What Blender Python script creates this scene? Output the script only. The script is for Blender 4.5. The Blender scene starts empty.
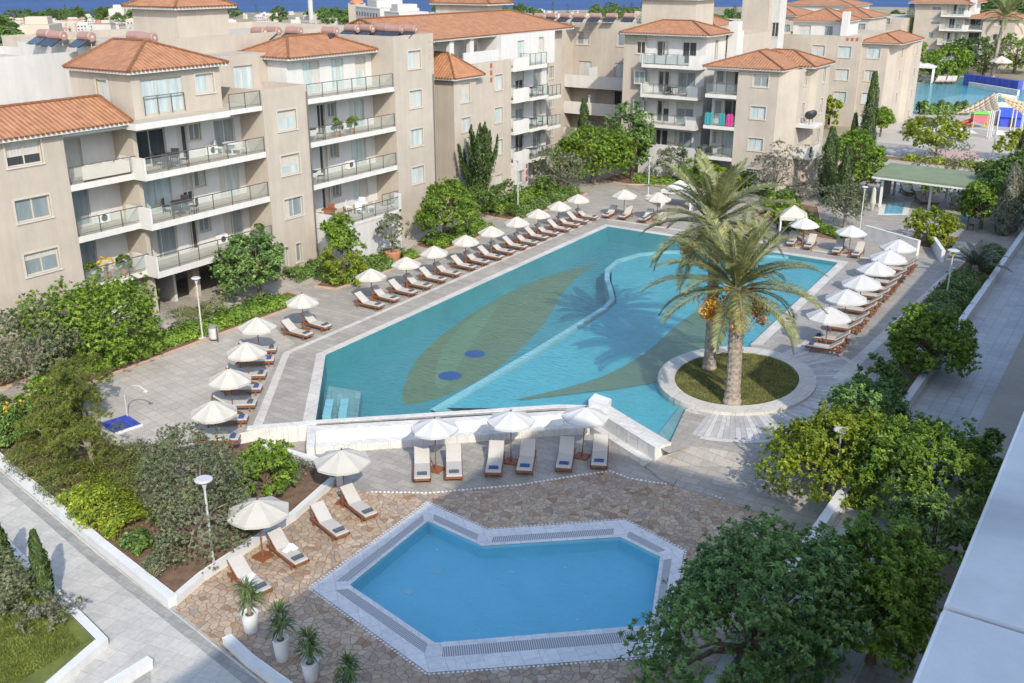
import bpy, bmesh, math, random
import numpy as np
from mathutils import Vector, Matrix
from mathutils.geometry import tessellate_polygon
R = math.radians
sc = bpy.context.scene
COL = sc.collection
TZ = -0.8            # level of the lower terrace
FL = [0.0, 2.92, 5.85, 8.78, 11.7, 14.6]
HEAD = R(33.0)
PITCH = R(20.44)
CH = 20.0

def ground(px, py, z=0.0):
    """survey helper: where a sight line meets the level z"""
    a = (px - 512) / 1000.0; b = -(py - 341.5) / 1000.0
    d0, d1, d2 = a, math.cos(PITCH) + b * math.sin(PITCH), -math.sin(PITCH) + b * math.cos(PITCH)
    t = (z - CH) / d2
    c, s = math.cos(HEAD), math.sin(HEAD)
    return ((c * d0 - s * d1) * t, (s * d0 + c * d1) * t)

# ------------------------------------------------------------ node helpers
def new_mat(name):
    m = bpy.data.materials.new(name); m.use_nodes = True
    nt = m.node_tree
    return m, nt, nt.nodes['Principled BSDF']
def N(nt, t, **kw):
    n = nt.nodes.new(t)
    for k, v in kw.items():
        if k in n.inputs: n.inputs[k].default_value = v
        else: setattr(n, k, v)
    return n
def rgba(c): return (c[0], c[1], c[2], 1.0)
def ramp(nt, fac, stops):
    r = nt.nodes.new('ShaderNodeValToRGB')
    e = r.color_ramp.elements
    while len(e) > 1: e.remove(e[-1])
    e[0].position = stops[0][0]; e[0].color = rgba(stops[0][1])
    for p, c in stops[1:]:
        q = e.new(p); q.color = rgba(c)
    nt.links.new(fac, r.inputs[0])
    return r
def coords(nt, kind='Object', scale=None, rot=None):
    tc = nt.nodes.new('ShaderNodeTexCoord')
    out = tc.outputs[kind]
    if scale is not None or rot is not None:
        mp = nt.nodes.new('ShaderNodeMapping')
        if scale is not None: mp.inputs['Scale'].default_value = scale if hasattr(scale, '__len__') else (scale,) * 3
        if rot is not None: mp.inputs['Rotation'].default_value = rot
        nt.links.new(out, mp.inputs[0]); out = mp.outputs[0]
    return out
def mixc(nt, fac, a, b, blend='MIX'):
    m = nt.nodes.new('ShaderNodeMix'); m.data_type = 'RGBA'; m.blend_type = blend
    for sock, v in ((m.inputs[0], fac), (m.inputs[6], a), (m.inputs[7], b)):
        if hasattr(v, 'links') or hasattr(v, 'is_linked'): nt.links.new(v, sock)
        elif isinstance(v, (int, float)): sock.default_value = v
        else: sock.default_value = rgba(v)
    return m.outputs[2]
def bump(nt, height, strength, dist, bsdf):
    b = nt.nodes.new('ShaderNodeBump'); b.inputs['Strength'].default_value = strength; b.inputs['Distance'].default_value = dist
    nt.links.new(height, b.inputs['Height']); nt.links.new(b.outputs[0], bsdf.inputs['Normal'])

def simple(name, c, rough=0.7, var=0.12, scale=1.5, bmp=0.0, bscale=40, metal=0.0, coord='Object', streak=False):
    m, nt, b = new_mat(name)
    b.inputs['Roughness'].default_value = rough; b.inputs['Metallic'].default_value = metal
    co = coords(nt, coord)
    if var > 0:
        n1 = N(nt, 'ShaderNodeTexNoise', Scale=scale, Detail=6.0, Roughness=0.65); nt.links.new(co, n1.inputs['Vector'])
        d = tuple(max(0, x * (1 - var * 1.3)) for x in c); l = tuple(min(1, x * (1 + var)) for x in c)
        r = ramp(nt, n1.outputs['Fac'], [(0.3, d), (0.55, c), (0.75, l)])
        out = r.outputs[0]
        if streak:      # rain streaks and grime, long in z
            mp = coords(nt, coord, scale=(1.6, 1.6, 0.12))
            n2 = N(nt, 'ShaderNodeTexNoise', Scale=1.3, Detail=5.0, Roughness=0.7); nt.links.new(mp, n2.inputs['Vector'])
            r2 = ramp(nt, n2.outputs['Fac'], [(0.42, (0.78, 0.77, 0.75)), (0.6, (1, 1, 1))])
            out = mixc(nt, 0.28, out, r2.outputs[0], 'MULTIPLY')
        nt.links.new(out, b.inputs['Base Color'])
    else: b.inputs['Base Color'].default_value = rgba(c)
    if bmp > 0:
        n3 = N(nt, 'ShaderNodeTexNoise', Scale=bscale, Detail=4.0); nt.links.new(co, n3.inputs['Vector'])
        bump(nt, n3.outputs['Fac'], bmp, 0.02, b)
    return m

def leafmat(name, dark, mid, light, trans=0.25, rough=0.55, tone=True):
    m, nt, b = new_mat(name)
    g = nt.nodes.new('ShaderNodeNewGeometry')
    fac = g.outputs['Random Per Island']
    if tone:      # each twig has its own shade, each leaf varies a little round it
        at = nt.nodes.new('ShaderNodeAttribute'); at.attribute_name = 'tone'
        ma = N(nt, 'ShaderNodeMath', operation='MULTIPLY'); nt.links.new(fac, ma.inputs[0]); ma.inputs[1].default_value = 0.4
        mb_ = N(nt, 'ShaderNodeMath', operation='MULTIPLY_ADD'); nt.links.new(at.outputs['Fac'], mb_.inputs[0]); mb_.inputs[1].default_value = 0.6; nt.links.new(ma.outputs[0], mb_.inputs[2]); fac = mb_.outputs[0]
    r = ramp(nt, fac, [(0.0, dark), (0.5, mid), (1.0, light)])
    co = coords(nt, 'Object')
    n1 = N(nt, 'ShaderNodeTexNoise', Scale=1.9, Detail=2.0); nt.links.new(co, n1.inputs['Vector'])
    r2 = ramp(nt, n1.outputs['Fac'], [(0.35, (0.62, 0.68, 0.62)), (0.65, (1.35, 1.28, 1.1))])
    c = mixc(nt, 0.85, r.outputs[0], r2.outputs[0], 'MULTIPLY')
    nt.links.new(c, b.inputs['Base Color']); b.inputs['Roughness'].default_value = rough
    tr = nt.nodes.new('ShaderNodeBsdfTranslucent'); nt.links.new(c, tr.inputs['Color'])
    mx = nt.nodes.new('ShaderNodeMixShader'); mx.inputs[0].default_value = trans
    nt.links.new(b.outputs[0], mx.inputs[1]); nt.links.new(tr.outputs[0], mx.inputs[2])
    nt.links.new(mx.outputs[0], nt.nodes['Material Output'].inputs[0])
    return m

def tilemat(name, c1, c2, mortar, bw, bh, ms=0.02, rot=0.0, rough=0.6, offset=0.5, bmp=0.4, stain=0.5, mscale=0.35, coat=0.0):
    m, nt, b = new_mat(name)
    co = coords(nt, 'Object', rot=(0, 0, rot))
    n0 = N(nt, 'ShaderNodeTexNoise', Scale=0.9, Detail=2.0); nt.links.new(co, n0.inputs['Vector'])
    br = N(nt, 'ShaderNodeTexBrick', Scale=1.0); br.offset = offset
    br.inputs['Brick Width'].default_value = bw; br.inputs['Row Height'].default_value = bh
    br.inputs['Mortar Size'].default_value = ms; br.inputs['Mortar Smooth'].default_value = 0.3
    br.inputs['Color1'].default_value = rgba(c1); br.inputs['Color2'].default_value = rgba(c2); br.inputs['Mortar'].default_value = rgba(mortar)
    nt.links.new(co, br.inputs['Vector'])
    n1 = N(nt, 'ShaderNodeTexNoise', Scale=mscale, Detail=8.0, Roughness=0.7); nt.links.new(co, n1.inputs['Vector'])
    r = ramp(nt, n1.outputs['Fac'], [(0.3, (0.62, 0.62, 0.62)), (0.5, (0.95, 0.95, 0.95)), (0.7, (1.18, 1.16, 1.12))])
    c = mixc(nt, stain, br.outputs['Color'], r.outputs[0], 'MULTIPLY')
    n2 = N(nt, 'ShaderNodeTexNoise', Scale=6.0, Detail=6.0, Roughness=0.75); nt.links.new(co, n2.inputs['Vector'])
    r2 = ramp(nt, n2.outputs['Fac'], [(0.35, (0.78, 0.78, 0.79)), (0.65, (1.12, 1.12, 1.1))])
    c = mixc(nt, 0.6, c, r2.outputs[0], 'MULTIPLY')
    nt.links.new(c, b.inputs['Base Color']); b.inputs['Roughness'].default_value = rough
    inv = N(nt, 'ShaderNodeMath', operation='SUBTRACT'); inv.inputs[0].default_value = 1.0
    nt.links.new(br.outputs['Fac'], inv.inputs[1])
    bump(nt, inv.outputs[0], bmp, 0.01, b)
    return m

M = {}
def build_materials():
    M['beige'] = simple('beige_stucco', (0.42, 0.37, 0.31), 0.9, 0.11, 0.3, 0.15, 60, streak=True)
    M['beige_dark'] = simple('taupe_and_shade_stucco', (0.39, 0.338, 0.28), 0.9, 0.07, 0.5, 0.15, 60, streak=True)  # darker beige, also paints in the shade on one wing side
    M['white'] = simple('white_stucco', (0.53, 0.525, 0.51), 0.85, 0.05, 0.6, 0.12, 60, streak=True)
    M['slab'] = simple('balcony_white', (0.57, 0.56, 0.53), 0.8, 0.06, 0.8, 0.1, 50, streak=True)
    M['floor_tile'] = simple('balcony_floor', (0.42, 0.37, 0.3), 0.7, 0.1, 2)
    M['grey_wall'] = simple('grey_stucco', (0.47, 0.465, 0.45), 0.9, 0.08, 0.4, 0.15, 60, streak=True)
    M['frame'] = simple('window_frame', (0.47, 0.43, 0.36), 0.5, 0.05, 3)
    M['alu'] = simple('aluminium_frame', (0.42, 0.40, 0.35), 0.4, 0.05, 3)
    M['sill'] = simple('window_sill', (0.5, 0.46, 0.4), 0.7, 0.06, 3)
    M['rail'] = simple('railing_metal', (0.16, 0.15, 0.14), 0.45, 0.0, metal=0.5)
    M['wood'] = simple('teak', (0.23, 0.085, 0.035), 0.55, 0.25, 9, 0.1, 60)
    M['cushion'] = simple('cushion_fabric', (0.44, 0.42, 0.385), 0.9, 0.05, 4, 0.15, 120)
    M['canopy'] = simple('umbrella_canvas', (0.46, 0.435, 0.38), 0.9, 0.04, 3, 0.1, 90)
    M['canopy_white'] = simple('white_canvas', (0.50, 0.495, 0.48), 0.9, 0.04, 3, 0.1, 90)
    M['towel'] = simple('slate_towel', (0.075, 0.09, 0.11), 0.95, 0.25, 14, 0.3, 160)
    M['towel_blue'] = simple('blue_towel', (0.05, 0.085, 0.2), 0.95, 0.25, 14, 0.3, 160)
    M['towel_white'] = simple('white_towel', (0.8, 0.8, 0.8), 0.95, 0.06, 14, 0.3, 160)
    M['pole'] = simple('dark_pole', (0.09, 0.06, 0.045), 0.5, 0.1, 6)
    M['steel'] = simple('painted_steel', (0.55, 0.55, 0.54), 0.45, 0.06, 3, metal=0.2)
    M['black'] = simple('black_plastic', (0.03, 0.03, 0.032), 0.5, 0.1, 5)
    M['white_paint'] = simple('white_paint', (0.66, 0.66, 0.65), 0.6, 0.05, 1.2, 0.05, 40, streak=True)
    M['kerb'] = simple('kerb_stone', (0.62, 0.6, 0.56), 0.8, 0.14, 1.3, 0.2, 30)
    M['terra'] = simple('terracotta_pot', (0.42, 0.19, 0.1), 0.8, 0.15, 4)
    M['tank'] = simple('tank_paint', (0.31, 0.185, 0.15), 0.55, 0.12, 3)
    M['panel'] = simple('solar_glass', (0.03, 0.035, 0.05), 0.15, 0.2, 3)
    M['bark'] = simple('bark', (0.16, 0.115, 0.08), 0.95, 0.35, 6, 0.6, 25)
    M['bark_grey'] = simple('grey_bark', (0.24, 0.21, 0.175), 0.95, 0.35, 6, 0.6, 25)
    M['soil'] = simple('soil', (0.17, 0.105, 0.065), 0.95, 0.35, 2.2, 0.5, 14)
    M['sea'] = simple('sea_water', (0.05, 0.095, 0.21), 0.9, 0.12, 0.004, 0.0); M['sea'].node_tree.nodes['Principled BSDF'].inputs['Specular IOR Level'].default_value = 0.05
    M['terrain'] = simple('dry_land', (0.26, 0.22, 0.14), 0.95, 0.35, 0.02, 0.0)
    M['town_white'] = simple('town_white', (0.43, 0.415, 0.395), 0.9, 0.1, 0.05)
    M['town_beige'] = simple('town_beige', (0.44, 0.38, 0.31), 0.9, 0.1, 0.05)
    M['town_win'] = simple('town_window', (0.06, 0.065, 0.075), 0.2, 0.1, 0.1)
    M['town_roof'] = simple('town_roof', (0.42, 0.17, 0.09), 0.9, 0.15, 0.1)
    M['asphalt'] = simple('road_paving', (0.33, 0.32, 0.31), 0.9, 0.12, 0.5, 0.2, 30)
    M['pink_pave'] = tilemat('pink_paving', (0.45, 0.30, 0.26), (0.5, 0.33, 0.28), (0.4, 0.3, 0.26), 0.4, 0.2, 0.01)
    M['cream_pave'] = tilemat('cream_paving', (0.399, 0.361, 0.315), (0.433, 0.395, 0.344), (0.425, 0.383, 0.34), 0.4, 0.2, 0.01)
    M['grey_pave'] = tilemat('slate_paving', (0.304, 0.278, 0.244), (0.381, 0.348, 0.299), (0.227, 0.208, 0.185), 0.85, 0.42, 0.016, rot=0.0, stain=0.6)
    M['pale_pave'] = tilemat('pale_paving', (0.402, 0.365, 0.316), (0.464, 0.425, 0.368), (0.309, 0.281, 0.243), 0.62, 0.62, 0.02, rot=R(10), stain=0.6, offset=0.0)
    M['path_pave'] = tilemat('path_paving', (0.455, 0.438, 0.395), (0.525, 0.501, 0.456), (0.385, 0.365, 0.331), 0.62, 0.62, 0.012, rot=R(-10), stain=0.6, offset=0.0)
    M['strip_pave'] = tilemat('strip_paving', (0.43, 0.425, 0.42), (0.5, 0.495, 0.485), (0.3, 0.3, 0.3), 0.6, 0.6, 0.016, stain=0.6, offset=0.0)
    M['band'] = tilemat('pale_stone_band', (0.52, 0.484, 0.433), (0.59, 0.552, 0.49), (0.347, 0.323, 0.294), 1.2, 0.5, 0.012, stain=0.5)
    M['coping'] = tilemat('pool_coping', (0.503, 0.472, 0.424), (0.572, 0.54, 0.49), (0.364, 0.34, 0.31), 0.9, 0.9, 0.016, stain=0.5)
    M['marble_band'] = tilemat('small_pool_coping', (0.627, 0.617, 0.608), (0.703, 0.698, 0.684), (0.475, 0.475, 0.475), 0.6, 0.6, 0.012, rot=R(42), stain=0.3)
    M['dark_pave_shade'] = tilemat('dark_paving_and_shade', (0.27, 0.27, 0.25), (0.33, 0.325, 0.3), (0.2, 0.2, 0.2), 0.3, 0.3, 0.01, stain=.7)  # dark edge paving, also the painted shade behind the kerb wall
    # white wall stone of the pool edge
    M['pool_stone'] = tilemat('pool_wall_stone', (0.595, 0.578, 0.535), (0.663, 0.646, 0.603), (0.468, 0.451, 0.416), 0.9, 0.35, 0.012, stain=0.6, mscale=0.8)
    # radial planks round the palm island
    m, nt, b = new_mat('radial_paving'); M['radial'] = m
    co = coords(nt, 'UV')
    br = N(nt, 'ShaderNodeTexBrick', Scale=1.0); br.offset = 0.5
    for k, v in (('Brick Width', 2.6), ('Row Height', 0.25), ('Mortar Size', 0.012)): br.inputs[k].default_value = v
    br.inputs['Color1'].default_value = rgba((0.36, 0.35, 0.34)); br.inputs['Color2'].default_value = rgba((0.56, 0.54, 0.52)); br.inputs['Mortar'].default_value = rgba((0.25, 0.25, 0.25))
    nt.links.new(co, br.inputs['Vector'])
    n1 = N(nt, 'ShaderNodeTexNoise', Scale=3.0, Detail=6.0); nt.links.new(co, n1.inputs['Vector'])
    r1 = ramp(nt, n1.outputs['Fac'], [(0.3, (0.75, 0.75, 0.76)), (0.7, (1.15, 1.14, 1.12))])
    nt.links.new(mixc(nt, 0.7, br.outputs['Color'], r1.outputs[0], 'MULTIPLY'), b.inputs['Base Color']); b.inputs['Roughness'].default_value = 0.65
    # crazy paving
    m, nt, b = new_mat('crazy_paving'); M['crazy'] = m
    co = coords(nt, 'Object')
    nz = N(nt, 'ShaderNodeTexNoise', Scale=1.2, Detail=2.0); nt.links.new(co, nz.inputs['Vector'])
    ad = nt.nodes.new('ShaderNodeVectorMath'); ad.operation = 'ADD'
    sc_ = nt.nodes.new('ShaderNodeVectorMath'); sc_.operation = 'SCALE'; sc_.inputs['Scale'].default_value = 0.35
    nt.links.new(nz.outputs['Color'], sc_.inputs[0]); nt.links.new(co, ad.inputs[0]); nt.links.new(sc_.outputs[0], ad.inputs[1])
    v1 = N(nt, 'ShaderNodeTexVoronoi', Scale=3.7, Randomness=1.0); v1.voronoi_dimensions = '2D'; nt.links.new(ad.outputs[0], v1.inputs['Vector'])
    v2 = N(nt, 'ShaderNodeTexVoronoi', Scale=3.7, Randomness=1.0); v2.voronoi_dimensions = '2D'; v2.feature = 'DISTANCE_TO_EDGE'; nt.links.new(ad.outputs[0], v2.inputs['Vector'])
    sep = nt.nodes.new('ShaderNodeSeparateColor'); nt.links.new(v1.outputs['Color'], sep.inputs[0])
    r1 = ramp(nt, sep.outputs[0], [(0.0, (0.44, 0.34, 0.25)), (0.22, (0.60, 0.50, 0.385)), (0.45, (0.49, 0.40, 0.31)), (0.62, (0.64, 0.56, 0.46)), (0.76, (0.38, 0.24, 0.14)), (0.84, (0.40, 0.37, 0.34)), (0.92, (0.55, 0.42, 0.29)), (1.0, (0.66, 0.58, 0.48))])
    n2 = N(nt, 'ShaderNodeTexNoise', Scale=5.0, Detail=7.0, Roughness=0.7); nt.links.new(co, n2.inputs['Vector'])
    r2 = ramp(nt, n2.outputs['Fac'], [(0.3, (0.68, 0.66, 0.63)), (0.7, (1.2, 1.18, 1.15))])
    c = mixc(nt, 0.7, r1.outputs[0], r2.outputs[0], 'MULTIPLY')
    n3 = N(nt, 'ShaderNodeTexNoise', Scale=0.22, Detail=3.0); nt.links.new(co, n3.inputs['Vector'])
    r3 = ramp(nt, n3.outputs['Fac'], [(0.35, (0.85, 0.82, 0.8)), (0.65, (1.12, 1.08, 1.02))])
    c = mixc(nt, 0.8, c, r3.outputs[0], 'MULTIPLY')
    e = ramp(nt, v2.outputs['Distance'], [(0.0, (1, 1, 1)), (0.045, (0, 0, 0))])
    c = mixc(nt, 1.0, c, (0.78, 0.735, 0.70), 'MULTIPLY')
    nt.links.new(mixc(nt, e.outputs[0], c, (0.36, 0.31, 0.26)), b.inputs['Base Color']); b.inputs['Roughness'].default_value = 0.75
    e2 = ramp(nt, v2.outputs['Distance'], [(0.0, (0, 0, 0)), (0.06, (1, 1, 1))]); bump(nt, e2.outputs[0], 1.0, 0.03, b)
    # roof tiles: u along the eave, v down the slope
    for nm, k in (('roof', 1.0), ('roof_dull', 0.8)):
        m, nt, b = new_mat(nm + '_tiles'); M[nm] = m
        co = coords(nt, 'UV')
        sepx = nt.nodes.new('ShaderNodeSeparateXYZ'); nt.links.new(co, sepx.inputs[0])
        wu = N(nt, 'ShaderNodeMath', operation='MULTIPLY'); nt.links.new(sepx.outputs[0], wu.inputs[0]); wu.inputs[1].default_value = 2 * math.pi / 0.30
        su = N(nt, 'ShaderNodeMath', operation='SINE'); nt.links.new(wu.outputs[0], su.inputs[0])
        wv = N(nt, 'ShaderNodeMath', operation='MULTIPLY'); nt.links.new(sepx.outputs[1], wv.inputs[0]); wv.inputs[1].default_value = 1 / 0.36
        fv = N(nt, 'ShaderNodeMath', operation='FRACT'); nt.links.new(wv.outputs[0], fv.inputs[0])
        hh = N(nt, 'ShaderNodeMath', operation='MULTIPLY_ADD'); nt.links.new(su.outputs[0], hh.inputs[0]); hh.inputs[1].default_value = 0.5; nt.links.new(fv.outputs[0], hh.inputs[2])
        br = N(nt, 'ShaderNodeTexBrick', Scale=1.0); br.offset = 0.0
        for kk, vv in (('Brick Width', 0.30), ('Row Height', 0.36), ('Mortar Size', 0.0)): br.inputs[kk].default_value = vv
        br.inputs['Color1'].default_value = rgba((0.33 * k, 0.145 * k, 0.068 * k)); br.inputs['Color2'].default_value = rgba((0.42 * k, 0.20 * k, 0.098 * k))
        nt.links.new(co, br.inputs['Vector'])
        n1 = N(nt, 'ShaderNodeTexNoise', Scale=0.8, Detail=7.0, Roughness=0.7); nt.links.new(co, n1.inputs['Vector'])
        r1 = ramp(nt, n1.outputs['Fac'], [(0.3, (0.76, 0.77, 0.77)), (0.5, (0.96, 0.96, 0.96)), (0.72, (1.12, 1.1, 1.04))])
        c = mixc(nt, 0.8, br.outputs['Color'], r1.outputs[0], 'MULTIPLY')
        nt.links.new(c, b.inputs['Base Color']); b.inputs['Roughness'].default_value = 0.85
        bump(nt, hh.outputs[0], 0.8, 0.06, b)
    # window glass with pale curtain behind: pale or dark
    for nm, c in (('glass_pale', (0.40, 0.47, 0.48)), ('glass_mid', (0.20, 0.24, 0.25)), ('glass_dark', (0.05, 0.055, 0.06))):
        m, nt, b = new_mat(nm); M[nm] = m
        co = coords(nt, 'Object', scale=(1.0, 1.0, 0.15))
        n1 = N(nt, 'ShaderNodeTexNoise', Scale=3.2, Detail=3.0); nt.links.new(co, n1.inputs['Vector'])
        r1 = ramp(nt, n1.outputs['Fac'], [(0.35, tuple(x * 0.85 for x in c)), (0.65, tuple(x * 1.1 for x in c))])
        nt.links.new(r1.outputs[0], b.inputs['Base Color']); b.inputs['Roughness'].default_value = 0.06; b.inputs['IOR'].default_value = 1.5
    # clear railing glass
    m, nt, b = new_mat('rail_glass'); M['rail_glass'] = m
    tr = nt.nodes.new('ShaderNodeBsdfTransparent'); tr.inputs[0].default_value = (0.82, 0.88, 0.87, 1)
    mx = nt.nodes.new('ShaderNodeMixShader'); mx.inputs[0].default_value = 0.14
    b.inputs['Base Color'].default_value = (0.6, 0.66, 0.66, 1); b.inputs['Roughness'].default_value = 0.08
    nt.links.new(tr.outputs[0], mx.inputs[1]); nt.links.new(b.outputs[0], mx.inputs[2]); nt.links.new(mx.outputs[0], nt.nodes['Material Output'].inputs[0])
    # pool water
    for nm, tint, sc1 in (('water', (0.72, 0.94, 0.97), 2.2), ('water_small', (0.74, 0.92, 0.98), 2.6)):
        m, nt, b = new_mat(nm); M[nm] = m
        tr = nt.nodes.new('ShaderNodeBsdfTransparent'); tr.inputs[0].default_value = rgba(tint)
        gl = nt.nodes.new('ShaderNodeBsdfGlossy'); gl.inputs['Roughness'].default_value = 0.04
        lw = nt.nodes.new('ShaderNodeLayerWeight'); lw.inputs['Blend'].default_value = 0.5
        p5 = N(nt, 'ShaderNodeMath', operation='POWER'); nt.links.new(lw.outputs['Facing'], p5.inputs[0]); p5.inputs[1].default_value = 5.0
        fr = N(nt, 'ShaderNodeMath', operation='MULTIPLY_ADD'); nt.links.new(p5.outputs[0], fr.inputs[0]); fr.inputs[1].default_value = 0.95; fr.inputs[2].default_value = 0.02
        co = coords(nt, 'Object', scale=(1.0, 2.2, 1.0), rot=(0, 0, R(20)))
        n1 = N(nt, 'ShaderNodeTexNoise', Scale=sc1, Detail=4.0, Distortion=0.8); nt.links.new(co, n1.inputs['Vector'])
        bp = nt.nodes.new('ShaderNodeBump'); bp.inputs['Strength'].default_value = 0.8; bp.inputs['Distance'].default_value = 0.10
        nt.links.new(n1.outputs['Fac'], bp.inputs['Height']); nt.links.new(bp.outputs[0], gl.inputs['Normal']); nt.links.new(bp.outputs[0], lw.inputs['Normal'])
        mx = nt.nodes.new('ShaderNodeMixShader')
        nt.links.new(fr.outputs[0], mx.inputs[0]); nt.links.new(tr.outputs[0], mx.inputs[1]); nt.links.new(gl.outputs[0], mx.inputs[2])
        nt.links.new(mx.outputs[0], nt.nodes['Material Output'].inputs[0])
    # pool tiles
    def pooltile(nm, c, var=0.12, caust=0.35):
        m, nt, b = new_mat(nm); M[nm] = m
        co = coords(nt, 'Object')
        v = N(nt, 'ShaderNodeTexNoise', Scale=0.6, Detail=7.0, Roughness=0.75); nt.links.new(co, v.inputs['Vector'])
        r = ramp(nt, v.outputs['Fac'], [(0.3, tuple(x * (1 - var) for x in c)), (0.7, tuple(min(1, x * (1 + var)) for x in c))])
        n2 = N(nt, 'ShaderNodeTexNoise', Scale=9.0, Detail=3.0); nt.links.new(co, n2.inputs['Vector'])
        r2 = ramp(nt, n2.outputs['Fac'], [(0.3, (0.85, 0.87, 0.88)), (0.7, (1.12, 1.1, 1.1))])
        nt.links.new(mixc(nt, caust, r.outputs[0], r2.outputs[0], 'MULTIPLY'), b.inputs['Base Color']); b.inputs['Roughness'].default_value = 0.5
    pooltile('pool_tile', (0.078, 0.25, 0.275)); pooltile('pool_leaf', (0.18, 0.185, 0.10)); pooltile('pool_dot', (0.02, 0.075, 0.24))
    pooltile('pool_pale', (0.36, 0.50, 0.54)); pooltile('small_tile', (0.22, 0.52, 0.62), 0.06, 0.2); pooltile('pool_leaf_light', (0.20, 0.225, 0.13))
    pooltile('lagoon_tile', (0.115, 0.36, 0.405)); M['pool_step'] = tilemat('pool_steps', (0.25, 0.31, 0.31), (0.34, 0.41, 0.40), (0.19, 0.25, 0.25), 1.6, 0.3, 0.012, rot=R(48))
    M['blue_tile'] = tilemat('blue_mosaic', (0.03, 0.05, 0.32), (0.06, 0.09, 0.42), (0.05, 0.06, 0.2), 0.3, 0.15, 0.01)
    # overflow grating
    m, nt, b = new_mat('grating'); M['grate'] = m
    co = coords(nt, 'UV')
    w = N(nt, 'ShaderNodeTexWave', Scale=1.0); w.wave_type = 'BANDS'; w.bands_direction = 'X'; w.inputs['Scale'].default_value = 4.2; nt.links.new(co, w.inputs['Vector'])
    r = ramp(nt, w.outputs['Fac'], [(0.3, (0.2, 0.2, 0.21)), (0.6, (0.52, 0.52, 0.52))]); nt.links.new(r.outputs[0], b.inputs['Base Color'])
    bump(nt, w.outputs['Fac'], 0.6, 0.02, b)
    # lawn
    M['lawn'] = simple('lawn', (0.17, 0.18, 0.06), 0.95, 0.5, 1.2, 0.6, 60)
    M['lawn_bright'] = simple('lawn_bright', (0.13, 0.155, 0.03), 0.95, 0.35, 1.5, 0.6, 60)
    # marble
    m, nt, b = new_mat('white_marble'); M['marble'] = m
    co = coords(nt, 'Object', rot=(0.2, 0.4, 0.5))
    n1 = N(nt, 'ShaderNodeTexNoise', Scale=2.2, Detail=8.0, Distortion=1.4); nt.links.new(co, n1.inputs['Vector'])
    r = ramp(nt, n1.outputs['Fac'], [(0.28, (0.40, 0.405, 0.41)), (0.42, (0.60, 0.605, 0.605)), (0.6, (0.72, 0.72, 0.715)), (0.8, (0.65, 0.65, 0.65))])
    n2 = N(nt, 'ShaderNodeTexNoise', Scale=14.0, Detail=8.0, Roughness=0.8); nt.links.new(co, n2.inputs['Vector'])
    r2 = ramp(nt, n2.outputs['Fac'], [(0.3, (0.82, 0.83, 0.84)), (0.62, (1.0, 1.0, 1.0))])
    nt.links.new(mixc(nt, 0.8, r.outputs[0], r2.outputs[0], 'MULTIPLY'), b.inputs['Base Color']); b.inputs['Roughness'].default_value = 0.4; bump(nt, n2.outputs['Fac'], 0.15, 0.004, b)
    # foliage
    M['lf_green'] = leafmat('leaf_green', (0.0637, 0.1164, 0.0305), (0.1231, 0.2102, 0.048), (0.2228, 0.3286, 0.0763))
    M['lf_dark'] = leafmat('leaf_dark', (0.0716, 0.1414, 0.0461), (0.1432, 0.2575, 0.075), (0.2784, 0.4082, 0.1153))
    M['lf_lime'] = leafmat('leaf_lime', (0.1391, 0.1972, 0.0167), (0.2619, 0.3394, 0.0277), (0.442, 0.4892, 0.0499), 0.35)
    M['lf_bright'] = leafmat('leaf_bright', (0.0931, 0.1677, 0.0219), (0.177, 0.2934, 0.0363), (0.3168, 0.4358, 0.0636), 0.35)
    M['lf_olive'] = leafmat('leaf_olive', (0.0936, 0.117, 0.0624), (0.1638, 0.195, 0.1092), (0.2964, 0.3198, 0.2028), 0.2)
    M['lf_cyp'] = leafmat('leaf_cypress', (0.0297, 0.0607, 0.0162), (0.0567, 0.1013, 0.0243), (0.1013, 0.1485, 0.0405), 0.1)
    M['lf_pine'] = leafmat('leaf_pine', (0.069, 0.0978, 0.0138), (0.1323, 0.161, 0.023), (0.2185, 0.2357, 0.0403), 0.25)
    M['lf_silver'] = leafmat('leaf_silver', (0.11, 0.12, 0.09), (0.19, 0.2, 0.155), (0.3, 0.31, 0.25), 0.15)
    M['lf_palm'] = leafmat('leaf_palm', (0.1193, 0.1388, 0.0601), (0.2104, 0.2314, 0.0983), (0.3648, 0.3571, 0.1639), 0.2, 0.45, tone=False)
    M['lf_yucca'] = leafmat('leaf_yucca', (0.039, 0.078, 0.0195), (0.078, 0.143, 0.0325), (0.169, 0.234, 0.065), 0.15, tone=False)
    M['lf_flower'] = leafmat('leaf_flower', (0.5, 0.35, 0.02), (0.7, 0.5, 0.03), (0.8, 0.62, 0.05), 0.2)
    M['dates'] = leafmat('date_fruit', (0.35, 0.16, 0.02), (0.5, 0.26, 0.03), (0.62, 0.36, 0.06), 0.05, tone=False)
    M['sail'] = simple('tan_sail', (0.60, 0.47, 0.30), 0.9, 0.06, 2)
    M['green_roof'] = simple('green_roofing', (0.17, 0.21, 0.12), 0.85, 0.15, 0.8)
    M['pink'] = simple('pink_plastic', (0.55, 0.13, 0.16), 0.5, 0.1, 3); M['blue'] = simple('blue_plastic', (0.04, 0.08, 0.5), 0.5, 0.1, 3)
    M['green'] = simple('green_plastic', (0.1, 0.45, 0.06), 0.5, 0.1, 3); M['yellow'] = simple('yellow_plastic', (0.6, 0.42, 0.05), 0.5, 0.1, 3)
    M['cyan'] = simple('cyan_plastic', (0.02, 0.35, 0.6), 0.5, 0.1, 3); M['magenta'] = simple('magenta_towel', (0.6, 0.05, 0.25), 0.9, 0.1, 3); M['teal'] = simple('teal_towel', (0.05, 0.3, 0.32), 0.9, 0.1, 3)
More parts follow.
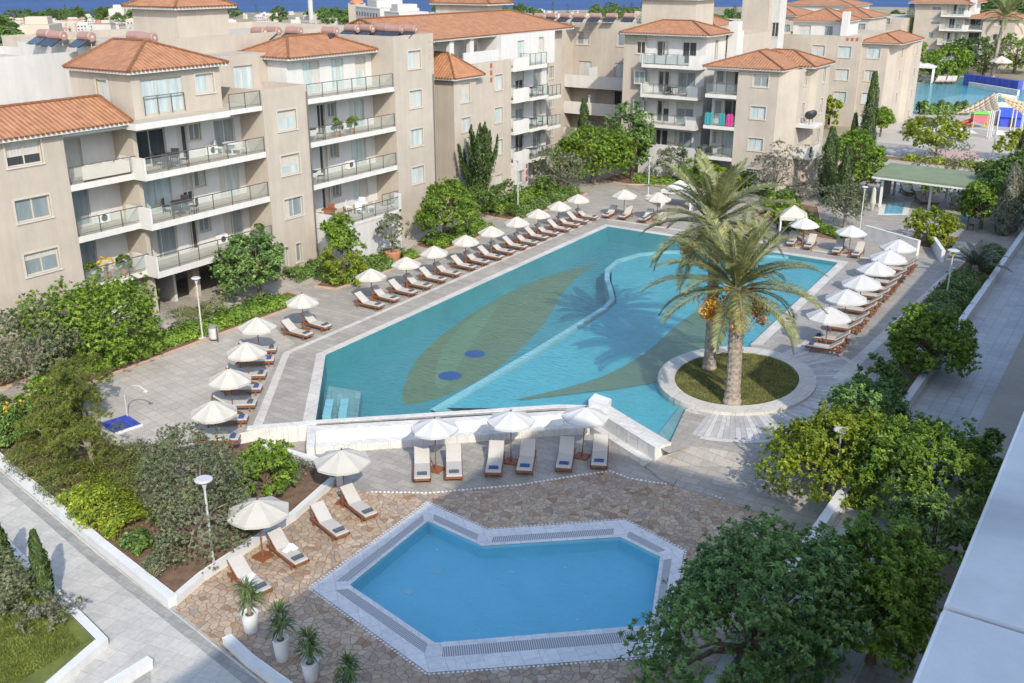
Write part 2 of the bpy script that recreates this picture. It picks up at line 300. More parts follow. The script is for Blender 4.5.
    M['car_silver'] = simple('silver_car_paint', (0.42, 0.43, 0.45), 0.3, 0.03, 1, metal=0.6); M['car_glass'] = simple('car_glass', (0.02, 0.025, 0.03), 0.08, 0.0)
    M['tyre'] = simple('tyre_rubber', (0.02, 0.02, 0.02), 0.9, 0.1, 5); M['red'] = simple('red_plastic', (0.4, 0.04, 0.03), 0.5, 0.1, 3)
    M['orange'] = simple('orange_tile', (0.36, 0.08, 0.05), 0.7, 0.1, 3)
    M['lounge_grey'] = simple('shaded_lounger', (0.5, 0.46, 0.41), 0.9, 0.05, 4)
build_materials()

# ------------------------------------------------------------ mesh builder
class MB:
    def __init__(s): s.v = []; s.f = []; s.uv = {}
    def quad(s, a, b, c, d, uv=None):
        i = len(s.v); s.v += [tuple(a), tuple(b), tuple(c), tuple(d)]; s.f.append((i, i + 1, i + 2, i + 3))
        if uv: s.uv[len(s.f) - 1] = uv
    def tri(s, a, b, c, uv=None):
        i = len(s.v); s.v += [tuple(a), tuple(b), tuple(c)]; s.f.append((i, i + 1, i + 2))
        if uv: s.uv[len(s.f) - 1] = uv
    def box(s, x0, x1, y0, y1, z0, z1, M4=None):
        p = [(x0, y0, z0), (x1, y0, z0), (x1, y1, z0), (x0, y1, z0), (x0, y0, z1), (x1, y0, z1), (x1, y1, z1), (x0, y1, z1)]
        if M4 is not None: p = [tuple(M4 @ Vector(q)) for q in p]
        i = len(s.v); s.v += p
        for f in ((3, 2, 1, 0), (4, 5, 6, 7), (0, 1, 5, 4), (1, 2, 6, 5), (2, 3, 7, 6), (3, 0, 4, 7)): s.f.append(tuple(i + k for k in f))
    def prism(s, poly, z0, z1, cap_bottom=False):
        """vertical prism over a simple polygon (ccw or cw), z may be callable"""
        n = len(poly); i = len(s.v)
        s.v += [(p[0], p[1], z0) for p in poly] + [(p[0], p[1], z1) for p in poly]
        area = sum(poly[k][0] * poly[(k + 1) % n][1] - poly[(k + 1) % n][0] * poly[k][1] for k in range(n))
        for k in range(n):
            a, b = k, (k + 1) % n
            f = (i + a, i + b, i + n + b, i + n + a)
            s.f.append(f if area > 0 else f[::-1])
        for t in tessellate_polygon([[Vector((p[0], p[1], 0)) for p in poly]]):
            s._tri(tuple(i + n + k for k in t))
            if cap_bottom: s._tri(tuple(i + k for k in t))
    def _tri(s, t): s.f.append(t)
    def sheet(s, outer, holes, z):
        loops = [[Vector((p[0], p[1], 0)) for p in outer]] + [[Vector((p[0], p[1], 0)) for p in h] for h in holes]
        flat = [q for l in loops for q in l]; i = len(s.v)
        zz = z if callable(z) else (lambda x, y: z)
        s.v += [(q.x, q.y, zz(q.x, q.y)) for q in flat]
        for t in tessellate_polygon(loops):
            a, b, c = (flat[k] for k in t)
            up = (b - a).cross(c - a).z > 0
            s.f.append(tuple(i + k for k in (t if up else t[::-1])))
    def tube(s, pts, rad, n=8, cap=True):
        pts = [Vector(p) for p in pts]
        rad = rad if hasattr(rad, '__len__') else [rad] * len(pts)
        i0 = len(s.v); prev = None
        for k, p in enumerate(pts):
            d = (pts[min(k + 1, len(pts) - 1)] - pts[max(k - 1, 0)]).normalized()
            if prev is None:
                ref = Vector((1, 0, 0)) if abs(d.x) < 0.8 else Vector((0, 1, 0))
            else: ref = prev
            a = (ref - d * ref.dot(d)).normalized(); b = d.cross(a); prev = a
            for j in range(n):
                t = 2 * math.pi * j / n
                s.v.append(tuple(p + (a * math.cos(t) + b * math.sin(t)) * rad[k]))
        for k in range(len(pts) - 1):
            for j in range(n):
                q = i0 + k * n; s.f.append((q + j, q + (j + 1) % n, q + n + (j + 1) % n, q + n + j))
        if cap:
            s.f.append(tuple(i0 + j for j in range(n))[::-1]); q = i0 + (len(pts) - 1) * n; s.f.append(tuple(q + j for j in range(n)))
    def lathe(s, prof, n=12, c=(0, 0, 0)):
        i0 = len(s.v)
        for r, z in prof:
            for j in range(n):
                t = 2 * math.pi * j / n; s.v.append((c[0] + r * math.cos(t), c[1] + r * math.sin(t), c[2] + z))
        for k in range(len(prof) - 1):
            for j in range(n):
                q = i0 + k * n; s.f.append((q + j, q + (j + 1) % n, q + n + (j + 1) % n, q + n + j))
        s.f.append(tuple(i0 + j for j in range(n))[::-1]); q = i0 + (len(prof) - 1) * n; s.f.append(tuple(q + j for j in range(n)))
    def mesh(s, name, mat, smooth=False):
        me = bpy.data.meshes.new(name); me.from_pydata(s.v, [], s.f)
        if s.uv:
            ul = me.uv_layers.new(name='UVMap')
            for p in me.polygons:
                u = s.uv.get(p.index)
                if u:
                    for li, c in zip(p.loop_indices, u): ul.data[li].uv = c
        for m in (mat if isinstance(mat, (list, tuple)) else [mat]): me.materials.append(m)
        if smooth: me.polygons.foreach_set('use_smooth', [True] * len(me.polygons))
        me.update(); return me
    def build(s, name, mat, parent=None, smooth=False, loc=None, bevel=0):
        o = bpy.data.objects.new(name, s.mesh(name, mat, smooth)); COL.objects.link(o)
        if parent: o.parent = parent
        if loc: o.location = loc
        if bevel:
            b = o.modifiers.new('bevel', 'BEVEL'); b.width = bevel; b.segments = 2; b.limit_method = 'ANGLE'
        return o
def tag(o, label=None, cat=None, group=None, kind=None):
    if label: o['label'] = label
    if cat: o['category'] = cat
    if group: o['group'] = group
    if kind: o['kind'] = kind
    return o
def empty(name, loc=(0, 0, 0), rz=0.0, scale=1.0):
    o = bpy.data.objects.new(name, None); COL.objects.link(o); o.location = loc; o.rotation_euler = (0, 0, rz)
    o.scale = scale if hasattr(scale, '__len__') else (scale,) * 3
    o.empty_display_size = 0.2
    return o
def thing(name, label, cat, loc=(0, 0, 0), rz=0.0, group=None, scale=1.0): return tag(empty(name, loc, rz, scale), label, cat, group)
KIDS = {}
def copy_tree(o, parent=None):
    c = o.copy(); COL.objects.link(c)
    if parent is not None:
        c.parent = parent; c.matrix_parent_inverse = o.matrix_parent_inverse.copy()
    for ch in o.children: copy_tree(ch, c)
    return c
def dup(o, loc, rz=0.0, label=None, group=None, scale=None):
    c = copy_tree(o); c.location = loc; c.rotation_euler = (0, 0, rz)
    if label: c['label'] = label
    if group: c['group'] = group
    if scale is not None: c.scale = scale if hasattr(scale, '__len__') else (scale,) * 3
    return c
ORD = ['first', 'second', 'third', 'fourth', 'fifth', 'sixth', 'seventh', 'eighth', 'ninth', 'tenth', 'eleventh', 'twelfth', 'thirteenth', 'fourteenth']

# ------------------------------------------------------------ camera, light
def setup():
    cam = bpy.data.cameras.new('camera'); co = bpy.data.objects.new('camera', cam); COL.objects.link(co)
    co.location = (0, 0, CH); co.rotation_euler = (R(90) - PITCH, 0, HEAD)
    cam.sensor_width = 36; cam.lens = 1000 / 1024 * 36; cam.clip_start = 0.05; cam.clip_end = 60000
    sc.camera = co
    el, sdir = R(36), Vector((-0.771, 0.637, 0))
    d = Vector((sdir.x * math.cos(el), sdir.y * math.cos(el), -math.sin(el)))
    L = bpy.data.lights.new('sun', 'SUN'); L.energy = 2.05; L.angle = R(0.55); L.color = (1.0, 0.93, 0.81)
    lo = bpy.data.objects.new('sun', L); COL.objects.link(lo); lo.rotation_euler = d.to_track_quat('-Z', 'Y').to_euler(); lo.location = (40, -40, 80)
    w = bpy.data.worlds.new('World'); sc.world = w; w.use_nodes = True
    nt = w.node_tree; bg = nt.nodes['Background']
    sky = nt.nodes.new('ShaderNodeTexSky'); sky.sky_type = 'NISHITA'; sky.sun_disc = False
    sky.sun_elevation = el
    sky.sun_rotation = math.atan2(-d.x, -d.y)
    sky.air_density = 1.0; sky.dust_density = 1.2; sky.ozone_density = 1.0
    nt.links.new(sky.outputs[0], bg.inputs[0]); bg.inputs[1].default_value = 0.15
    sc.view_settings.view_transform = 'Standard'; sc.view_settings.look = 'None'; sc.view_settings.gamma = 1.0
    sc.view_settings.exposure = 1.15; sc.view_settings.use_curve_mapping = False
    cy = sc.cycles; cy.max_bounces = 7; cy.diffuse_bounces = 4; cy.glossy_bounces = 3; cy.transparent_max_bounces = 12; cy.transmission_bounces = 4
    cy.use_denoising = True; cy.caustics_reflective = False; cy.caustics_refractive = False
    sc.render.engine = 'CYCLES'
setup()
# ============================================================ ground, pools, paths
def S(name, mb, mat, smooth=False):
    o = mb.build(name, M[mat], smooth=smooth); o['kind'] = 'structure'; return o
def sheet(name, outer, z, mat, holes=()):
    mb = MB(); mb.sheet(outer, list(holes), z); return S(name, mb, mat)
def offset_poly(p, d):
    """offset polygon outward by d (mitre)"""
    n = len(p); area = sum(p[k][0] * p[(k + 1) % n][1] - p[(k + 1) % n][0] * p[k][1] for k in range(n)); sg = 1 if area > 0 else -1
    out = []
    for k in range(n):
        a, b, c = Vector(p[k - 1]), Vector(p[k]), Vector(p[(k + 1) % n])
        e1, e2 = (b - a).normalized(), (c - b).normalized()
        n1, n2 = Vector((e1.y, -e1.x)) * sg, Vector((e2.y, -e2.x)) * sg
        m = (n1 + n2); m = m / max(0.25, m.dot(n1)) if m.length > 1e-6 else n1
        out.append((b.x + m.x * d, b.y + m.y * d))
    return out
def ell(cx, cy, rx, ry, a0, a1, n): return [(cx + rx * math.cos(R(a0 + (a1 - a0) * k / n)), cy + ry * math.sin(R(a0 + (a1 - a0) * k / n))) for k in range(n + 1)]
ISL = (-16.35, 46.6)
IRX, IRY = 3.9, 4.7
# main pool outline, counter clockwise from the front-left corner
pool = [(-31.2, 31.0), (-22.5, 38.8), (-20.5, 39.95), (-16.1, 37.75), (-17.1, 41.9)] + ell(ISL[0], ISL[1], IRX, IRY, 262, 104, 20)[0:] + [(-17.6, 52.0), (-18.3, 71.7), (-37.4, 72.2), (-36.7, 37.6)]
wall_out = [(-32.6, 29.1), (-22.2, 38.25), (-20.5, 39.2), (-15.75, 36.95)]     # crest of the overflow wall, outer side
# lower terrace region
low = [(-32.6, 29.1), (-22.2, 38.25), (-20.5, 39.2), (-15.75, 36.95), (-15.2, 38.2), (-9.0, 39.6), (-8.2, 36.5), (-8.2, 5), (-62, 5), (-62, 26.0), (-46, 23.5), (-43.0, 26.4), (-38.8, 24.9), (-34.9, 24.9)]
deck_outer = [(-75, -10), (8, -10), (8, 128), (-75, 128)]
sheet('pool_deck', deck_outer, 0.0, 'grey_pave', [pool, low])
# terrain rings
def build_terrain():
    mb = MB(); cx, cy, R0, n = -34, 60, 190, 72
    ring = [(cx + R0 * math.cos(2 * math.pi * k / n), cy + R0 * math.sin(2 * math.pi * k / n)) for k in range(n)]
    mb.sheet(ring, [deck_outer], -0.01)
    rad = [190, 240, 300, 380, 480, 600, 750, 950, 1200, 1500, 1650, 1800, 2200]
    def zz(r, t):
        s = 0.0275 + 0.002 * math.sin(3 * t)
        z = -s * (r - 190) - 0.01
        return max(z, -60)
    i0 = len(mb.v)
    for r in rad:
        for k in range(n):
            t = 2 * math.pi * k / n
            wob = 1 + (0.05 * math.sin(5 * t + r) + 0.03 * math.sin(11 * t)) * (1 if r > 900 else 0)
            mb.v.append((cx + r * wob * math.cos(t), cy + r * wob * math.sin(t), zz(r, t) + (0.0 if r < 250 else 1.6 * math.sin(7 * t + r * .01))))
    for a in range(len(rad) - 1):
        for k in range(n):
            q = i0 + a * n; mb.f.append((q + k, q + (k + 1) % n, q + n + (k + 1) % n, q + n + k)[::-1])
    S('terrain', mb, 'terrain')
    mb = MB(); m = 96
    mb.sheet([(30000 * math.cos(2 * math.pi * k / m), 30000 * math.sin(2 * math.pi * k / m)) for k in range(m)], [], -36.0)
    S('sea', mb, 'sea')
build_terrain()

# ---------------- main pool
POOLZ, WZ = -1.25, -0.05
mb = MB(); mb.sheet(pool, [], POOLZ)
n = len(pool)
for k in range(n):
    a, b = pool[k], pool[(k + 1) % n]
    mb.quad((b[0], b[1], POOLZ), (a[0], a[1], POOLZ), (a[0], a[1], 0.0), (b[0], b[1], 0.0))
S('main_pool_basin', mb, 'pool_tile')
mb = MB(); mb.sheet(pool, [], WZ); S('main_pool_water', mb, 'water')
def poolpt(pts, z=POOLZ): return [ground(x, y, z) for x, y in pts]
def smooth_poly(p, it=2):
    for _ in range(it):
        q = []
        for k in range(len(p)):
            a, b = p[k], p[(k + 1) % len(p)]
            q += [(a[0] * .75 + b[0] * .25, a[1] * .75 + b[1] * .25), (a[0] * .25 + b[0] * .75, a[1] * .25 + b[1] * .75)]
        p = q
    return p
def floor_motif(name, px, mat, z=POOLZ + 0.006, it=2):
    return sheet(name, smooth_poly(poolpt(px, z), it), z, mat)
floor_motif('pool_floor_leaf', [(602, 261), (588, 266), (560, 272), (528, 283), (490, 302), (450, 328), (420, 354), (404, 382), (401, 405), (418, 404), (452, 394), (488, 376), (520, 350), (548, 320), (562, 292), (580, 274)], 'pool_leaf', it=1)
floor_motif('pool_floor_leaf_vein', [(500, 300), (470, 318), (446, 342), (436, 366), (434, 388), (446, 388), (458, 366), (474, 338), (492, 316)], 'pool_leaf_light', POOLZ + 0.012)
floor_motif('pool_floor_long_leaf', [(505, 402), (545, 393), (580, 384), (615, 372), (650, 350), (676, 325), (705, 305), (726, 312), (722, 345), (705, 366), (668, 380), (625, 388), (580, 393)], 'pool_leaf', -0.22, 1)
for (px, py, r) in ((475, 354, 0.62), (450, 376, 0.66)):
    c = ground(px, py, POOLZ); sheet('pool_floor_dot', ell(c[0], c[1], r, r, 0, 345, 23), POOLZ + 0.018, 'pool_dot')
# divider wall just under the surface: straight run then curved head
div = [(-27.4, 35.1), (-27.5, 44.7), (-27.8, 53.4), (-28.2, 55.4), (-29.3, 57.2), (-30.6, 59.2), (-31.7, 61.3), (-32.2, 64.0), (-31.6, 66.5), (-30.2, 68.2), (-28.0, 69.5), (-25.0, 70.6), (-22.0, 71.75)]
mb = MB()
for k in range(len(div) - 1):
    a, b = Vector(div[k]), Vector(div[k + 1]); d = (b - a).normalized(); nn = Vector((-d.y, d.x)) * 0.22
    if k == 0: pass
    def nrm(j):
        d1 = (Vector(div[min(j + 1, len(div) - 1)]) - Vector(div[max(j - 1, 0)])).normalized(); return Vector((-d1.y, d1.x)) * 0.17
    na, nb = nrm(k), nrm(k + 1)
    A, B, C, D = a + na, a - na, b - nb, b + nb
    for z0, z1 in ((POOLZ, -0.1),):
        mb.quad((*B, z1), (*C, z1), (*D, z1), (*A, z1)); mb.quad((*B, z0), (*C, z0), (*C, z1), (*B, z1)); mb.quad((*D, z0), (*A, z0), (*A, z1), (*D, z1))
S('pool_divider', mb, 'pool_pale')
# shallow right-hand lagoon floor (paler, raised)
lag = [(-27.2, 36.0), (-22.5, 38.9), (-20.5, 40.05), (-16.3, 38.0), (-17.2, 41.9)] + ell(ISL[0], ISL[1], IRX + .02, IRY + .02, 262, 104, 20) + [(-17.7, 52.0), (-18.4, 71.6), (-22.0, 71.6), (-25.0, 70.5), (-28.0, 69.4), (-30.1, 68.0), (-31.4, 66.4), (-31.9, 64.0), (-31.4, 61.4), (-30.3, 59.3), (-29.0, 57.3), (-27.9, 55.4), (-27.5, 53.4), (-27.2, 44.7)]
mb = MB(); mb.sheet(lag, [], -0.26)
for a, b in zip(lag[:1] + lag[::-1][:14], lag[::-1][:15]): pass
S('lagoon_floor', mb, 'lagoon_tile')
# tread steps into the water
mb = MB()
for k in range(4):
    pts = [(673, 440), (690, 405), (660, 385), (648, 398), (632, 422)]
st = [(-16.15, 37.95), (-17.1, 41.85), (-19.0, 43.6), (-19.9, 40.0)]
for k in range(4):
    t0 = k / 4.0
    p = [(st[0][0] * (1 - t0) + st[3][0] * t0, st[0][1] * (1 - t0) + st[3][1] * t0), (st[1][0] * (1 - t0) + st[2][0] * t0, st[1][1] * (1 - t0) + st[2][1] * t0), st[2], st[3]]
    mb.prism(p, POOLZ, -0.16 - 0.0 - k * 0.27) if k == 3 else None
    t1 = (k + 1) / 4.0
    q = [(st[0][0] * (1 - t0) + st[3][0] * t0, st[0][1] * (1 - t0) + st[3][1] * t0), (st[1][0] * (1 - t0) + st[2][0] * t0, st[1][1] * (1 - t0) + st[2][1] * t0),
         (st[1][0] * (1 - t1) + st[2][0] * t1, st[1][1] * (1 - t1) + st[2][1] * t1), (st[0][0] * (1 - t1) + st[3][0] * t1, st[0][1] * (1 - t1) + st[3][1] * t1)]
    if k < 3: mb.prism(q, POOLZ, -0.16 - k * 0.2)
S('pool_steps', mb, 'pool_step')
mb = MB(); q = [(-31.3, 31.35), (-30.0, 32.5), (-32.4, 35.6), (-34.3, 35.2)]
mb.prism(q, POOLZ, -0.45); S('pool_corner_ledge', mb, 'pool_step')
mb = MB()
for t in (0.25, 0.42):
    a = Vector(q[0]).lerp(Vector(q[3]), 0.12 + t * 0.0); e = (Vector(q[3]) - Vector(q[0])).normalized(); f = (Vector(q[1]) - Vector(q[0])).normalized()
    o = Vector(q[0]) + f * (0.1 + (t - .25) * 4.4) + e * 0.35
    p = [o, o + f * 0.4, o + f * 0.4 + e * 2.0, o + e * 2.0]; mb.prism([(v.x, v.y) for v in p], -0.45, -0.12)
S('pool_ledge_bench', mb, 'pool_pale')
# coping round the deck sides of the pool: ring between outline and offset
co_in = [pool[-1], pool[-2], pool[-3], pool[-4]]
def strip(name, inner, outer, z, mat, h=0.02):
    mb = MB()
    for k in range(len(inner) - 1):
        a, b, c, d = inner[k], inner[k + 1], outer[k + 1], outer[k]
        v = [(*a, z), (*b, z), (*c, z), (*d, z)]
        e1, e2 = Vector(v[1]) - Vector(v[0]), Vector(v[3]) - Vector(v[0])
        if e1.cross(e2).z < 0: v = v[::-1]
        mb.quad(*v)
    return S(name, mb, mat)
strip('pool_coping', [(-31.2, 31.0), (-36.7, 37.6), (-37.4, 72.2), (-18.3, 71.7), (-17.6, 52.0)], [(-31.65, 30.6), (-37.2, 37.4), (-37.95, 72.8), (-17.7, 72.3), (-17.0, 52.2)], 0.008, 'coping')
strip('deck_band', [(-32.7, 28.95), (-38.55, 36.7), (-39.3, 74.3), (-16.4, 73.8)], [(-33.02, 28.65), (-38.9, 36.55), (-39.62, 74.7), (-16.1, 74.15)], 0.006, 'band')
strip('deck_band_right', [(-12.25, 49.5), (-11.1, 75.0)], [(-11.65, 49.3), (-10.55, 75.0)], 0.006, 'band')
# left plaza in pale paving
sheet('plaza_paving', [(-43.95, 26.6), (-38.8, 25.0), (-34.9, 25.0), (-33.3, 28.4), (-39.1, 36.5), (-39.4, 38.0), (-44.0, 40.0)], 0.004, 'pale_pave')
# overflow wall: crest strip, basin slot and stone face
def wall_run():
    # crest, slot, stepped stone face
    mb = MB(); mc = MB(); md = MB()
    ins = [(-31.2, 31.0), (-22.5, 38.8), (-20.5, 39.95), (-16.1, 37.75)]
    o1 = [(-30.95, 30.75), (-22.28, 38.5), (-20.5, 39.6)]
    o2 = [(-30.8, 30.55), (-22.15, 38.3), (-20.5, 39.35)]
    o3 = [(-30.5, 30.2), (-21.95, 37.9), (-20.5, 38.85)]
    o4 = [(-29.35, 28.95), (-21.15, 36.75), (-20.3, 37.6)]
    for k in range(2):
        mb.quad((*ins[k], 0.02), (*o1[k], 0.02), (*o1[k + 1], 0.02), (*ins[k + 1], 0.02))
        mb.quad((*ins[k + 1], 0.02), (*ins[k + 1], -0.5), (*ins[k], -0.5), (*ins[k], 0.02))
        mb.quad((*o1[k], 0.02), (*o1[k], -.35), (*o1[k + 1], -.35), (*o1[k + 1], 0.02))
        md.quad((*o1[k], -.22), (*o2[k], -.22), (*o2[k + 1], -.22), (*o1[k + 1], -.22))
        mc.quad((*o2[k], -.25), (*o2[k], -.04), (*o2[k + 1], -.04), (*o2[k + 1], -.25))
        mc.quad((*o2[k], -.04), (*o3[k], -.05), (*o3[k + 1], -.05), (*o2[k + 1], -.04))
        a3, b3 = Vector(o3[k]).lerp(Vector(o4[k]), .28), Vector(o3[k + 1]).lerp(Vector(o4[k + 1]), .28)
        mc.quad((*o3[k], -.05), (*a3, -.42), (*b3, -.42), (*o3[k + 1], -.05))
        mc.quad((*a3, -.42), (*a3.lerp(Vector(o4[k]), .35), -.45), (*b3.lerp(Vector(o4[k + 1]), .35), -.45), (*b3, -.42))
        a4, b4 = a3.lerp(Vector(o4[k]), .35), b3.lerp(Vector(o4[k + 1]), .35)
        mc.quad((*a4, -.45), (*a4, TZ - .05), (*b4, TZ - .05), (*b4, -.45))
    w = tag(mb.build('overflow_wall', M['pool_stone']), 'pale stone overflow wall along the front edge of the main pool', 'pool wall')
    mc.build('stepped_face', M['pool_stone'], w); md.build('overflow_slot', M['pool_step'], w)
    # solid right-hand run, its plinth and the left end
    e = MB(); e.prism([(-20.6, 40.0), (-16.0, 37.72), (-16.4, 36.9), (-20.9, 39.1)], TZ - .05, 0.13); e.build('solid_wall_run', M['pool_stone'], w, bevel=.02)
    e = MB(); e.prism([(-20.6, 39.2), (-16.5, 37.1), (-16.75, 36.6), (-20.8, 38.6)], TZ - .05, TZ + .28); e.build('plinth', M['pool_stone'], w)
    e = MB(); e.prism([(-33.4, 28.8), (-31.1, 31.05), (-30.85, 30.7), (-33.1, 28.45)], TZ - .05, 0.03); e.build('end_block', M['pool_stone'], w)
    e = MB(); e.prism([(-30.9, 30.75), (-29.35, 28.95), (-29.6, 28.7), (-31.2, 30.45)], TZ - .05, -.02); e.build('basin_end', M['pool_stone'], w)
    e = MB(); e.prism([(-21.2, 40.15), (-20.2, 39.95), (-20.05, 39.15), (-21.05, 39.25)], -.4, 0.42); e.build('corner_block', M['white_paint'], w, bevel=.02)
wall_run()
# ---------------- palm island
mb = MB(); rin = (3.05, 3.85)
for k in range(48):
    def pt(rx, ry, kk, z): t = 2 * math.pi * kk / 48; return (ISL[0] + rx * math.cos(t), ISL[1] + ry * math.sin(t), z)
    mb.quad(pt(rin[0], rin[1], k, .16), pt(IRX + .02, IRY + .02, k, .16), pt(IRX + .02, IRY + .02, k + 1, .16), pt(rin[0], rin[1], k + 1, .16))
    mb.quad(pt(IRX + .02, IRY + .02, k, .16), pt(IRX + .02, IRY + .02, k, -1.2), pt(IRX + .02, IRY + .02, k + 1, -1.2), pt(IRX + .02, IRY + .02, k + 1, .16))
    mb.quad(pt(rin[0], rin[1], k + 1, .16), pt(rin[0], rin[1], k + 1, .0), pt(rin[0], rin[1], k, .0), pt(rin[0], rin[1], k, .16))
S('island_kerb', mb, 'coping')
def isl_z(x, y):
    r = math.hypot((x - ISL[0]) / rin[0], (y - ISL[1]) / rin[1]); return 0.1 + 0.12 * (1 - r * r)
mb = MB()
for a in range(6):
    for k in range(36):
        f = lambda i, kk: (lambda x, y: (x, y, isl_z(x, y)))(ISL[0] + rin[0] * i / 6 * math.cos(2 * math.pi * kk / 36), ISL[1] + rin[1] * i / 6 * math.sin(2 * math.pi * kk / 36))
        mb.quad(f(a, k), f(a + 1, k), f(a + 1, k + 1), f(a, k + 1))
S('island_lawn', mb, 'lawn', True)
# radial paving round the island on the deck side
mb = MB()
def ringq(rx0, ry0, rx1, ry1, a0, a1, n, z):
    for k in range(n):
        t0, t1 = R(a0 + (a1 - a0) * k / n), R(a0 + (a1 - a0) * (k + 1) / n)
        P = lambda rx, ry, t: (ISL[0] + rx * math.cos(t), ISL[1] + ry * math.sin(t), z)
        arc = lambda t: t * 5.6
        mb.quad(P(rx0, ry0, t0), P(rx1, ry1, t0), P(rx1, ry1, t1), P(rx0, ry0, t1), uv=[(0, arc(t0)), (2.6, arc(t0)), (2.6, arc(t1)), (0, arc(t1))])
ringq(IRX, IRY, 6.4, 7.4, -84, 80, 44, 0.005); ringq(IRX, IRY, 4.3, 5.15, -99, -84, 6, 0.005)
S('radial_paving', mb, 'radial')
mb = MB(); ringq(6.4, 7.4, 6.65, 7.7, -80, 80, 40, 0.009); S('radial_paving_edge', mb, 'band')

# ---------------- lower terrace
sp_w = [ground(x, y, TZ - .12) for x, y in ((350, 588), (428, 524), (482, 549), (620, 540), (660, 560), (650, 628), (435, 646))]
cpo = [ground(x, y, TZ) for x, y in ((311, 588), (428, 503), (487, 530), (625, 520), (684, 551), (668, 655), (428, 673))]
def ramp_z(x, y):
    t = (y - 35.4) / 3.6 if x > -15.6 else 0.0
    return TZ
low_full = low
sheet('terrace_ground', [(-32.6, 29.1), (-22.2, 38.25), (-20.5, 39.2), (-15.75, 36.95), (-15.0, 35.6), (-8.2, 35.6), (-8.2, 5), (-62, 5), (-62, 26.0), (-46, 23.5), (-43.0, 26.4), (-38.8, 24.9), (-34.9, 24.9)], TZ, 'grey_pave', [cpo])
mb = MB(); mb.quad((-15.75, 36.95, TZ + .2), (-15.0, 35.6, TZ), (-8.2, 35.6, TZ), (-8.2, 36.5, -.6)); mb.quad((-15.75, 36.95, TZ + .2), (-8.2, 36.5, -.6), (-9.0, 39.6, 0), (-15.2, 38.2, 0)); mb.tri((-8.2, 36.5, -.6), (-8.2, 36.5, -.0), (-9, 39.6, 0)); mb.quad((-16.6, 36.7, TZ + .12), (-15.75, 36.95, TZ + .2), (-15.2, 38.2, 0), (-16.1, 37.75, -.02)); mb.tri((-16.6, 36.7, TZ + .12), (-15.6, 35.9, TZ), (-15.75, 36.95, TZ + .2)); mb.tri((-15.6, 35.9, TZ), (-15.0, 35.6, TZ), (-15.75, 36.95, TZ + .2)); mb.quad((-15.2, 38.2, 0), (-16.2, 37.7, 0), (-16.2, 37.7, TZ), (-15.2, 38.2, TZ)); mb.prism([(-16.75, 36.6), (-15.6, 35.85), (-14.9, 35.6), (-15.2, 38.15), (-16.2, 37.7)], TZ - .1, TZ + .1); S('sloping_walk', mb, 'grey_pave')
# retaining edges of the plaza over the garden
mb = MB(); lo = [(-62, 26.0), (-46, 23.5), (-43.0, 26.4), (-38.8, 24.9), (-34.9, 24.9), (-32.6, 29.1)]
for a, b in zip(lo[:-1], lo[1:]): mb.quad((*a, TZ), (*b, TZ), (*b, 0), (*a, 0))
for a, b in (((-8.2, 5), (-8.2, 36.5)),): mb.quad((*b, TZ), (*a, TZ), (*a, 0), (*b, 0))
S('terrace_retaining_edge', mb, 'kerb')
craz = [ground(x, y, TZ) for x, y in ((200, 578), (262, 535), (330, 488), (372, 492), (430, 493), (520, 485), (575, 476), (610, 471), (628, 478), (650, 482), (690, 487), (720, 498), (770, 506))] + [(-9.6, 35.0), (-8.2, 34.8), (-8.2, 10), (-14, 10), (-19.0, 16.9), (-25.9, 18.2)]
sheet('crazy_paving', craz, TZ + .006, 'crazy', [cpo])
# pebble line between the two pavings
mb = MB(); random.seed(3)
for k in range(3, 12):
    a, b = Vector(craz[k]), Vector(craz[k + 1]); L = (b - a).length; c = int(L / 0.17)
    for j in range(c):
        p = a.lerp(b, j / c); r = .055 + random.random() * .02
        mb.lathe([(r, 0), (r * .9, .02), (r * .4, .035)], 6, (p.x, p.y, TZ + .006))
o = mb.build('pebbles', M['white_paint']); tag(o, kind='stuff')
# small pool
SPZ = TZ - .55
sp_in = sp_w
def lerp_poly(A, B, t): return [(a[0] * (1 - t) + b[0] * t, a[1] * (1 - t) + b[1] * t) for a, b in zip(A, B)]
mb = MB(); mb.sheet(sp_in, [], SPZ); n = len(sp_in)
for k in range(n):
    a, b = sp_in[k], sp_in[(k + 1) % n]
    ar = sum(sp_in[j][0] * sp_in[(j + 1) % n][1] - sp_in[(j + 1) % n][0] * sp_in[j][1] for j in range(n))
    q = [(*b, SPZ), (*a, SPZ), (*a, TZ), (*b, TZ)]; mb.quad(*(q if ar > 0 else q[::-1]))
S('small_pool_basin', mb, 'small_tile')
mb = MB(); mb.sheet(sp_in, [], TZ - .12); S('small_pool_water', mb, 'water_small')
r1, r2 = lerp_poly(sp_in, cpo, 0.17), lerp_poly(sp_in, cpo, 0.52)
def ring(name, A, B, z, mat, uvs=False, drop=None):
    mb = MB(); n = len(A)
    for k in range(n):
        a, b, c, d = A[k], A[(k + 1) % n], B[(k + 1) % n], B[k]
        v = [(*a, z), (*b, z), (*c, z), (*d, z)]; dd = (Vector(b) - Vector(a)).normalized(); uv = [((Vector(q) - Vector(a)).dot(dd), (Vector(q) - Vector(a)).cross(dd)) for q in (a, b, c, d)]
        e = (Vector(v[1]) - Vector(v[0])).cross(Vector(v[3]) - Vector(v[0]))
        if e.z < 0: v = v[::-1]; uv = uv[::-1]
        mb.quad(*v, uv=uv if uvs else None)
    return S(name, mb, mat)
ring('small_pool_lip', sp_in, r1, TZ + .014, 'marble_band'); ring('overflow_grating', r1, r2, TZ + .012, 'grate', True); ring('small_pool_coping', r2, cpo, TZ + .016, 'marble_band')
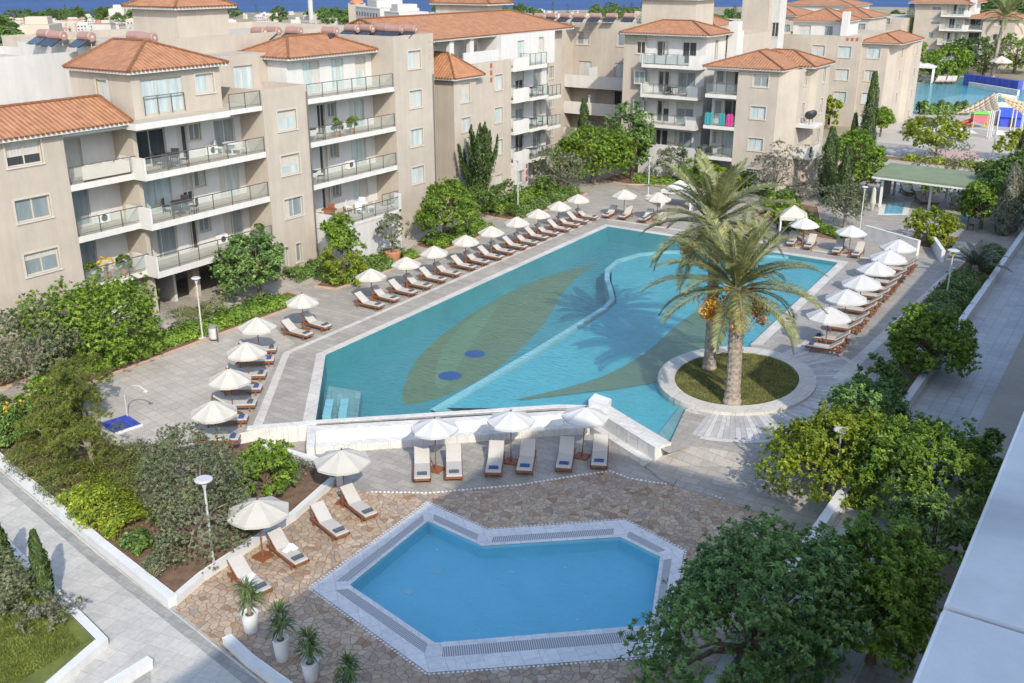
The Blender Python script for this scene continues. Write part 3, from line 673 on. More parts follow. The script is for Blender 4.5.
# mitre blocks that interrupt the grating at the corners
mb = MB()
for k in range(7):
    a, b = Vector(r1[k]), Vector(r2[k])
    for o_ in (-1, 1):
        e = (Vector(r2[(k + o_) % 7]) - b).normalized(); e1 = (Vector(r1[(k + o_) % 7]) - a).normalized()
        v = [(*a, TZ + .019), (*b, TZ + .019), (*(b + e * .34), TZ + .019), (*(a + e1 * .3), TZ + .019)]
        if (Vector(v[1]) - Vector(v[0])).cross(Vector(v[3]) - Vector(v[0])).z < 0: v = v[::-1]
        mb.quad(*v)
S('coping_corner_slabs', mb, 'marble_band')
# dentil line of small cobbles round the coping
mb = MB(); co_ = offset_poly(cpo, .07)
for k in range(7):
    a, b = Vector(co_[k]), Vector(co_[(k + 1) % 7]); L = (b - a).length; c = int(L / .15)
    for j in range(c):
        p = a.lerp(b, (j + .5) / c); mb.box(p.x - .04, p.x + .04, p.y - .04, p.y + .04, TZ, TZ + .016)
tag(mb.build('cobble_edging', M['white_paint']), kind='stuff')
for px, py, rr in ((437, 571, .17), (409, 592, .17)):
    c = ground(px, py, SPZ); mb = MB(); mb.box(c[0] - rr, c[0] + rr, c[1] - rr, c[1] + rr, SPZ, SPZ + .012); tag(mb.build('floor_drain', M['pool_pale']), 'square pale drain cover on the small pool floor, ' + ('upper one' if py < 580 else 'lower one'), 'drain')
for i, (px, py) in enumerate(((437, 550), (378, 597), (512, 572), (565, 568), (577, 620), (445, 642))):
    c = ground(px, py, SPZ); mb = MB(); mb.lathe([(.05, 0), (.05, .02)], 10, (c[0], c[1], SPZ)); tag(mb.build('pool_inlet', M['white_paint']), 'small round white inlet on the blue floor of the small pool', 'pool inlet', 'floor inlets of the small pool')

# ---------------- garden bed lower left, path, walls
gard = [(-27.45, 28.2), (-26.75, 24.8), (-26.45, 19.9), (-26.05, 18.45), (-31.0, 19.35), (-41.0, 21.35), (-62, 25.5), (-62, 26.0), (-46, 23.5), (-43.0, 26.4), (-38.8, 24.85), (-34.9, 24.85), (-32.55, 29.0), (-32.3, 27.8)]
sheet('garden_soil', gard, lambda x, y: -0.52, 'soil')
sheet('lower_path', [(-62, 25.2), (-41.2, 20.95), (-31.0, 18.95), (-25.75, 18.05), (-19.0, 16.9), (-14, 10), (-8.3, 9), (-8.3, 5.2), (-61.9, 5.2)], TZ + .004, 'path_pave')
def wall_thing(name, label, pts, th, z0, z1, mat='white_paint', closed=False, cat='wall'):
    mb = MB(); P = [Vector(p) for p in pts]
    for k in range(len(P)):
        pass
    def nrm(j):
        d = (P[min(j + 1, len(P) - 1)] - P[max(j - 1, 0)]).normalized()
        d1 = (P[j] - P[j - 1]).normalized() if j > 0 else d; d2 = (P[j + 1] - P[j]).normalized() if j < len(P) - 1 else d
        n = Vector((-d1.y, d1.x)) + Vector((-d2.y, d2.x)); n.normalize(); c = max(.4, n.dot(Vector((-d1.y, d1.x)))); return n * (th / 2 / c)
    L = [P[j] + nrm(j) for j in range(len(P))]; Rr = [P[j] - nrm(j) for j in range(len(P))]
    mb.prism([(v.x, v.y) for v in L] + [(v.x, v.y) for v in Rr[::-1]], z0, z1)
    return tag(mb.build(name, M[mat], bevel=0.015), label, cat)
wall_thing('garden_wall', 'long low white wall between the lower path and the shrub garden', [(-62, 25.35), (-41.1, 21.15), (-31.0, 19.15), (-25.9, 18.25)], .34, TZ, -.42)
wall_thing('garden_kerb', 'white kerb wall between the garden bed and the crazy paving', [(-25.95, 18.3), (-26.3, 19.85), (-26.6, 24.8), (-27.3, 27.9)], .26, TZ, -.5)
wall_thing('garden_end_wall', 'short white wall behind the terrace umbrella at the garden corner', [(-31.9, 28.0), (-27.5, 28.35), (-26.9, 27.9)], .3, TZ, -.12)
wall_thing('planter_wall', 'low white wall with three white planters behind it, at the bottom edge', [(-22.75, 17.85), (-21.3, 17.5), (-18.6, 17.1), (-15, 13.5)], .3, TZ, -.5)
wall_thing('lawn_wall', 'white retaining wall round the small lawn at the bottom left corner', [(-25.2, 12.0), (-26.05, 15.5), (-30.8, 16.5), (-45, 19.4)], .34, TZ, -.5)
sheet('corner_lawn', [(-25.35, 12), (-26.2, 15.4), (-30.85, 16.35), (-45, 19.2), (-45, 12)], -.5, 'lawn_bright')
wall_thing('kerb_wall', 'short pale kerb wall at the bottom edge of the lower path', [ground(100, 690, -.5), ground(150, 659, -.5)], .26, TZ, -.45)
sheet('painted_shade_sheet', [ground(x, y, TZ) for x, y in ((112, 700), (150, 668), (153, 700))], TZ + .008, 'dark_pave_shade')  # flat dark sheet standing in for the shade inside the kerb wall
sheet('path_edge_strip', [(-62, 25.05), (-41.1, 20.86), (-31.0, 18.86), (-25.75, 18.0), (-19.0, 16.8), (-19.1, 16.45), (-25.8, 17.6), (-31.0, 18.45), (-41.1, 20.45), (-62, 24.6)], TZ + .008, 'dark_pave_shade')
# garden drains on the path
# ---------------- planting beds along the left building, with kerbs
def bed(name, poly, z=0.05, mat='soil', kerb=True):
    o = sheet(name, poly, z, mat)
    if kerb:
        mb = MB(); q = offset_poly(poly, .12); nn = len(poly)
        for k in range(nn):
            a, b, c, d = poly[k], poly[(k + 1) % nn], q[(k + 1) % nn], q[k]
            v = [(*a, .1), (*d, .1), (*c, .1), (*b, .1)]
            if (Vector(v[1]) - Vector(v[0])).cross(Vector(v[3]) - Vector(v[0])).z < 0: v = v[::-1]
            mb.quad(*v)
            w = [(*d, 0), (*c, 0), (*c, .1), (*d, .1)]; mb.quad(*w)
            w = [(*b, 0.0), (*a, 0.0), (*a, .1), (*b, .1)]; mb.quad(*w)
        S('kerb', mb, 'kerb' if mat != 'soil' else 'terra_kerb')
    return o
M['terra_kerb'] = simple('red_kerb', (0.45, 0.31, 0.22), 0.9, 0.15, 2)
bed('planting_bed', [(-44.2, 26.3), (-44.2, 43.2), (-45.0, 44.4), (-46.6, 44.6), (-46.8, 26.3)])
bed('planting_bed', [(-48.95, 20.0), (-47.3, 20.0), (-47.3, 35.5), (-48.95, 35.5)])
bed('planting_bed', [(-44.5, 47.0), (-44.3, 51.0), (-44.5, 56.5), (-46.6, 56.5), (-47.2, 50.0), (-46.0, 46.7)])
bed('planting_bed', [(-44.3, 58.0), (-44.5, 66.0), (-46.6, 67.0), (-47.0, 58.6)])
bed('planting_bed', [(-44.5, 69.5), (-45.2, 82.5), (-49.8, 84.0), (-50.2, 70.0)])
bed('planting_bed', [(-43.8, 88.5), (-40.5, 90.0), (-31.0, 90.6), (-29.5, 88.5), (-29.0, 92.9), (-47.0, 92.9), (-47, 89.0)])
bed('planting_bed', [(-28.5, 82.5), (-24.5, 79.0), (-22.9, 78.0), (-20.0, 77.6), (-19.6, 78.8), (-22.5, 81.5), (-25.0, 88.5), (-28.3, 89.5)])
bed('planting_bed', [(-15.3, 79.4), (-12.3, 79.2), (-12.3, 84.0), (-15.5, 84.0)])
bed('planting_bed', [(-11.2, 62.5), (-8.3, 55.0), (-8.3, 80.5), (-10.5, 77.0)], kerb=True)
bed('planting_bed', [(-10.6, 41.0), (-8.35, 40.5), (-8.35, 53.5), (-9.6, 53.5)])
sheet('walkway_paving', [(-46.9, 20), (-46.9, 84), (-49.0, 84), (-49.0, 20)], .003, 'pale_pave')
# right-hand wall and footpath, facade podium
wall_thing('right_planter_wall', 'long white retaining wall beside the paved footpath on the right', [(-8.1, 10), (-8.1, 60), (-8.0, 88)], .36, TZ, .62)
sheet('footpath', [(-7.9, 10), (-4.7, 10), (-4.7, 92), (-7.9, 92)], .004, 'strip_pave')
# roads and car park beyond the resort
sheet('access_road', [(-75, 110.5), (-9.0, 100.8), (8, 99), (8, 118), (-9, 119.0), (-28.6, 124), (-75, 126)], .006, 'asphalt')
sheet('parking_bay', [(-31.5, 108.8), (-26.8, 108.2), (-28.4, 114.6), (-33.4, 115.2)], .012, 'pink_pave')
sheet('parking_bay', [(-26.8, 108.2), (-21.5, 107.5), (-22.6, 113.8), (-28.4, 114.6)], .012, 'cream_pave')
sheet('parking_bay', [(-21.5, 107.5), (-16.5, 106.8), (-17.2, 113.1), (-22.6, 113.8)], .012, 'pink_pave')
sheet('parking_bay', [(-22.0, 121.4), (-17.0, 120.6), (-17.6, 127.5), (-23.3, 127.8)], .012, 'pink_pave')
sheet('parking_bay', [(-17.0, 120.6), (-10.5, 119.6), (-10.5, 127.0), (-17.6, 127.5)], .012, 'cream_pave')
bed('road_island', [(-40.0, 118.2), (-26.0, 116.6), (-14.0, 115.2), (-14.0, 117.0), (-26.0, 118.6), (-40.0, 120.0)], .06)
sheet('forecourt', [(-33, 128.2), (8, 128.2), (8, 175), (-33, 181)], .0, 'cream_pave')
# back pool of the neighbouring block
bp = [ground(x, y, 0.02) for x, y in ((906, 112), (903, 98), (908, 86), (932, 79), (960, 77), (1000, 83), (1030, 92), (1040, 112), (960, 108))]
sheet('back_pool_deck', offset_poly(bp, 6.0), .02, 'cream_pave')
sheet('back_pool_floor', bp, .03, 'lagoon_tile')
sheet('back_pool_water', bp, .06, 'water')
bp2 = smooth_poly([ground(x, y, .03) for x, y in ((940, 98), (965, 94), (990, 96), (980, 106), (950, 105))], 1); sheet('back_pool_shallow', bp2, .045, 'pool_pale')
# ============================================================ buildings
def wall_seg(mb, p0, p1, z0, z1, holes=(), depth=0.16):
    """vertical wall from p0 to p1, outward normal to the right of the run; holes = (s0,s1,za,zb) along it"""
    d = Vector((p1[0] - p0[0], p1[1] - p0[1])); L = d.length; d.normalize(); nx, ny = d.y, -d.x
    P = lambda s, z, t=0.0: (p0[0] + d.x * s - nx * t, p0[1] + d.y * s - ny * t, z)
    hs = [(max(0.01, a), min(L - .01, b), max(z0 + .005, c), min(z1 - .005, e)) for a, b, c, e in holes]
    S_ = sorted({0.0, L} | {h[0] for h in hs} | {h[1] for h in hs}); Z_ = sorted({z0, z1} | {h[2] for h in hs} | {h[3] for h in hs})
    for i in range(len(S_) - 1):
        for j in range(len(Z_) - 1):
            sm, zm = (S_[i] + S_[i + 1]) / 2, (Z_[j] + Z_[j + 1]) / 2
            if any(h[0] < sm < h[1] and h[2] < zm < h[3] for h in hs): continue
            mb.quad(P(S_[i], Z_[j]), P(S_[i + 1], Z_[j]), P(S_[i + 1], Z_[j + 1]), P(S_[i], Z_[j + 1]))
    for a, b, c, e in hs:
        mb.quad(P(a, c), P(b, c), P(b, c, depth), P(a, c, depth)); mb.quad(P(a, e, depth), P(b, e, depth), P(b, e), P(a, e))
        mb.quad(P(a, c, depth), P(a, e, depth), P(a, e), P(a, c)); mb.quad(P(b, c), P(b, e), P(b, e, depth), P(b, c, depth))
    return P

CURT = random.Random(91)
class Bld:
    def __init__(s, name, label, loc):
        s.root = thing(name, label, 'building', loc); s.loc = Vector(loc); s.w = {}
    def mb(s, mat):
        if mat not in s.w: s.w[mat] = MB()
        return s.w[mat]
    def part(s, mb, name, mat, parent=None, **k):
        o = mb.build(name, M[mat] if isinstance(mat, str) else mat, None, **k)
        if parent is None: o.parent = s.root; o.location = -s.loc
        else: o.parent = parent
        return o
    # window set into a wall hole: opening axis 'X' means the wall faces +X (runs along Y)
    def opening(s, P, a, b, c, e, kind, depth=.16):
        W = b - a; pr_ = 0.035
        def bar(mb, a0, b0, c0, e0, t0, t1):
            q = [P(a0, c0, t0), P(b0, c0, t0), P(b0, e0, t0), P(a0, e0, t0)]; r = [P(a0, c0, t1), P(b0, c0, t1), P(b0, e0, t1), P(a0, e0, t1)]
            mb.quad(*q); mb.quad(r[3], r[2], r[1], r[0])
            for k in range(4): mb.quad(q[k], r[k], r[(k + 1) % 4], q[(k + 1) % 4])
        fm = MB(); f = .07
        surround = kind.startswith('w')
        if surround:   # raised stucco surround
            g = .10; o = -pr_
            bar(fm, a - g, b + g, e, e + g, o, .02); bar(fm, a - g, a, c, e, o, .02); bar(fm, b, b + g, c, e, o, .02)
        am = MB()
        t0, t1 = depth - .07, depth - .01
        bar(am, a, a + f, c, e, t0, t1); bar(am, b - f, b, c, e, t0, t1); bar(am, a + f, b - f, c, c + f, t0, t1); bar(am, a + f, b - f, e - f, e, t0, t1)
        nm = 1 if W < 2.6 else 2
        if W > .75:
            for k in range(nm):
                m = a + W * (k + 1) / (nm + 1); bar(am, m - .035, m + .035, c + f, e - f, t0 + .005, t1)
        gl = MB(); gl.quad(P(a, c, depth - .03), P(b, c, depth - .03), P(b, e, depth - .03), P(a, e, depth - .03))
        g = {'p': 'glass_pale', 'm': 'glass_mid', 'd': 'glass_dark'}[kind[1] if len(kind) > 1 else 'p']
        nm_ = 'sliding_door' if kind[0] == 'd' else 'window'
        o = s.part(am, nm_, 'alu' if kind[0] == 'd' else 'frame')
        s.part(gl, 'pane', g, o)
        if fm.v: s.part(fm, 'surround', 'frame', o)
        u = CURT.random()
        if W > .6 and u < .62:     # a drawn curtain or lowered blind behind part of the pane
            cm = MB(); z0_, t = (c + f, depth - .032)
            if u < .2: x0_, x1_, z0_ = a + f, b - f, e - (e - c) * CURT.uniform(.25, .6)
            else:
                w_ = W * CURT.uniform(.2, .46); x0_, x1_ = (a + f, a + f + w_) if u < .41 else (b - f - w_, b - f)
            n_ = max(2, int((x1_ - x0_) / .09))
            for k in range(n_):
                xa, xb = x0_ + (x1_ - x0_) * k / n_, x0_ + (x1_ - x0_) * (k + 1) / n_; d_ = .012 * (k % 2)
                cm.quad(P(xa, z0_, t - d_), P(xb, z0_, t - .012 + d_), P(xb, e - f, t - .012 + d_), P(xa, e - f, t - d_))
            s.part(cm, 'curtain', 'cushion', o)
        if kind[0] == 'w':
            sm = MB(); bar(sm, a - .12, b + .12, c - .09, c, -.07, .03); s.part(sm, 'sill', 'sill', o)
        return o
    def wall(s, p0, p1, z0, z1, mat='beige', ops=(), depth=.16):
        """ops: (centre along the wall in world Y or X, width, z0, z1, kind)"""
        d = Vector((p1[0] - p0[0], p1[1] - p0[1])); L = d.length; d.normalize(); hs = []
        for c, w, a, b, k in ops:
            sc_ = (c - p0[1]) / d.y if abs(d.y) > .7 else (c - p0[0]) / d.x
            hs.append((sc_ - w / 2, sc_ + w / 2, a, b))
        P = wall_seg(s.mb(mat), p0, p1, z0, z1, hs, depth)
        for h, o in zip(hs, ops):
            h = (max(.01, h[0]), min(L - .01, h[1]), h[2], h[3]); s.opening(P, *h, o[4], depth)
    def block(s, x0, x1, y0, y1, z0, z1, mat='beige', fx=(), fy=(), top='floor_tile', fxm=None, fym=None, parapet=0.0, sides='xyXY'):
        """box with openings on its +X face (fx) and -Y face (fy)"""
        if 'x' in sides: s.wall((x1, y0), (x1, y1), z0, z1, fxm or mat, fx)
        if 'y' in sides: s.wall((x0, y0), (x1, y0), z0, z1, fym or mat, fy)
        m = s.mb(mat)
        if 'Y' in sides: wall_seg(m, (x1, y1), (x0, y1), z0, z1)
        if 'X' in sides: wall_seg(m, (x0, y1), (x0, y0), z0, z1)
        zt = z1 - parapet
        if parapet > 0:
            t = .18
            m.quad((x0, y0, z1), (x1, y0, z1), (x1 - t, y0 + t, z1), (x0 + t, y0 + t, z1)); m.quad((x1, y0, z1), (x1, y1, z1), (x1 - t, y1 - t, z1), (x1 - t, y0 + t, z1))
            m.quad((x1, y1, z1), (x0, y1, z1), (x0 + t, y1 - t, z1), (x1 - t, y1 - t, z1)); m.quad((x0, y1, z1), (x0, y0, z1), (x0 + t, y0 + t, z1), (x0 + t, y1 - t, z1))
            for a, b in (((x0 + t, y0 + t), (x0 + t, y1 - t)), ((x0 + t, y1 - t), (x1 - t, y1 - t)), ((x1 - t, y1 - t), (x1 - t, y0 + t)), ((x1 - t, y0 + t), (x0 + t, y0 + t))): wall_seg(m, a, b, zt, z1)
            s.mb('floor_tile').quad((x0 + t, y0 + t, zt), (x1 - t, y0 + t, zt), (x1 - t, y1 - t, zt), (x0 + t, y1 - t, zt))
        else: m.quad((x0, y0, z1), (x1, y0, z1), (x1, y1, z1), (x0, y1, z1))
    def balcony(s, x0, x1, y0, y1, zf, rails, solid='', th=.34, post=1.25, glass=True, h=1.0, mat='slab', drop=0.06):
        """slab with its walking level at zf; rails/solid name the sides: E=+X front, S=-Y, N=+Y"""
        b = MB(); b.box(x0, x1, y0, y1, zf - th + drop, zf + drop)
        o = s.part(b, 'balcony', mat)
        f = MB(); f.quad((x0, y0, zf + drop + .004), (x1 - .1, y0, zf + drop + .004), (x1 - .1, y1, zf + drop + .004), (x0, y1, zf + drop + .004)); s.part(f, 'tiled_floor', 'floor_tile', o)
        E = {'E': ((x1 - .06, y0 + .06), (x1 - .06, y1 - .06)), 'S': ((x0, y0 + .06), (x1 - .06, y0 + .06)), 'N': ((x0, y1 - .06), (x1 - .06, y1 - .06))}
        for k in solid:
            (ax, ay), (bx, by) = E[k]; p = MB()
            if k == 'E': p.box(ax - .1, ax + .06, ay - .06, by + .06, zf + drop, zf + h)
            else: p.box(min(ax, bx), max(ax, bx) + .06, ay - .06, ay + .08, zf + drop, zf + h)
            s.part(p, 'parapet', mat, o)
        for k in rails:
            (ax, ay), (bx, by) = E[k]
            if k == 'E':
                if 'S' in solid: ay += .1
                if 'N' in solid: by -= .1
            A, B = Vector((ax, ay)), Vector((bx, by)); L = (B - A).length; n = max(2, round(L / post) + 1); r = MB(); g = MB()
            for i in range(n):
                q = A.lerp(B, i / (n - 1)); r.box(q.x - .022, q.x + .022, q.y - .022, q.y + .022, zf + drop, zf + h)
            dx, dy = ((0.022, 0) if abs(B.x - A.x) < .01 else (0, .022))
            r.box(min(A.x, B.x) - dx - .005, max(A.x, B.x) + dx + .005, min(A.y, B.y) - dy - .005, max(A.y, B.y) + dy + .005, zf + h, zf + h + .045)
            r.box(min(A.x, B.x) - dx * .5, max(A.x, B.x) + dx * .5, min(A.y, B.y) - dy * .5, max(A.y, B.y) + dy * .5, zf + .20, zf + .225)
            ro = s.part(r, 'railing', 'rail', o)
            if glass:
                g.quad((A.x, A.y, zf + .22), (B.x, B.y, zf + .22), (B.x, B.y, zf + h - .08), (A.x, A.y, zf + h - .08)); s.part(g, 'glass_panel', 'rail_glass', o)
        return o
    def hip(s, x0, x1, y0, y1, z, h, over=.45, ridge=None, mat='roof', gx0=False, gx1=False, gy0=False, gy1=False):
        """hipped tile roof with a white eave board; g** = that end is a gable (no hip)"""
        x0 -= over; x1 += over; y0 -= over; y1 += over
        fb = MB(); fb.box(x0 + .04, x1 - .04, y0 + .04, y1 - .04, z - .16, z); s.part(fb, 'eave_board', 'slab')
        W, D = x1 - x0, y1 - y0; zt = z + h; zb = z + .02; m = MB()
        ax = ridge or ('X' if W >= D else 'Y'); sl = lambda r: math.hypot(r, h)
        if ax == 'X':
            r = D / 2; yc = (y0 + y1) / 2; ra = x0 + (0 if gx0 else min(r, W / 2 - .01)); rb = x1 - (0 if gx1 else min(r, W / 2 - .01))
            A, B, C, E_, P, Q = (x0, y0, zb), (x1, y0, zb), (x1, y1, zb), (x0, y1, zb), (ra, yc, zt), (rb, yc, zt); l = sl(r)
            m.quad(A, B, Q, P, uv=[(x0, l), (x1, l), (rb, 0), (ra, 0)]); m.quad(C, E_, P, Q, uv=[(x1, l), (x0, l), (ra, 0), (rb, 0)])
            m.tri(B, C, Q, uv=[(y0, sl(x1 - rb)), (y1, sl(x1 - rb)), (yc, 0)]); m.tri(E_, A, P, uv=[(y1, sl(ra - x0)), (y0, sl(ra - x0)), (yc, 0)])
            hips = [(A, P), (E_, P), (B, Q), (C, Q), (P, Q)]
        else:
            r = W / 2; xc = (x0 + x1) / 2; ra = y0 + (0 if gy0 else min(r, D / 2 - .01)); rb = y1 - (0 if gy1 else min(r, D / 2 - .01))
            A, B, C, E_, P, Q = (x0, y0, zb), (x1, y0, zb), (x1, y1, zb), (x0, y1, zb), (xc, ra, zt), (xc, rb, zt); l = sl(r)
            m.quad(B, C, Q, P, uv=[(y0, l), (y1, l), (rb, 0), (ra, 0)]); m.quad(E_, A, P, Q, uv=[(y1, l), (y0, l), (ra, 0), (rb, 0)])
            m.tri(A, B, P, uv=[(x0, sl(ra - y0)), (x1, sl(ra - y0)), (xc, 0)]); m.tri(C, E_, Q, uv=[(x1, sl(y1 - rb)), (x0, sl(y1 - rb)), (xc, 0)])
            hips = [(A, P), (B, P), (C, Q), (E_, Q), (P, Q)]
        hm = m
        for a, b in hips:
            a, b = Vector(a) + Vector((0, 0, .03)), Vector(b) + Vector((0, 0, .03))
            if (b - a).length > .3:
                k = int((b - a).length / .4) + 1
                pts = [a.lerp(b, i / k) for i in range(k + 1)]; hm.tube(pts, [.085 + .018 * (i % 2) for i in range(k + 1)], 6)
        # row of scalloped eave tiles along the visible edges
        for a, b in ((A, B), (B, C), (E_, A)):
            a, b = Vector(a), Vector(b); k = int((b - a).length / .30); d = (b - a).normalized()
            for i in range(k):
                q = a + d * (.15 + i * .30); hm.box(q.x - .07, q.x + .07, q.y - .07, q.y + .07, z - .03, z + .07)
        return s.part(m, 'roof', mat)
    def squares(s, axis, pos, c, z, n=3, horizontal=False, mat='orange'):
        m = MB()
        for k in range(n):
            a = c + (k * .62 if horizontal else 0); zz = z - (0 if horizontal else k * .62)
            if axis == 'X': m.box(pos - .02, pos + .03, a - .16, a + .16, zz - .2, zz + .2)
            else: m.box(a - .16, a + .16, pos - .03, pos + .02, zz - .2, zz + .2)
        s.part(m, 'wall_squares', mat)
    def done(s):
        names = {'beige': 'wall', 'white': 'white_wall', 'beige_dark': 'taupe_and_shade_wall', 'floor_tile': 'terrace_floor', 'slab': 'white_trim', 'grey_wall': 'grey_wall'}
        for k, m in s.w.items():
            if m.v: s.part(m, names.get(k, k), k)
        return s.root
def F(k, g=0.0): return FL[k] + g
def W1(c, z, kind='wp', w=1.55, h=1.15): return (c, w, z, z + h, kind)

# ---------------------------------------------------------------- left building
B = Bld('apartment_building', 'long beige apartment block on the left with rows of white glass-railed balconies', (-56, 43, 0))
XF = -50.0
# gable wing with three windows and corner loggias
B.block(-60, XF, 20, 32.45, 0, 11.75, fx=[W1(30.1, FL[k] + 1.55, kd, 2.0, 1.2) for k, kd in ((1, 'wm'), (2, 'wm'), (3, 'wd'))])
B.block(-60, -52.0, 32.45, 37.0, 0, 11.75, fx=[(33.7, 2.2, FL[k] + .1, FL[k] + 2.2, 'dm') for k in (1, 2, 3)], fxm='white', sides='xXY')
for k in (1, 2, 3): B.balcony(-52.0, XF, 32.46, 36.95, FL[k], 'E', post=1.5)
B.mb('slab').box(-52, XF - .02, 32.46, 36.95, 11.45, 11.75)
B.hip(-54.6, XF - .05, 20, 36.15, 11.85, 1.25, .5, 'Y', gy1=True)
# pier between loggia and main balconies
B.block(-60, -50.2, 36.95, 37.25, 0, 11.7)
# balcony bay with penthouse
B.block(-60, -51.2, 37.25, 46.2, 2.9, 11.7, 'white', fx=[o for k in (1, 2, 3) for o in ((38.9, 2.3, FL[k] + .1, FL[k] + 2.2, 'dd' if k == 3 else 'dp' if k == 2 else 'dm'), (41.3, .8, FL[k] + .1, FL[k] + 2.15, 'dd'), (42.3, .9, FL[k] + 1.1, FL[k] + 2.15, 'wm'), (44.7, 1.7, FL[k] + .1, FL[k] + 2.15, 'dm' if k != 2 else 'dp'))])
for k in (1, 2, 3): B.balcony(-51.2, -49.0, 36.6, 46.05, FL[k], 'E', 'S', post=1.5, th=.36)
B.balcony(-51.2, -49.0, 36.4, 43.34, FL[4], '', th=.36)
# open ground floor: back wall and two columns
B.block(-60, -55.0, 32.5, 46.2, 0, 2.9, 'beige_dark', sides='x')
for yy in (36.9, 41.0, 45.6): B.mb('beige').box(-51.6, -51.0, yy - .25, yy + .25, 0, 2.6)
B.mb('white').box(-55.0, -51.3, 39.4, 39.6, 0, 2.6)
B.block(-56.2, -50.5, 37.55, 44.15, 11.75, 14.45, fx=[(39.7, 3.0, 11.95, 13.95, 'dp'), (42.9, 1.4, 12.8, 13.95, 'wp')], fy=[(-53.2, 1.0, 12.0, 13.9, 'wp')])
fr = MB()
for yy in (38.25, 39.2, 40.2, 41.15): fr.box(-50.46, -50.4, yy - .02, yy + .02, 11.95, 13.0)
fr.box(-50.46, -50.4, 38.25, 41.15, 12.98, 13.02); B.part(fr, 'railing', 'rail')
B.hip(-55.6, -50.5, 37.55, 44.15, 14.5, 1.4, .45, 'X', gx0=True)
B.block(-60, -53.0, 44.1, 50.6, 11.7, 14.6, fx=[(45.3, .9, 11.8, 13.9, 'dm'), (48.4, 1.7, 11.8, 13.9, 'dp')], sides='xX')
B.balcony(-53.0, -49.0, 43.36, 46.05, FL[4], 'E', th=.3, drop=.08, post=1.2)
# projecting pier with windows
B.block(-60, -49, 46.1, 50.15, 0, 12.75, parapet=.9, fx=[W1(48.15, FL[k] + 1.2, 'wp' if k != 1 else 'wm', 1.7, 1.3) for k in (1, 2, 3)] + [(46.9, .5, .9, 2.2, 'wm'), (48.3, .5, .9, 2.2, 'wm')])
# second balcony bay
B.block(-60, -51.2, 50.15, 59.4, 0, 11.7, 'white', fx=[o for k in (1, 2, 3) for o in ((51.4, 1.8, FL[k] + .1, FL[k] + 2.2, 'dm'), (53.7, .8, FL[k] + .1, FL[k] + 2.15, 'dd'), (54.8, .9, FL[k] + 1.1, FL[k] + 2.15, 'wm'), (57.5, 1.7, FL[k] + .1, FL[k] + 2.15, 'dp'))])
for k in (2, 3): B.balcony(-51.2, -49.0, 50.16, 59.34, FL[k], 'E', post=1.5)
B.balcony(-51.2, -49.0, 50.16, 59.34, FL[4], 'E', post=1.5)
B.balcony(-51.2, -49.0, 57.4, 59.34, FL[1], 'E', post=1.0)
B.block(-51.2, -47.2, 50.2, 57.3, 0, 2.98, 'white')
B.balcony(-51.2, -47.15, 50.15, 57.35, 3.05, 'E', post=1.4, th=.2)
pm = MB(); pm.box(-51.2, -47.2, 50.16, 50.36, 2.95, 3.95); B.part(pm, 'parapet', 'white'); pm = MB(); pm.box(-47.6, -47.15, 57.1, 57.4, 2.95, 4.3); B.part(pm, 'corner_post', 'white')
B.block(-56.0, -51.2, 50.6, 59.42, 11.7, 14.3, 'white', fx=[(53.0, 1.7, 11.8, 13.95, 'dp'), (55.7, 1.3, 11.8, 13.95, 'dp'), (58.2, 1.2, 11.8, 13.95, 'dp')])
B.hip(-55.4, -50.9, 50.6, 58.85, 14.35, 1.2, .5, 'Y', gy1=False)
# tall right-hand pier
B.block(-60, -49, 59.4, 64.25, 0, 15.35, parapet=.5, fx=[W1(61.85, FL[k] + 1.2, 'wp', 1.5, 1.3) for k in (1, 2, 3, 4)])
B.squares('X', -49, 63.75, 14.9, 3, False, 'beige_dark')
dp = MB()
for y in (64.05, 50.05): dp.tube([(-48.93, y, .1), (-48.93, y, 12.3)], .05, 6)
dp2 = MB(); dp2.tube([(-50.9, 37.45, .1), (-50.9, 37.45, 11.4)], .05, 6)
o = B.part(dp, 'downpipe', 'rail'); B.part(dp2, 'downpipe', 'rail')
# long rear spine with parapet, stair head on top
B.block(-68.6, -56.0, 41.1, 64.2, 0, 15.7, parapet=.5)
B.block(-68.6, -60.0, 24.0, 41.1, 0, 15.0, 'grey_wall', parapet=.5)
B.block(-66.5, -57.0, 40.9, 43.0, 10, 15.39, 'grey_wall', fy=[(-60.0, 1.0, 11.9, 14.0, 'wp')], parapet=.4)
B.block(-62.7, -58.0, 47.5, 52.0, 14.9, 17.5)
B.hip(-62.7, -58.0, 47.5, 52.0, 17.55, 1.2, .5, 'X')
B.done()

# ---------------------------------------------------------------- middle building
G = -0.3
B = Bld('apartment_building', 'beige and white apartment block in the middle with glass-fronted corner balconies and long tile roof', (-57, 80, G))
XM = -51.5
f = lambda k: FL[k] + G
B.block(-64, XM - .05, 70.3, 73.6, G, 11.3, fym='beige_dark', fx=[(72.0, 1.3, f(k) + .7 if k == 3 else f(k) + 1.1, f(k) + 2.3, 'wp') for k in (1, 2, 3)])  # shade on the wing's side face is put into its darker wall colour
B.hip(-59.0, XM - .05, 70.3, 74.0, 11.3, 1.9, .45, 'X')
B.block(-64, XM - .35, 73.6, 79.7, G, 12.2, parapet=.7, fx=[W1(77.6, f(k) + 1.2, 'wp', 1.25, 1.35) for k in (1, 2, 3)] + [(77.6, 1.3, f(0) + .1, f(0) + 2.2, 'dp')])
B.squares('X', XM - .35, 76.4, 11.9, 3)
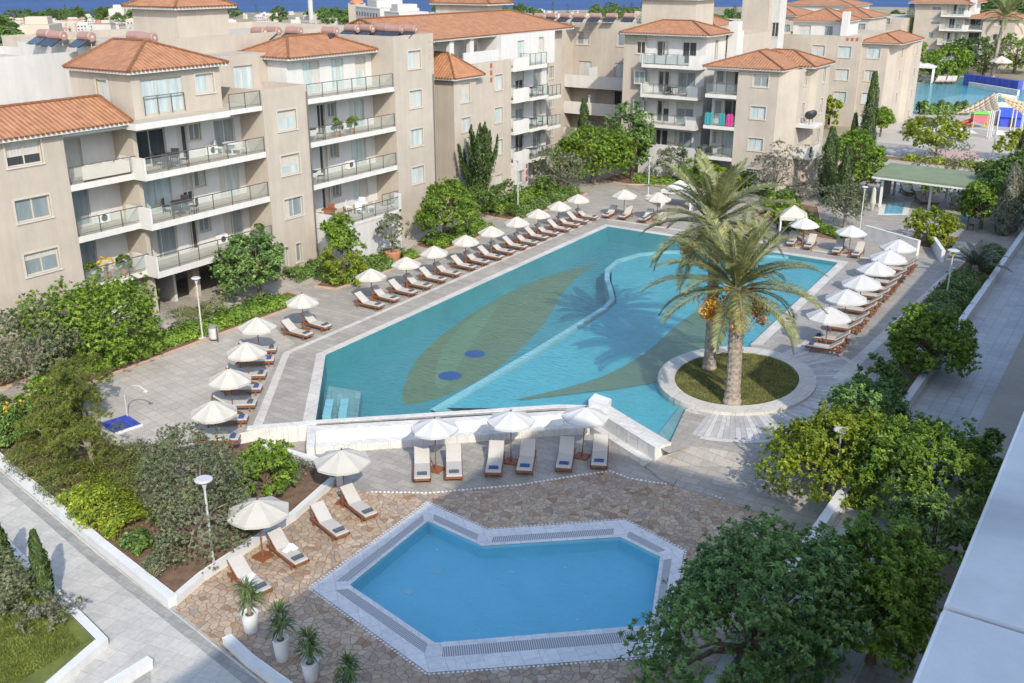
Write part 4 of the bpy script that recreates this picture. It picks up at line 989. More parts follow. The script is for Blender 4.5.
# white balcony stack
B.block(-64, XM - 1.9, 79.7, 88.6, G, 11.4, 'white', fx=[o for k in (0, 1, 2, 3) for o in ((80.7, 1.4, f(k) + .3, f(k) + 2.3, 'dm'), (83.6, 1.5, f(k) + .1, f(k) + 2.3, 'dd' if k % 2 else 'dm'), (86.9, 1.6, f(k) + .1, f(k) + 2.3, 'dm'))])
B.block(XM - 2.0, XM, 79.72, 82.2, G, 2.36, 'white', fx=[(80.8, 1.2, G + .9, G + 2.1, 'wm')]); B.squares('X', XM, 81.9, 2.1, 3)
for k in (1, 2, 3):
    B.balcony(XM - 1.95, XM, 79.72, 82.3, f(k), '', 'E', th=.3, h=1.05)
    B.balcony(XM - 1.95, XM + .25, 82.3, 85.4, f(k), 'ES', '', th=.3, h=1.05, post=.9)
    B.balcony(XM - 1.95, XM - .1, 86.0, 88.5, f(k) - .3, 'ES', '', th=.3, h=1.05, post=.9)
B.balcony(XM - 1.95, XM + .1, 82.3, 85.4, f(4), 'ES', '', th=.35, h=1.1, post=.9)
B.balcony(XM - 1.95, XM, 79.72, 82.3, f(4), '', 'E', th=.35, h=.9)
# set-back penthouse with the long roof
B.block(-64, XM - 3.4, 68.0, 79.0, 11.5, 14.2, 'white', fx=[(70.6, 2.2, 11.7, 13.6, 'dd'), (74.2, 1.2, 11.7, 13.6, 'dm'), (77.2, 2.6, 12.4, 13.5, 'wm')])
B.block(-64, XM - 1.0, 79.0, 88.6, 11.3, 14.3, 'white', fx=[(82.4, 1.2, 11.7, 13.7, 'dp'), (86.0, .8, 12.5, 13.8, 'wp')])
for yy in (69.0, 72.4, 75.4): B.mb('white').box(XM - 2.1, XM - 1.7, yy - .3, yy + .3, 11.5, 14.3)
B.mb('white').box(XM - 1.5, XM - 1.35, 73.7, 79.6, 12.1, 13.1)
# beige return with small windows, then long white balconies across the corner
B.block(-66, XM - 2.4, 88.6, 92.4, G - .6, 14.3, fx=[W1(90.4, f(k) + 1.0, 'wm', .9, 1.25) for k in (1, 2, 3, 4)])
B.hip(-62.0, XM - 2.0, 66.5, 92.6, 14.4, 1.7, .6, 'Y', gy0=True)
B.block(-66.5, -49.0, 103.0, 108, -1.0, 14.4, fx=[], fy=[(-52.2, 1.6, f(4) + .6, f(4) + 2.0, 'wm'), (-57.3, 1.6, f(4) + .6, f(4) + 2.0, 'wm'), (-52.4, 1.6, f(3) - .6, f(3) + 1.7, 'dp'), (-57.0, 1.6, f(3) - .6, f(3) + 1.7, 'dp')] + [(-52.3, 1.8, f(k) - .6, f(k) + 1.6, 'dd') for k in (1, 2)], parapet=.4)
for k in (1, 2):
    b = MB(); b.box(-58.5, -49.1, 102.96, 103.02, f(k) - .7, f(k) + 1.9)
for k in (1, 2, 3):
    b = MB(); z = f(k) - .75; b.box(-58.6, -49.1, 101.2, 103.0, z - .3, z); o = B.part(b, 'balcony', 'slab')
    b = MB(); b.box(-58.6, -49.1, 101.2, 101.36, z, z + 1.05); B.part(b, 'parapet', 'slab', o)
    b = MB(); b.box(-55.6, -55.4, 101.4, 103.0, z, z + 1.9); B.part(b, 'privacy_wall', 'white', o)
B.block(-66, -58.6, 92.4, 103, -.6, 14.35, parapet=.4)
B.block(-64.4, -58.0, 85.0, 87.5, 13, 16.75)
B.hip(-64.4, -58.0, 85.0, 88.5, 16.8, 1.3, .5, 'X', 'roof_dull')
B.done()

# ---------------------------------------------------------------- centre tower block
G = -0.7
B = Bld('apartment_building', 'tall pale tower block at the centre with stacked white balconies under a hipped tile roof', (-44, 100, G))
f = lambda k: FL[k] + G
YC = 95.8
B.block(-48.5, -46.1, YC, 106, G, 13.9, sides='xyX', fy=[(-47.0 + .45, 1.05, f(4) + .9, f(4) + 2.1, 'wd')] )
for k in (2, 3): pass
B.block(-46.1, -39.6, YC + .25, 106, G, 13.9, 'white', fx=[(98.6, .7, f(4) + .4, f(4) + 2.3, 'wm'), (101.4, .6, f(4) + .9, f(4) + 2.3, 'wm')],
        fy=[o for k in (1, 2, 3, 4) for o in ((-44.3, 1.3 if k == 4 else .6, f(k) + .1, f(k) + 2.2, 'dd'), (-43.6 if k < 4 else -41.4, .7 if k < 4 else 1.5, f(k) + .1, f(k) + 2.2, 'dd'))] + [(-41.5, 1.9, f(k) + .1, f(k) + 2.2, 'dm') for k in (1, 2, 3)])
def balcS(B, x0, x1, y0, y1, zf, solidE=True, th=.34, h=1.05, glass=True, furn=True):
    b = MB(); b.box(x0, x1, y0, y1, zf - th + .06, zf + .06); o = B.part(b, 'balcony', 'slab')
    t = MB(); t.quad((x0 + .1, y0 + .1, zf + .064), (x1 - .1, y0 + .1, zf + .064), (x1 - .1, y1, zf + .064), (x0 + .1, y1, zf + .064)); B.part(t, 'tiled_floor', 'floor_tile', o)
    p = MB()
    if solidE: p.box(x1 - .14, x1, y0, y1, zf + .06, zf + h); p.box(x1 - 1.1, x1 - .14, y0, y0 + .14, zf + .06, zf + h); p.box(x0, x0 + .14, y0, y1, zf + .06, zf + h)
    if p.v: B.part(p, 'parapet', 'slab', o)
    r = MB(); xa, xb = x0 + (.14 if solidE else .03), x1 - (1.1 if solidE else .03); n = max(2, round((xb - xa) / 1.2) + 1)
    for i in range(n):
        q = xa + (xb - xa) * i / (n - 1); r.box(q - .02, q + .02, y0 + .05, y0 + .09, zf + .06, zf + h)
    r.box(xa, xb, y0 + .045, y0 + .095, zf + h, zf + h + .04); B.part(r, 'railing', 'rail', o)
    if glass:
        g = MB(); g.quad((xa, y0 + .07, zf + .16), (xb, y0 + .07, zf + .16), (xb, y0 + .07, zf + h - .06), (xa, y0 + .07, zf + h - .06)); B.part(g, 'glass_panel', 'rail_glass', o)
    return o
for k in (2, 3, 4): balcS(B, -45.7, -39.5, YC - 1.5, YC + .25, f(k))
pm = MB(); pm.box(-45.5, -39.4, YC - 1.7, YC - 1.5, G, f(1) + 1.0); pm.box(-39.55, -39.35, YC - 1.5, YC + .3, G, f(1) + 1.0); pm.box(-45.5, -39.4, YC - 1.5, YC + .25, f(1) - .2, f(1)); B.part(pm, 'terrace_wall', 'white')
for k in (2, 3):
    b = MB(); b.box(-46.9, -45.8, YC - .5, YC - .02, f(k) + 1.0, f(k) + 2.1); o = B.part(b, 'bay_window', 'glass_mid')
    b = MB(); b.box(-46.95, -45.75, YC - .55, YC - .01, f(k) + .85, f(k) + 1.0); b.box(-46.95, -45.75, YC - .55, YC - .01, f(k) + 2.1, f(k) + 2.2)
    for q in (-46.95, -46.38, -45.8): b.box(q, q + .06, YC - .53, YC - .47, f(k) + 1.0, f(k) + 2.1)
    B.part(b, 'frame', 'frame', o)
B.hip(-48.2, -39.3, YC - .5, 101.0, 13.95, 1.15, .45, 'X')
B.block(-48.4, -39.7, 101.0, 106, 12, 14.0, parapet=.3)
B.block(-49.0, -40.0, 106, 116, G, 13.4, parapet=.5)
B.block(-52.1, -45.6, 107.0, 112.0, 12.0, 16.9)
B.hip(-52.1, -45.6, 107.0, 112.0, 16.95, 1.3, .5, 'X', 'roof_dull')
# chimney stack on the right shoulder
B.block(-39.4, -38.4, 101.0, 102.2, G, 15.0, 'white')
B.done()
# ---------------------------------------------------------------- right wing
G = 0.0
f = lambda k: FL[k] + G
B = Bld('apartment_building', 'four storey beige block right of centre with corner windows and washing on a loggia', (-32, 98, 0))
YR = 92.0
B.block(-34.6, -30.7, YR, 104, G, 11.3, fy=[(-32.5 + .1, 1.45, f(k) + 1.0, f(k) + 2.15, 'wm' if k in (0, 3) else 'wp') for k in (0, 1, 2, 3)])
# chamfer and stepped right flank
B.wall((-30.7, YR), (-29.6, YR + 2.6), G, 11.3, 'beige')
B.wall((-29.6, YR + 2.6), (-29.6, YR + 6.0), G, 11.3, 'beige', [(YR + 4.4, .8, f(k) + .9, f(k) + 2.2, 'wm') for k in (2, 3)])
B.wall((-29.6, YR + 6.0), (-29.0, YR + 6.3), G, 11.3, 'beige')
B.wall((-29.0, YR + 6.3), (-29.0, YR + 10), G, 11.3, 'beige', [(YR + 8.2, .9, f(k) + .9, f(k) + 2.3, 'wm') for k in (0, 1, 2, 3)])
B.block(-31, -29.02, YR + 6.6, 102, 0, 11.25, sides='Y')
for k, hh in ((2, .3), (1, .9)):
    b = MB(); b.box(-29.6, -27.9, YR + 2.8, YR + 5.6, f(k) + .1, f(k) + .35); o = B.part(b, 'balcony', 'slab')
    if k == 1:
        b = MB(); b.box(-28.05, -27.9, YR + 2.8, YR + 5.6, f(k) + .35, f(k) + 1.25); b.box(-29.6, -27.9, YR + 2.8, YR + 2.95, f(k) + .35, f(k) + 1.25); B.part(b, 'parapet', 'slab', o)
# loggias on the left
B.block(-37.75, -34.6, YR + 1.9, 104, G, 11.3, 'white', fy=[(-35.7, 1.6, f(k) + .1, f(k) + 2.3, 'dp' if k == 1 else 'dd') for k in (1, 2, 3)] + [(-37.1, .7, f(k) + .9, f(k) + 2.2, 'wm') for k in (1, 2, 3)])
for k in (1, 2, 3): balcS(B, -37.75, -34.62, YR, YR + 1.9, f(k), False)
B.mb('slab').box(-37.75, -34.62, YR + .02, YR + 1.9, 11.0, 11.3)
B.hip(-37.5, -30.6, YR, 101, 11.4, 1.3, .5, 'Y')
B.hip(-36.5, -29.2, YR + 4.6, 102, 11.41, 1.2, .5, 'X')
B.done()
# ---------------------------------------------------------------- right background block
B = Bld('apartment_building', 'beige four storey block beyond the road on the right with car port and white penthouse', (-38, 146, 0))
YD = 139.5
B.block(-47.5, -35.9, YD, 156, 2.9, 12.7, fy=[W1(c, FL[k] + 1.2, 'wp', 1.7, 1.4) for k in (1, 2, 3) for c in (-41.5, -38.0)], parapet=.5)
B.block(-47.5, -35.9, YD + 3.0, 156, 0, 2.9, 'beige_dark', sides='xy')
for x in (-47.0, -43.5, -40.0): B.mb('beige').box(x - .3, x + .3, YD + .2, YD + .8, 0, 2.9)
B.mb('beige').box(-38.9, -35.9, YD + .01, YD + 3, 0, 2.9)
B.block(-35.9, -32.6, YD + .6, 154, 0, 11.9, fy=[W1(-34.4, FL[k] + 1.2, 'wp' if k != 2 else 'wm', 1.7, 1.4) for k in (0, 1, 2, 3)])
B.wall((-32.6, YD + .6), (-31.9, YD + 3.0), 0, 11.9); B.wall((-31.9, YD + 3.0), (-31.9, YD + 8), 0, 11.9, 'beige', [(YD + 5.5, .8, FL[k] + 1.0, FL[k] + 2.3, 'wm') for k in (1, 2, 3)])
B.wall((-31.9, YD + 8), (-31.2, YD + 8.6), 0, 11.9); B.wall((-31.2, YD + 8.6), (-31.2, YD + 14), 0, 11.9, 'beige', [(YD + 11, .9, FL[k] + 1.0, FL[k] + 2.3, 'wm') for k in (0, 1, 2, 3)])
B.hip(-35.9, -31.3, YD + .6, 152, 11.95, 1.1, .5, 'Y')
B.squares('Y', YD, -36.9 - .9, 12.3, 3, True)
# penthouse behind
B.block(-47.0, -40.4, YD + 5.5, 154, 11.2, 14.2, 'white', fy=[(-45.4, 1.8, 11.4, 13.6, 'dp'), (-42.0, 1.2, 11.6, 13.6, 'dm')])
B.hip(-47.0, -40.4, YD + 5.5, 153, 14.25, 1.5, .5, 'Y')
B.block(-39.8, -38.9, YD + 3.6, YD + 4.4, 11.2, 15.6, 'white')
B.block(-52.5, -47.5, YD + 1.0, 156, 0, 11.3, 'white', fy=[(-50, 2.4, FL[k] + .2, FL[k] + 2.3, 'dm') for k in (2, 3)])
balcS(B, -53.0, -47.4, YD - .6, YD + 1.0, FL[4] - .4, False)
B.done(); B.root.location.z = -1.0
B = Bld('apartment_building', 'pale stair tower block rising behind the right wing roof', (-54, 140, 0))
B.block(-50.2, -46.5, 133, 136.5, 0, 17.5, 'beige')
B.block(-46.5, -45.4, 134.0, 136.5, 0, 16.8, 'grey_wall', fy=[(-45.85, .9, 11.6, 13.4, 'wd'), (-45.85, .9, 8.2, 10.0, 'wd')])
B.block(-66.0, -50.3, 128, 150, 0, 13.0, fy=[(-60.6, 1.6, 10.2, 12.2, 'wd')]); B.hip(-60.0, -52.0, 128.2, 136, 13.0, 1.5, .5, 'X')
B.block(-70, -60, 118, 128, 0, 11.2, parapet=.5)
B.done()
# ---------------------------------------------------------------- far right block by the second pool
B = Bld('apartment_building', 'far pale apartment block above the second pool with two orange tile roofs', (-42, 250, -1))
YE = 243; G = -1.2; f = lambda k: FL[k] * 1.0 + G
B.block(-52, -45.4, YE + 1.0, 262, G, 13.0, fy=[(-47.6, 2.0, f(k) + 1.0, f(k) + 2.2, 'wm') for k in (1, 2, 3, 4)])
B.block(-45.4, -41.6, YE + 1.6, 262, G, 13.0, 'white', fy=[o for k in (1, 2, 3, 4) for o in ((-44.2, 1.2, f(k) + .2, f(k) + 2.3, 'dd'), (-42.6, 1.4, f(k) + .2, f(k) + 2.3, 'dm'))])
for k in (1, 2, 3, 4): balcS(B, -46.3, -40.6, YE - .4, YE + 1.6, f(k), True)
B.block(-41.6, -37.8, YE + 3.0, 262, G, 10.0, 'white', fy=[(-39.6, 2.2, f(k) + .2, f(k) + 2.3, 'dd') for k in (1, 2, 3)])
for k in (1, 2, 3): balcS(B, -41.5, -37.8, YE + 1.2, YE + 3.0, f(k), False)
B.block(-37.8, -31.4, YE + 1.2, 262, G, 10.0, fy=[(-34.6, 1.8, f(k) + 1.0, f(k) + 2.2, 'wd') for k in (1, 2, 3)])
B.wall((-31.4, YE + 1.2), (-30.0, YE + 5), G, 10.0)
B.hip(-53, -40.9, YE + .4, 262, 13.0, 2.2, .6, 'X'); B.hip(-41.0, -30.6, YE + 1.2, 258, 10.05, 1.8, .6, 'X')
B.block(-41.4, -40.2, YE + 3.5, YE + 5.0, 9, 15.3, 'white')
B.block(-66, -53, YE - 6, 262, G, 9.8, fy=[(c, 2.0, f(k) + 1.0, f(k) + 2.3, 'wm') for k in (2, 3) for c in (-56.5, -60.5)])
B.hip(-76, -56, YE - 20, YE - 9, 9.4, 2.0, .6, 'X')
B.block(-76, -56, YE - 20, YE - 9, G, 9.3, fy=[(c, 2.2, 6.6, 8.4, 'wd') for c in (-72, -66, -60)])
B.done()
# ---------------------------------------------------------------- the building the photograph is taken from
B = Bld('apartment_building', 'near building with white marble balcony coping at the right edge of the picture', (6, 0, 0))
B.block(.32, 14, -16, 17.6, 0, 19.22, 'beige')
mb = MB()
XL = -.099
for y0, y1 in ((-16, .945), (.952, 6.5), (6.51, 12), (12.01, 17.6)):
    mb.box(XL, .62, y0, y1, 19.37, 19.4)
o = B.part(mb, 'marble_coping', 'marble')
for m in [o.modifiers.new('bevel', 'BEVEL')]: m.width = .004; m.segments = 2
mb = MB(); mb.box(-.06, .32, -16, 17.6, 0.0, 19.37); B.part(mb, 'balcony_front', 'white')
B.block(-.4, 14, 17.6, 34.0, 0, 6.3, 'beige')
B.block(-.4, 14, 34.0, 40.0, 0, 14.9, 'beige', parapet=.6)
B.block(-.4, 14, 40.0, 95, 0, 11.4, 'beige', parapet=.6)
B.block(3.9, 16, -26, 15.1, 19, 24.35, 'beige')
mb = MB(); mb.box(-4.65, -.4, 33, 96, 0, .75); B.part(mb, 'ground_floor_plinth', M['plinth'] if 'plinth' in M else 'beige_dark')
B.done()

for i, (x0, x1, y0, y1, h, lb) in enumerate(((-66, -57, 176, 188, 12.5, 'beige block with an orange roof far behind the white penthouse, left one'), (-56, -47, 186, 198, 12.0, 'beige block with an orange roof far behind the white penthouse, right one'), (-72, -58, 215, 228, 13.0, 'pale block on the skyline above the white penthouse'))):
    B = Bld('apartment_building', lb, ((x0 + x1) / 2, (y0 + y1) / 2, 0))
    B.block(x0, x1, y0, y1, 0, h, 'beige' if i < 2 else 'white', fy=[(x0 + 2 + k * 2.8, 1.6, FL[q] + 1.0, FL[q] + 2.3, 'wm') for k in range(3) for q in (2, 3)])
    B.hip(x0, x1, y0, y1, h + .05, 1.6, .5, 'X')
    B.done()
# ============================================================ vegetation
def leaf_mesh(name, cen, nrm, size, asp, mat, rng, jit=0.35, up=0.4, axis=None, tone=None):
    """cen (N,3) leaf centres, nrm (N,3) preferred facing, axis (N,3) optional growing direction; each leaf is a lozenge"""
    n = len(cen)
    f = nrm * 1.15 + rng.normal(0, 0.55, (n, 3)) + np.array([0, 0, up]); f /= np.linalg.norm(f, axis=1)[:, None] + 1e-9
    if axis is None: t = rng.normal(0, 1, (n, 3)); a = np.cross(f, t)
    else: a = axis + rng.normal(0, .25, (n, 3)); a = a - f * (a * f).sum(1)[:, None]
    a /= np.linalg.norm(a, axis=1)[:, None] + 1e-9; b = np.cross(f, a)
    s = size * (1 + rng.uniform(-jit, jit, n))[:, None]
    a = a * s * 0.5; b = b * s * 0.5 * asp
    fold = f * s * 0.12
    v = np.empty((n, 4, 3)); v[:, 0] = cen - a; v[:, 1] = cen + b + fold; v[:, 2] = cen + a; v[:, 3] = cen - b + fold
    me = bpy.data.meshes.new(name); me.vertices.add(n * 4); me.loops.add(n * 4); me.polygons.add(n)
    me.vertices.foreach_set('co', v.reshape(-1)); me.loops.foreach_set('vertex_index', np.arange(n * 4, dtype=np.int32))
    me.polygons.foreach_set('loop_start', np.arange(0, n * 4, 4, dtype=np.int32)); me.polygons.foreach_set('loop_total', np.full(n, 4, dtype=np.int32))
    at = me.attributes.new('tone', 'FLOAT', 'POINT'); tn = rng.uniform(0, 1, n) if tone is None else tone
    at.data.foreach_set('value', np.repeat(tn, 4).astype(np.float32))
    me.materials.append(mat); me.update(); me.validate(); return me
def sphere_pts(rng, n):
    d = rng.normal(0, 1, (n, 3)); return d / np.linalg.norm(d, axis=1)[:, None]
def crown_pts(rng, rx, ry, rz, clumps, per, rc, lobes=0.25, hollow=0.5, flat=0.0):
    d = sphere_pts(rng, clumps)
    if flat: d[:, 2] = np.where(d[:, 2] < -0.35, d[:, 2] * 0.4, d[:, 2]); d /= np.linalg.norm(d, axis=1)[:, None]
    k = sphere_pts(rng, 7) * rng.uniform(1.5, 4.0, (7, 1)); ph = rng.uniform(0, 6.28, 7)
    rad = 1 + lobes * np.sin(d @ k.T + ph).sum(1) / 2.6
    rr = rng.uniform(hollow, 1.0, clumps) ** 0.6 * rad * rng.uniform(.85, 1.12, clumps)
    c = d * rr[:, None] * np.array([rx, ry, rz])
    o = sphere_pts(rng, clumps * per) * (rng.uniform(0.1, 1, clumps * per) ** 0.45)[:, None] * rc
    o = o.reshape(clumps, per, 3) * rng.uniform(0.55, 1.25, (clumps, 1, 1)); o[:, :, 2] *= 0.75
    ax = d * np.array([.8, .8, .6]) + np.array([0, 0, .55]); ax /= np.linalg.norm(ax, axis=1)[:, None]
    o = o * .82 + ax[:, None, :] * (np.einsum('ijk,ik->ij', o, ax) * .9)[:, :, None]
    cen = (c[:, None, :] + o).reshape(-1, 3)
    nrm = (d[:, None, :] * 0.6 + o / (rc + 1e-6) * 0.9).reshape(-1, 3)
    return cen, nrm, c
KINDS = {   # leaf material, leaf size, aspect, clump radius factor, leaves per clump
    'green': ('lf_green', 0.16, 0.55, 0.20, 62), 'dark': ('lf_dark', 0.16, 0.5, 0.19, 62), 'lime': ('lf_lime', 0.14, 0.5, 0.18, 62), 'bright': ('lf_bright', 0.17, 0.5, 0.2, 58),
    'olive': ('lf_olive', 0.12, 0.32, 0.2, 70), 'silver': ('lf_silver', 0.11, 0.4, 0.2, 60), 'pine': ('lf_pine', 0.15, 0.22, 0.22, 80), 'yellow': ('lf_flower', 0.12, .6, .3, 20)}
# twigs per bough, leaves per twig, leaf length, bough radius, forward lean of the leaves, leaf aspect
SPRIG = {'green': (14, 12, .175, .29, .5, .44), 'dark': (14, 12, .175, .29, .5, .44), 'lime': (14, 12, .145, .28, .4, .5), 'bright': (14, 12, .175, .29, .5, .44), 'olive': (14, 15, .13, .29, 1.1, .24), 'silver': (12, 10, .12, .27, .9, .3), 'pine': (12, 16, .17, .3, 1.0, .13), 'yellow': (6, 6, .12, .3, .4, .7)}
TREES = {}
def tree_mesh(kind, rx, ry, rz, cz, clumps, seed, size=1.0, lobes=.25, hollow=.45, bark='bark', stems=1, spread=1.0, trunk_r=None, per=None, lean=0):
    rng = np.random.default_rng(seed); mat, ls, asp, rcf, pr = KINDS[kind]; pr = per or pr
    # boughs -> twigs -> leaves: twig tips sit round each bough, leaves fan out from each tip
    k = SPRIG[kind]; bough = max(14, int(clumps * .95)); tw = k[0]; lv = k[1]; L = k[2] * size; rb = k[3] * (rx + ry + rz) / 3
    d = sphere_pts(rng, bough); d[:, 2] = np.where(d[:, 2] < -.72, -d[:, 2] * .6, d[:, 2]); d /= np.linalg.norm(d, axis=1)[:, None]
    w = sphere_pts(rng, 6) * rng.uniform(1.5, 3.5, (6, 1)); ph = rng.uniform(0, 6.28, 6)
    rad = 1 + lobes * np.sin(d @ w.T + ph).sum(1) / 2.4
    c = d * (rng.uniform(hollow, 1.0, bough) ** .55 * rad * rng.uniform(.88, 1.1, bough))[:, None] * np.array([rx, ry, rz]) * 1.06
    td = sphere_pts(rng, bough * tw).reshape(bough, tw, 3) + d[:, None, :] * .55 + np.array([0, 0, .35]); td /= np.linalg.norm(td, axis=2)[:, :, None]
    tip = c[:, None, :] + td * (rb * rng.uniform(.35, 1.05, (bough, tw, 1))) * np.array([1, 1, .85])
    tone = np.clip(rng.normal(.5, .2, (bough, 1)) + rng.normal(0, .2, (bough, tw)), 0, 1)
    ld = sphere_pts(rng, bough * tw * lv).reshape(bough, tw, lv, 3) + td[:, :, None, :] * k[4]; ld /= np.linalg.norm(ld, axis=3)[..., None]
    cen = (tip[:, :, None, :] + ld * L * rng.uniform(.25, .75, (bough, tw, lv, 1))).reshape(-1, 3)
    nrm = (td[:, :, None, :] * .9 - ld * .5 + np.array([0, 0, .5]) + 0 * ld).reshape(-1, 3); axis = ld.reshape(-1, 3); tn = np.repeat(tone.reshape(-1), lv)
    cl = c + np.array([0, 0, cz]); cen[:, 2] += cz
    keep = cen[:, 2] > 0.05
    cme = leaf_mesh('crown', cen[keep], nrm[keep], L, k[5], M[mat], rng, axis=axis[keep], tone=tn[keep], up=.3)
    mb = MB(); r0 = trunk_r or max(.06, .045 * (rx + rz)); H = max(.35, cz - rz * .35)
    rnd = random.Random(seed)
    for s in range(stems):
        ox, oy = (rnd.uniform(-.25, .25), rnd.uniform(-.25, .25)) if stems > 1 else (0, 0)
        mb.tube([(ox, oy, -.15), (ox * 1.2 + rnd.uniform(-.06, .06), oy * 1.2, H * .5), (ox * 1.6 + rnd.uniform(-.1, .1), oy * 1.6, H), (ox * 2, oy * 2, cz + rz * .3)], [r0 * 1.15, r0 * .9, r0 * .75, r0 * .25], 7)
    idx = rng.choice(len(cl), min(len(cl), 22 if clumps > 60 else 9), replace=False)
    for i in idx:
        p = Vector(cl[i]); st = Vector((0, 0, H * rnd.uniform(.7, 1.0))); md = st.lerp(p, .5) + Vector((0, 0, .12 * rz))
        mb.tube([st, md, st.lerp(p, .96)], [r0 * .42, r0 * .26, r0 * .08], 5, cap=False)
    return mb.mesh('trunk', M[bark]), cme
def put(name, label, cat, meshes, loc, rz=0.0, scale=1.0, names=('trunk', 'crown'), group=None):
    root = thing(name, label, cat, loc, rz, group, scale)
    for nm, me in zip(names, meshes):
        o = bpy.data.objects.new(nm, me); COL.objects.link(o); o.parent = root
    return root
def tree(label, x, y, kind, rx, rz, cz, clumps, seed, ry=None, z=0.0, name='tree', cat='tree', **k):
    return put(name, label, cat, tree_mesh(kind, rx, ry or rx, rz, cz, clumps, seed, **k), (x, y, z))
def cyp_mesh(h, r, seed, mat='lf_cyp', dens=1.0, lean=0.0, wisp=0.0):
    rng = np.random.default_rng(seed); n = int(7500 * dens * max(.5, h / 6)); r *= 1.2
    t = rng.uniform(0.01, 1, n) ** 1.15; prof = np.minimum(1, .45 + t * 3.5) * (1.02 - t) ** .5
    ang = rng.uniform(0, 6.283, n); kk = 1 + .22 * np.sin(ang * 3 + t * 9) + .15 * np.sin(ang * 5 - t * 23)
    rr = r * prof * kk * rng.uniform(.6, 1.03, n) * (1 + wisp * rng.normal(0, .5, n))
    cen = np.stack([rr * np.cos(ang) + lean * t * t * h, rr * np.sin(ang), t * h + .15], 1)
    nrm = np.stack([np.cos(ang), np.sin(ang), np.full(n, .2)], 1)
    axis = np.stack([np.cos(ang) * .4, np.sin(ang) * .4, np.full(n, 1.0)], 1); me = leaf_mesh('crown', cen, nrm, .2, .3, M[mat], rng, up=.1, axis=axis, tone=np.clip(.5 + .35 * np.sin(ang * 4 + t * 31) + rng.normal(0, .15, n), 0, 1))
    mb = MB(); mb.tube([(0, 0, -.1), (lean * .25 * h, 0, h * .5), (lean * .72 * h, 0, h * .85)], [.1, .07, .02], 6); return mb.mesh('trunk', M['bark']), me
def cypress(label, x, y, h, r, seed, **k): return put('cypress_tree', label, 'cypress', cyp_mesh(h, r, seed, **k), (x, y, k.get('z', 0) if False else 0))
def hedge(label, pts, w, h, kind, seed, z=0.0, dens=55, name='hedge', size=.8, cat='hedge'):
    """clipped or loose hedge along a polyline, one body"""
    rng = np.random.default_rng(seed); mat, ls, asp, rcf, pr = KINDS[kind]; cs, ns = [], []
    P = np.array(pts, float); L = np.linalg.norm(np.diff(P, axis=0), axis=1); n = int((L.sum() + w) * (w + h * 1.5) * dens * 3.4)
    cum = np.concatenate([[0], np.cumsum(L)]); s = rng.uniform(0, cum[-1], n); seg = np.clip(np.searchsorted(cum, s) - 1, 0, len(L) - 1); tt = (s - cum[seg]) / L[seg]
    base = P[seg] * (1 - tt)[:, None] + P[seg + 1] * tt[:, None]; d = (P[seg + 1] - P[seg]) / L[seg][:, None]; nn = np.stack([-d[:, 1], d[:, 0]], 1)
    a = rng.uniform(0, math.pi, n); q = rng.uniform(.72, 1.05, n) * (1 + .18 * np.sin(s * 2.1 + seed) + .12 * np.sin(s * 5.3 + a * 2))
    off = np.cos(a) * q * w / 2; zz = np.sin(a) ** .6 * q * h
    cen = np.stack([base[:, 0] + nn[:, 0] * off, base[:, 1] + nn[:, 1] * off, zz + .03], 1); cen += rng.normal(0, .05, cen.shape)
    nrm = np.stack([nn[:, 0] * np.cos(a), nn[:, 1] * np.cos(a), np.sin(a)], 1)
    c0 = P.mean(0); cen[:, 0] -= c0[0]; cen[:, 1] -= c0[1]
    me = leaf_mesh('foliage', cen, nrm, ls * size * 1.25, asp, M[mat], rng)
    o = bpy.data.objects.new(name, me); COL.objects.link(o); o.location = (c0[0], c0[1], z); return tag(o, label, cat)
def bush(label, x, y, kind, r, h, seed, z=0.0, clumps=26, name='shrub', cat='shrub', size=.85, **k):
    return tree(label, x, y, kind, r, h * .5, h * .52, clumps, seed, z=z, name=name, cat=cat, size=size, hollow=.35, trunk_r=.05, **k)

# ---------------- trees along the left building
tree('big round dark green bush tree against the left building gable wing', -46.0, 30.2, 'bright', 3.3, 2.0, 2.4, 190, 11, ry=3.1, size=.9)
tree('grey green olive tree left of the big round tree at the left edge', -46.3, 26.4, 'olive', 2.1, 1.6, 1.9, 140, 12, bark='bark_grey')
tree('dense dark green tree in front of the open ground floor of the left building', -47.0, 42.6, 'dark', 1.9, 1.8, 2.3, 110, 13)
tree('upright feathery bright green tree by the white terrace wall', -45.6, 48.9, 'bright', 1.25, 1.7, 3.0, 60, 14, hollow=.3, lobes=.5)
bush('bright lime leafed lower shrub at the foot of the feathery tree', -45.3, 48.5, 'lime', 1.35, 2.0, 15, clumps=48)
tree('dense round green tree right of the potted olive tree', -45.9, 61.0, 'bright', 2.2, 1.9, 2.6, 130, 16)
t_ = tree('small olive tree in a terracotta pot before the white terrace wall', -45.6, 54.3, 'olive', 1.15, .95, 2.1, 42, 17, z=.35, bark='bark_grey')
mb = MB(); mb.lathe([(.42, 0), (.55, .45), (.6, .72), (.55, .76), (.5, .7)], 14); tag(mb.build('plant_pot', M['terra'], loc=(-45.6, 54.3, 0.02)), 'terracotta pot holding the small olive tree', 'pot')
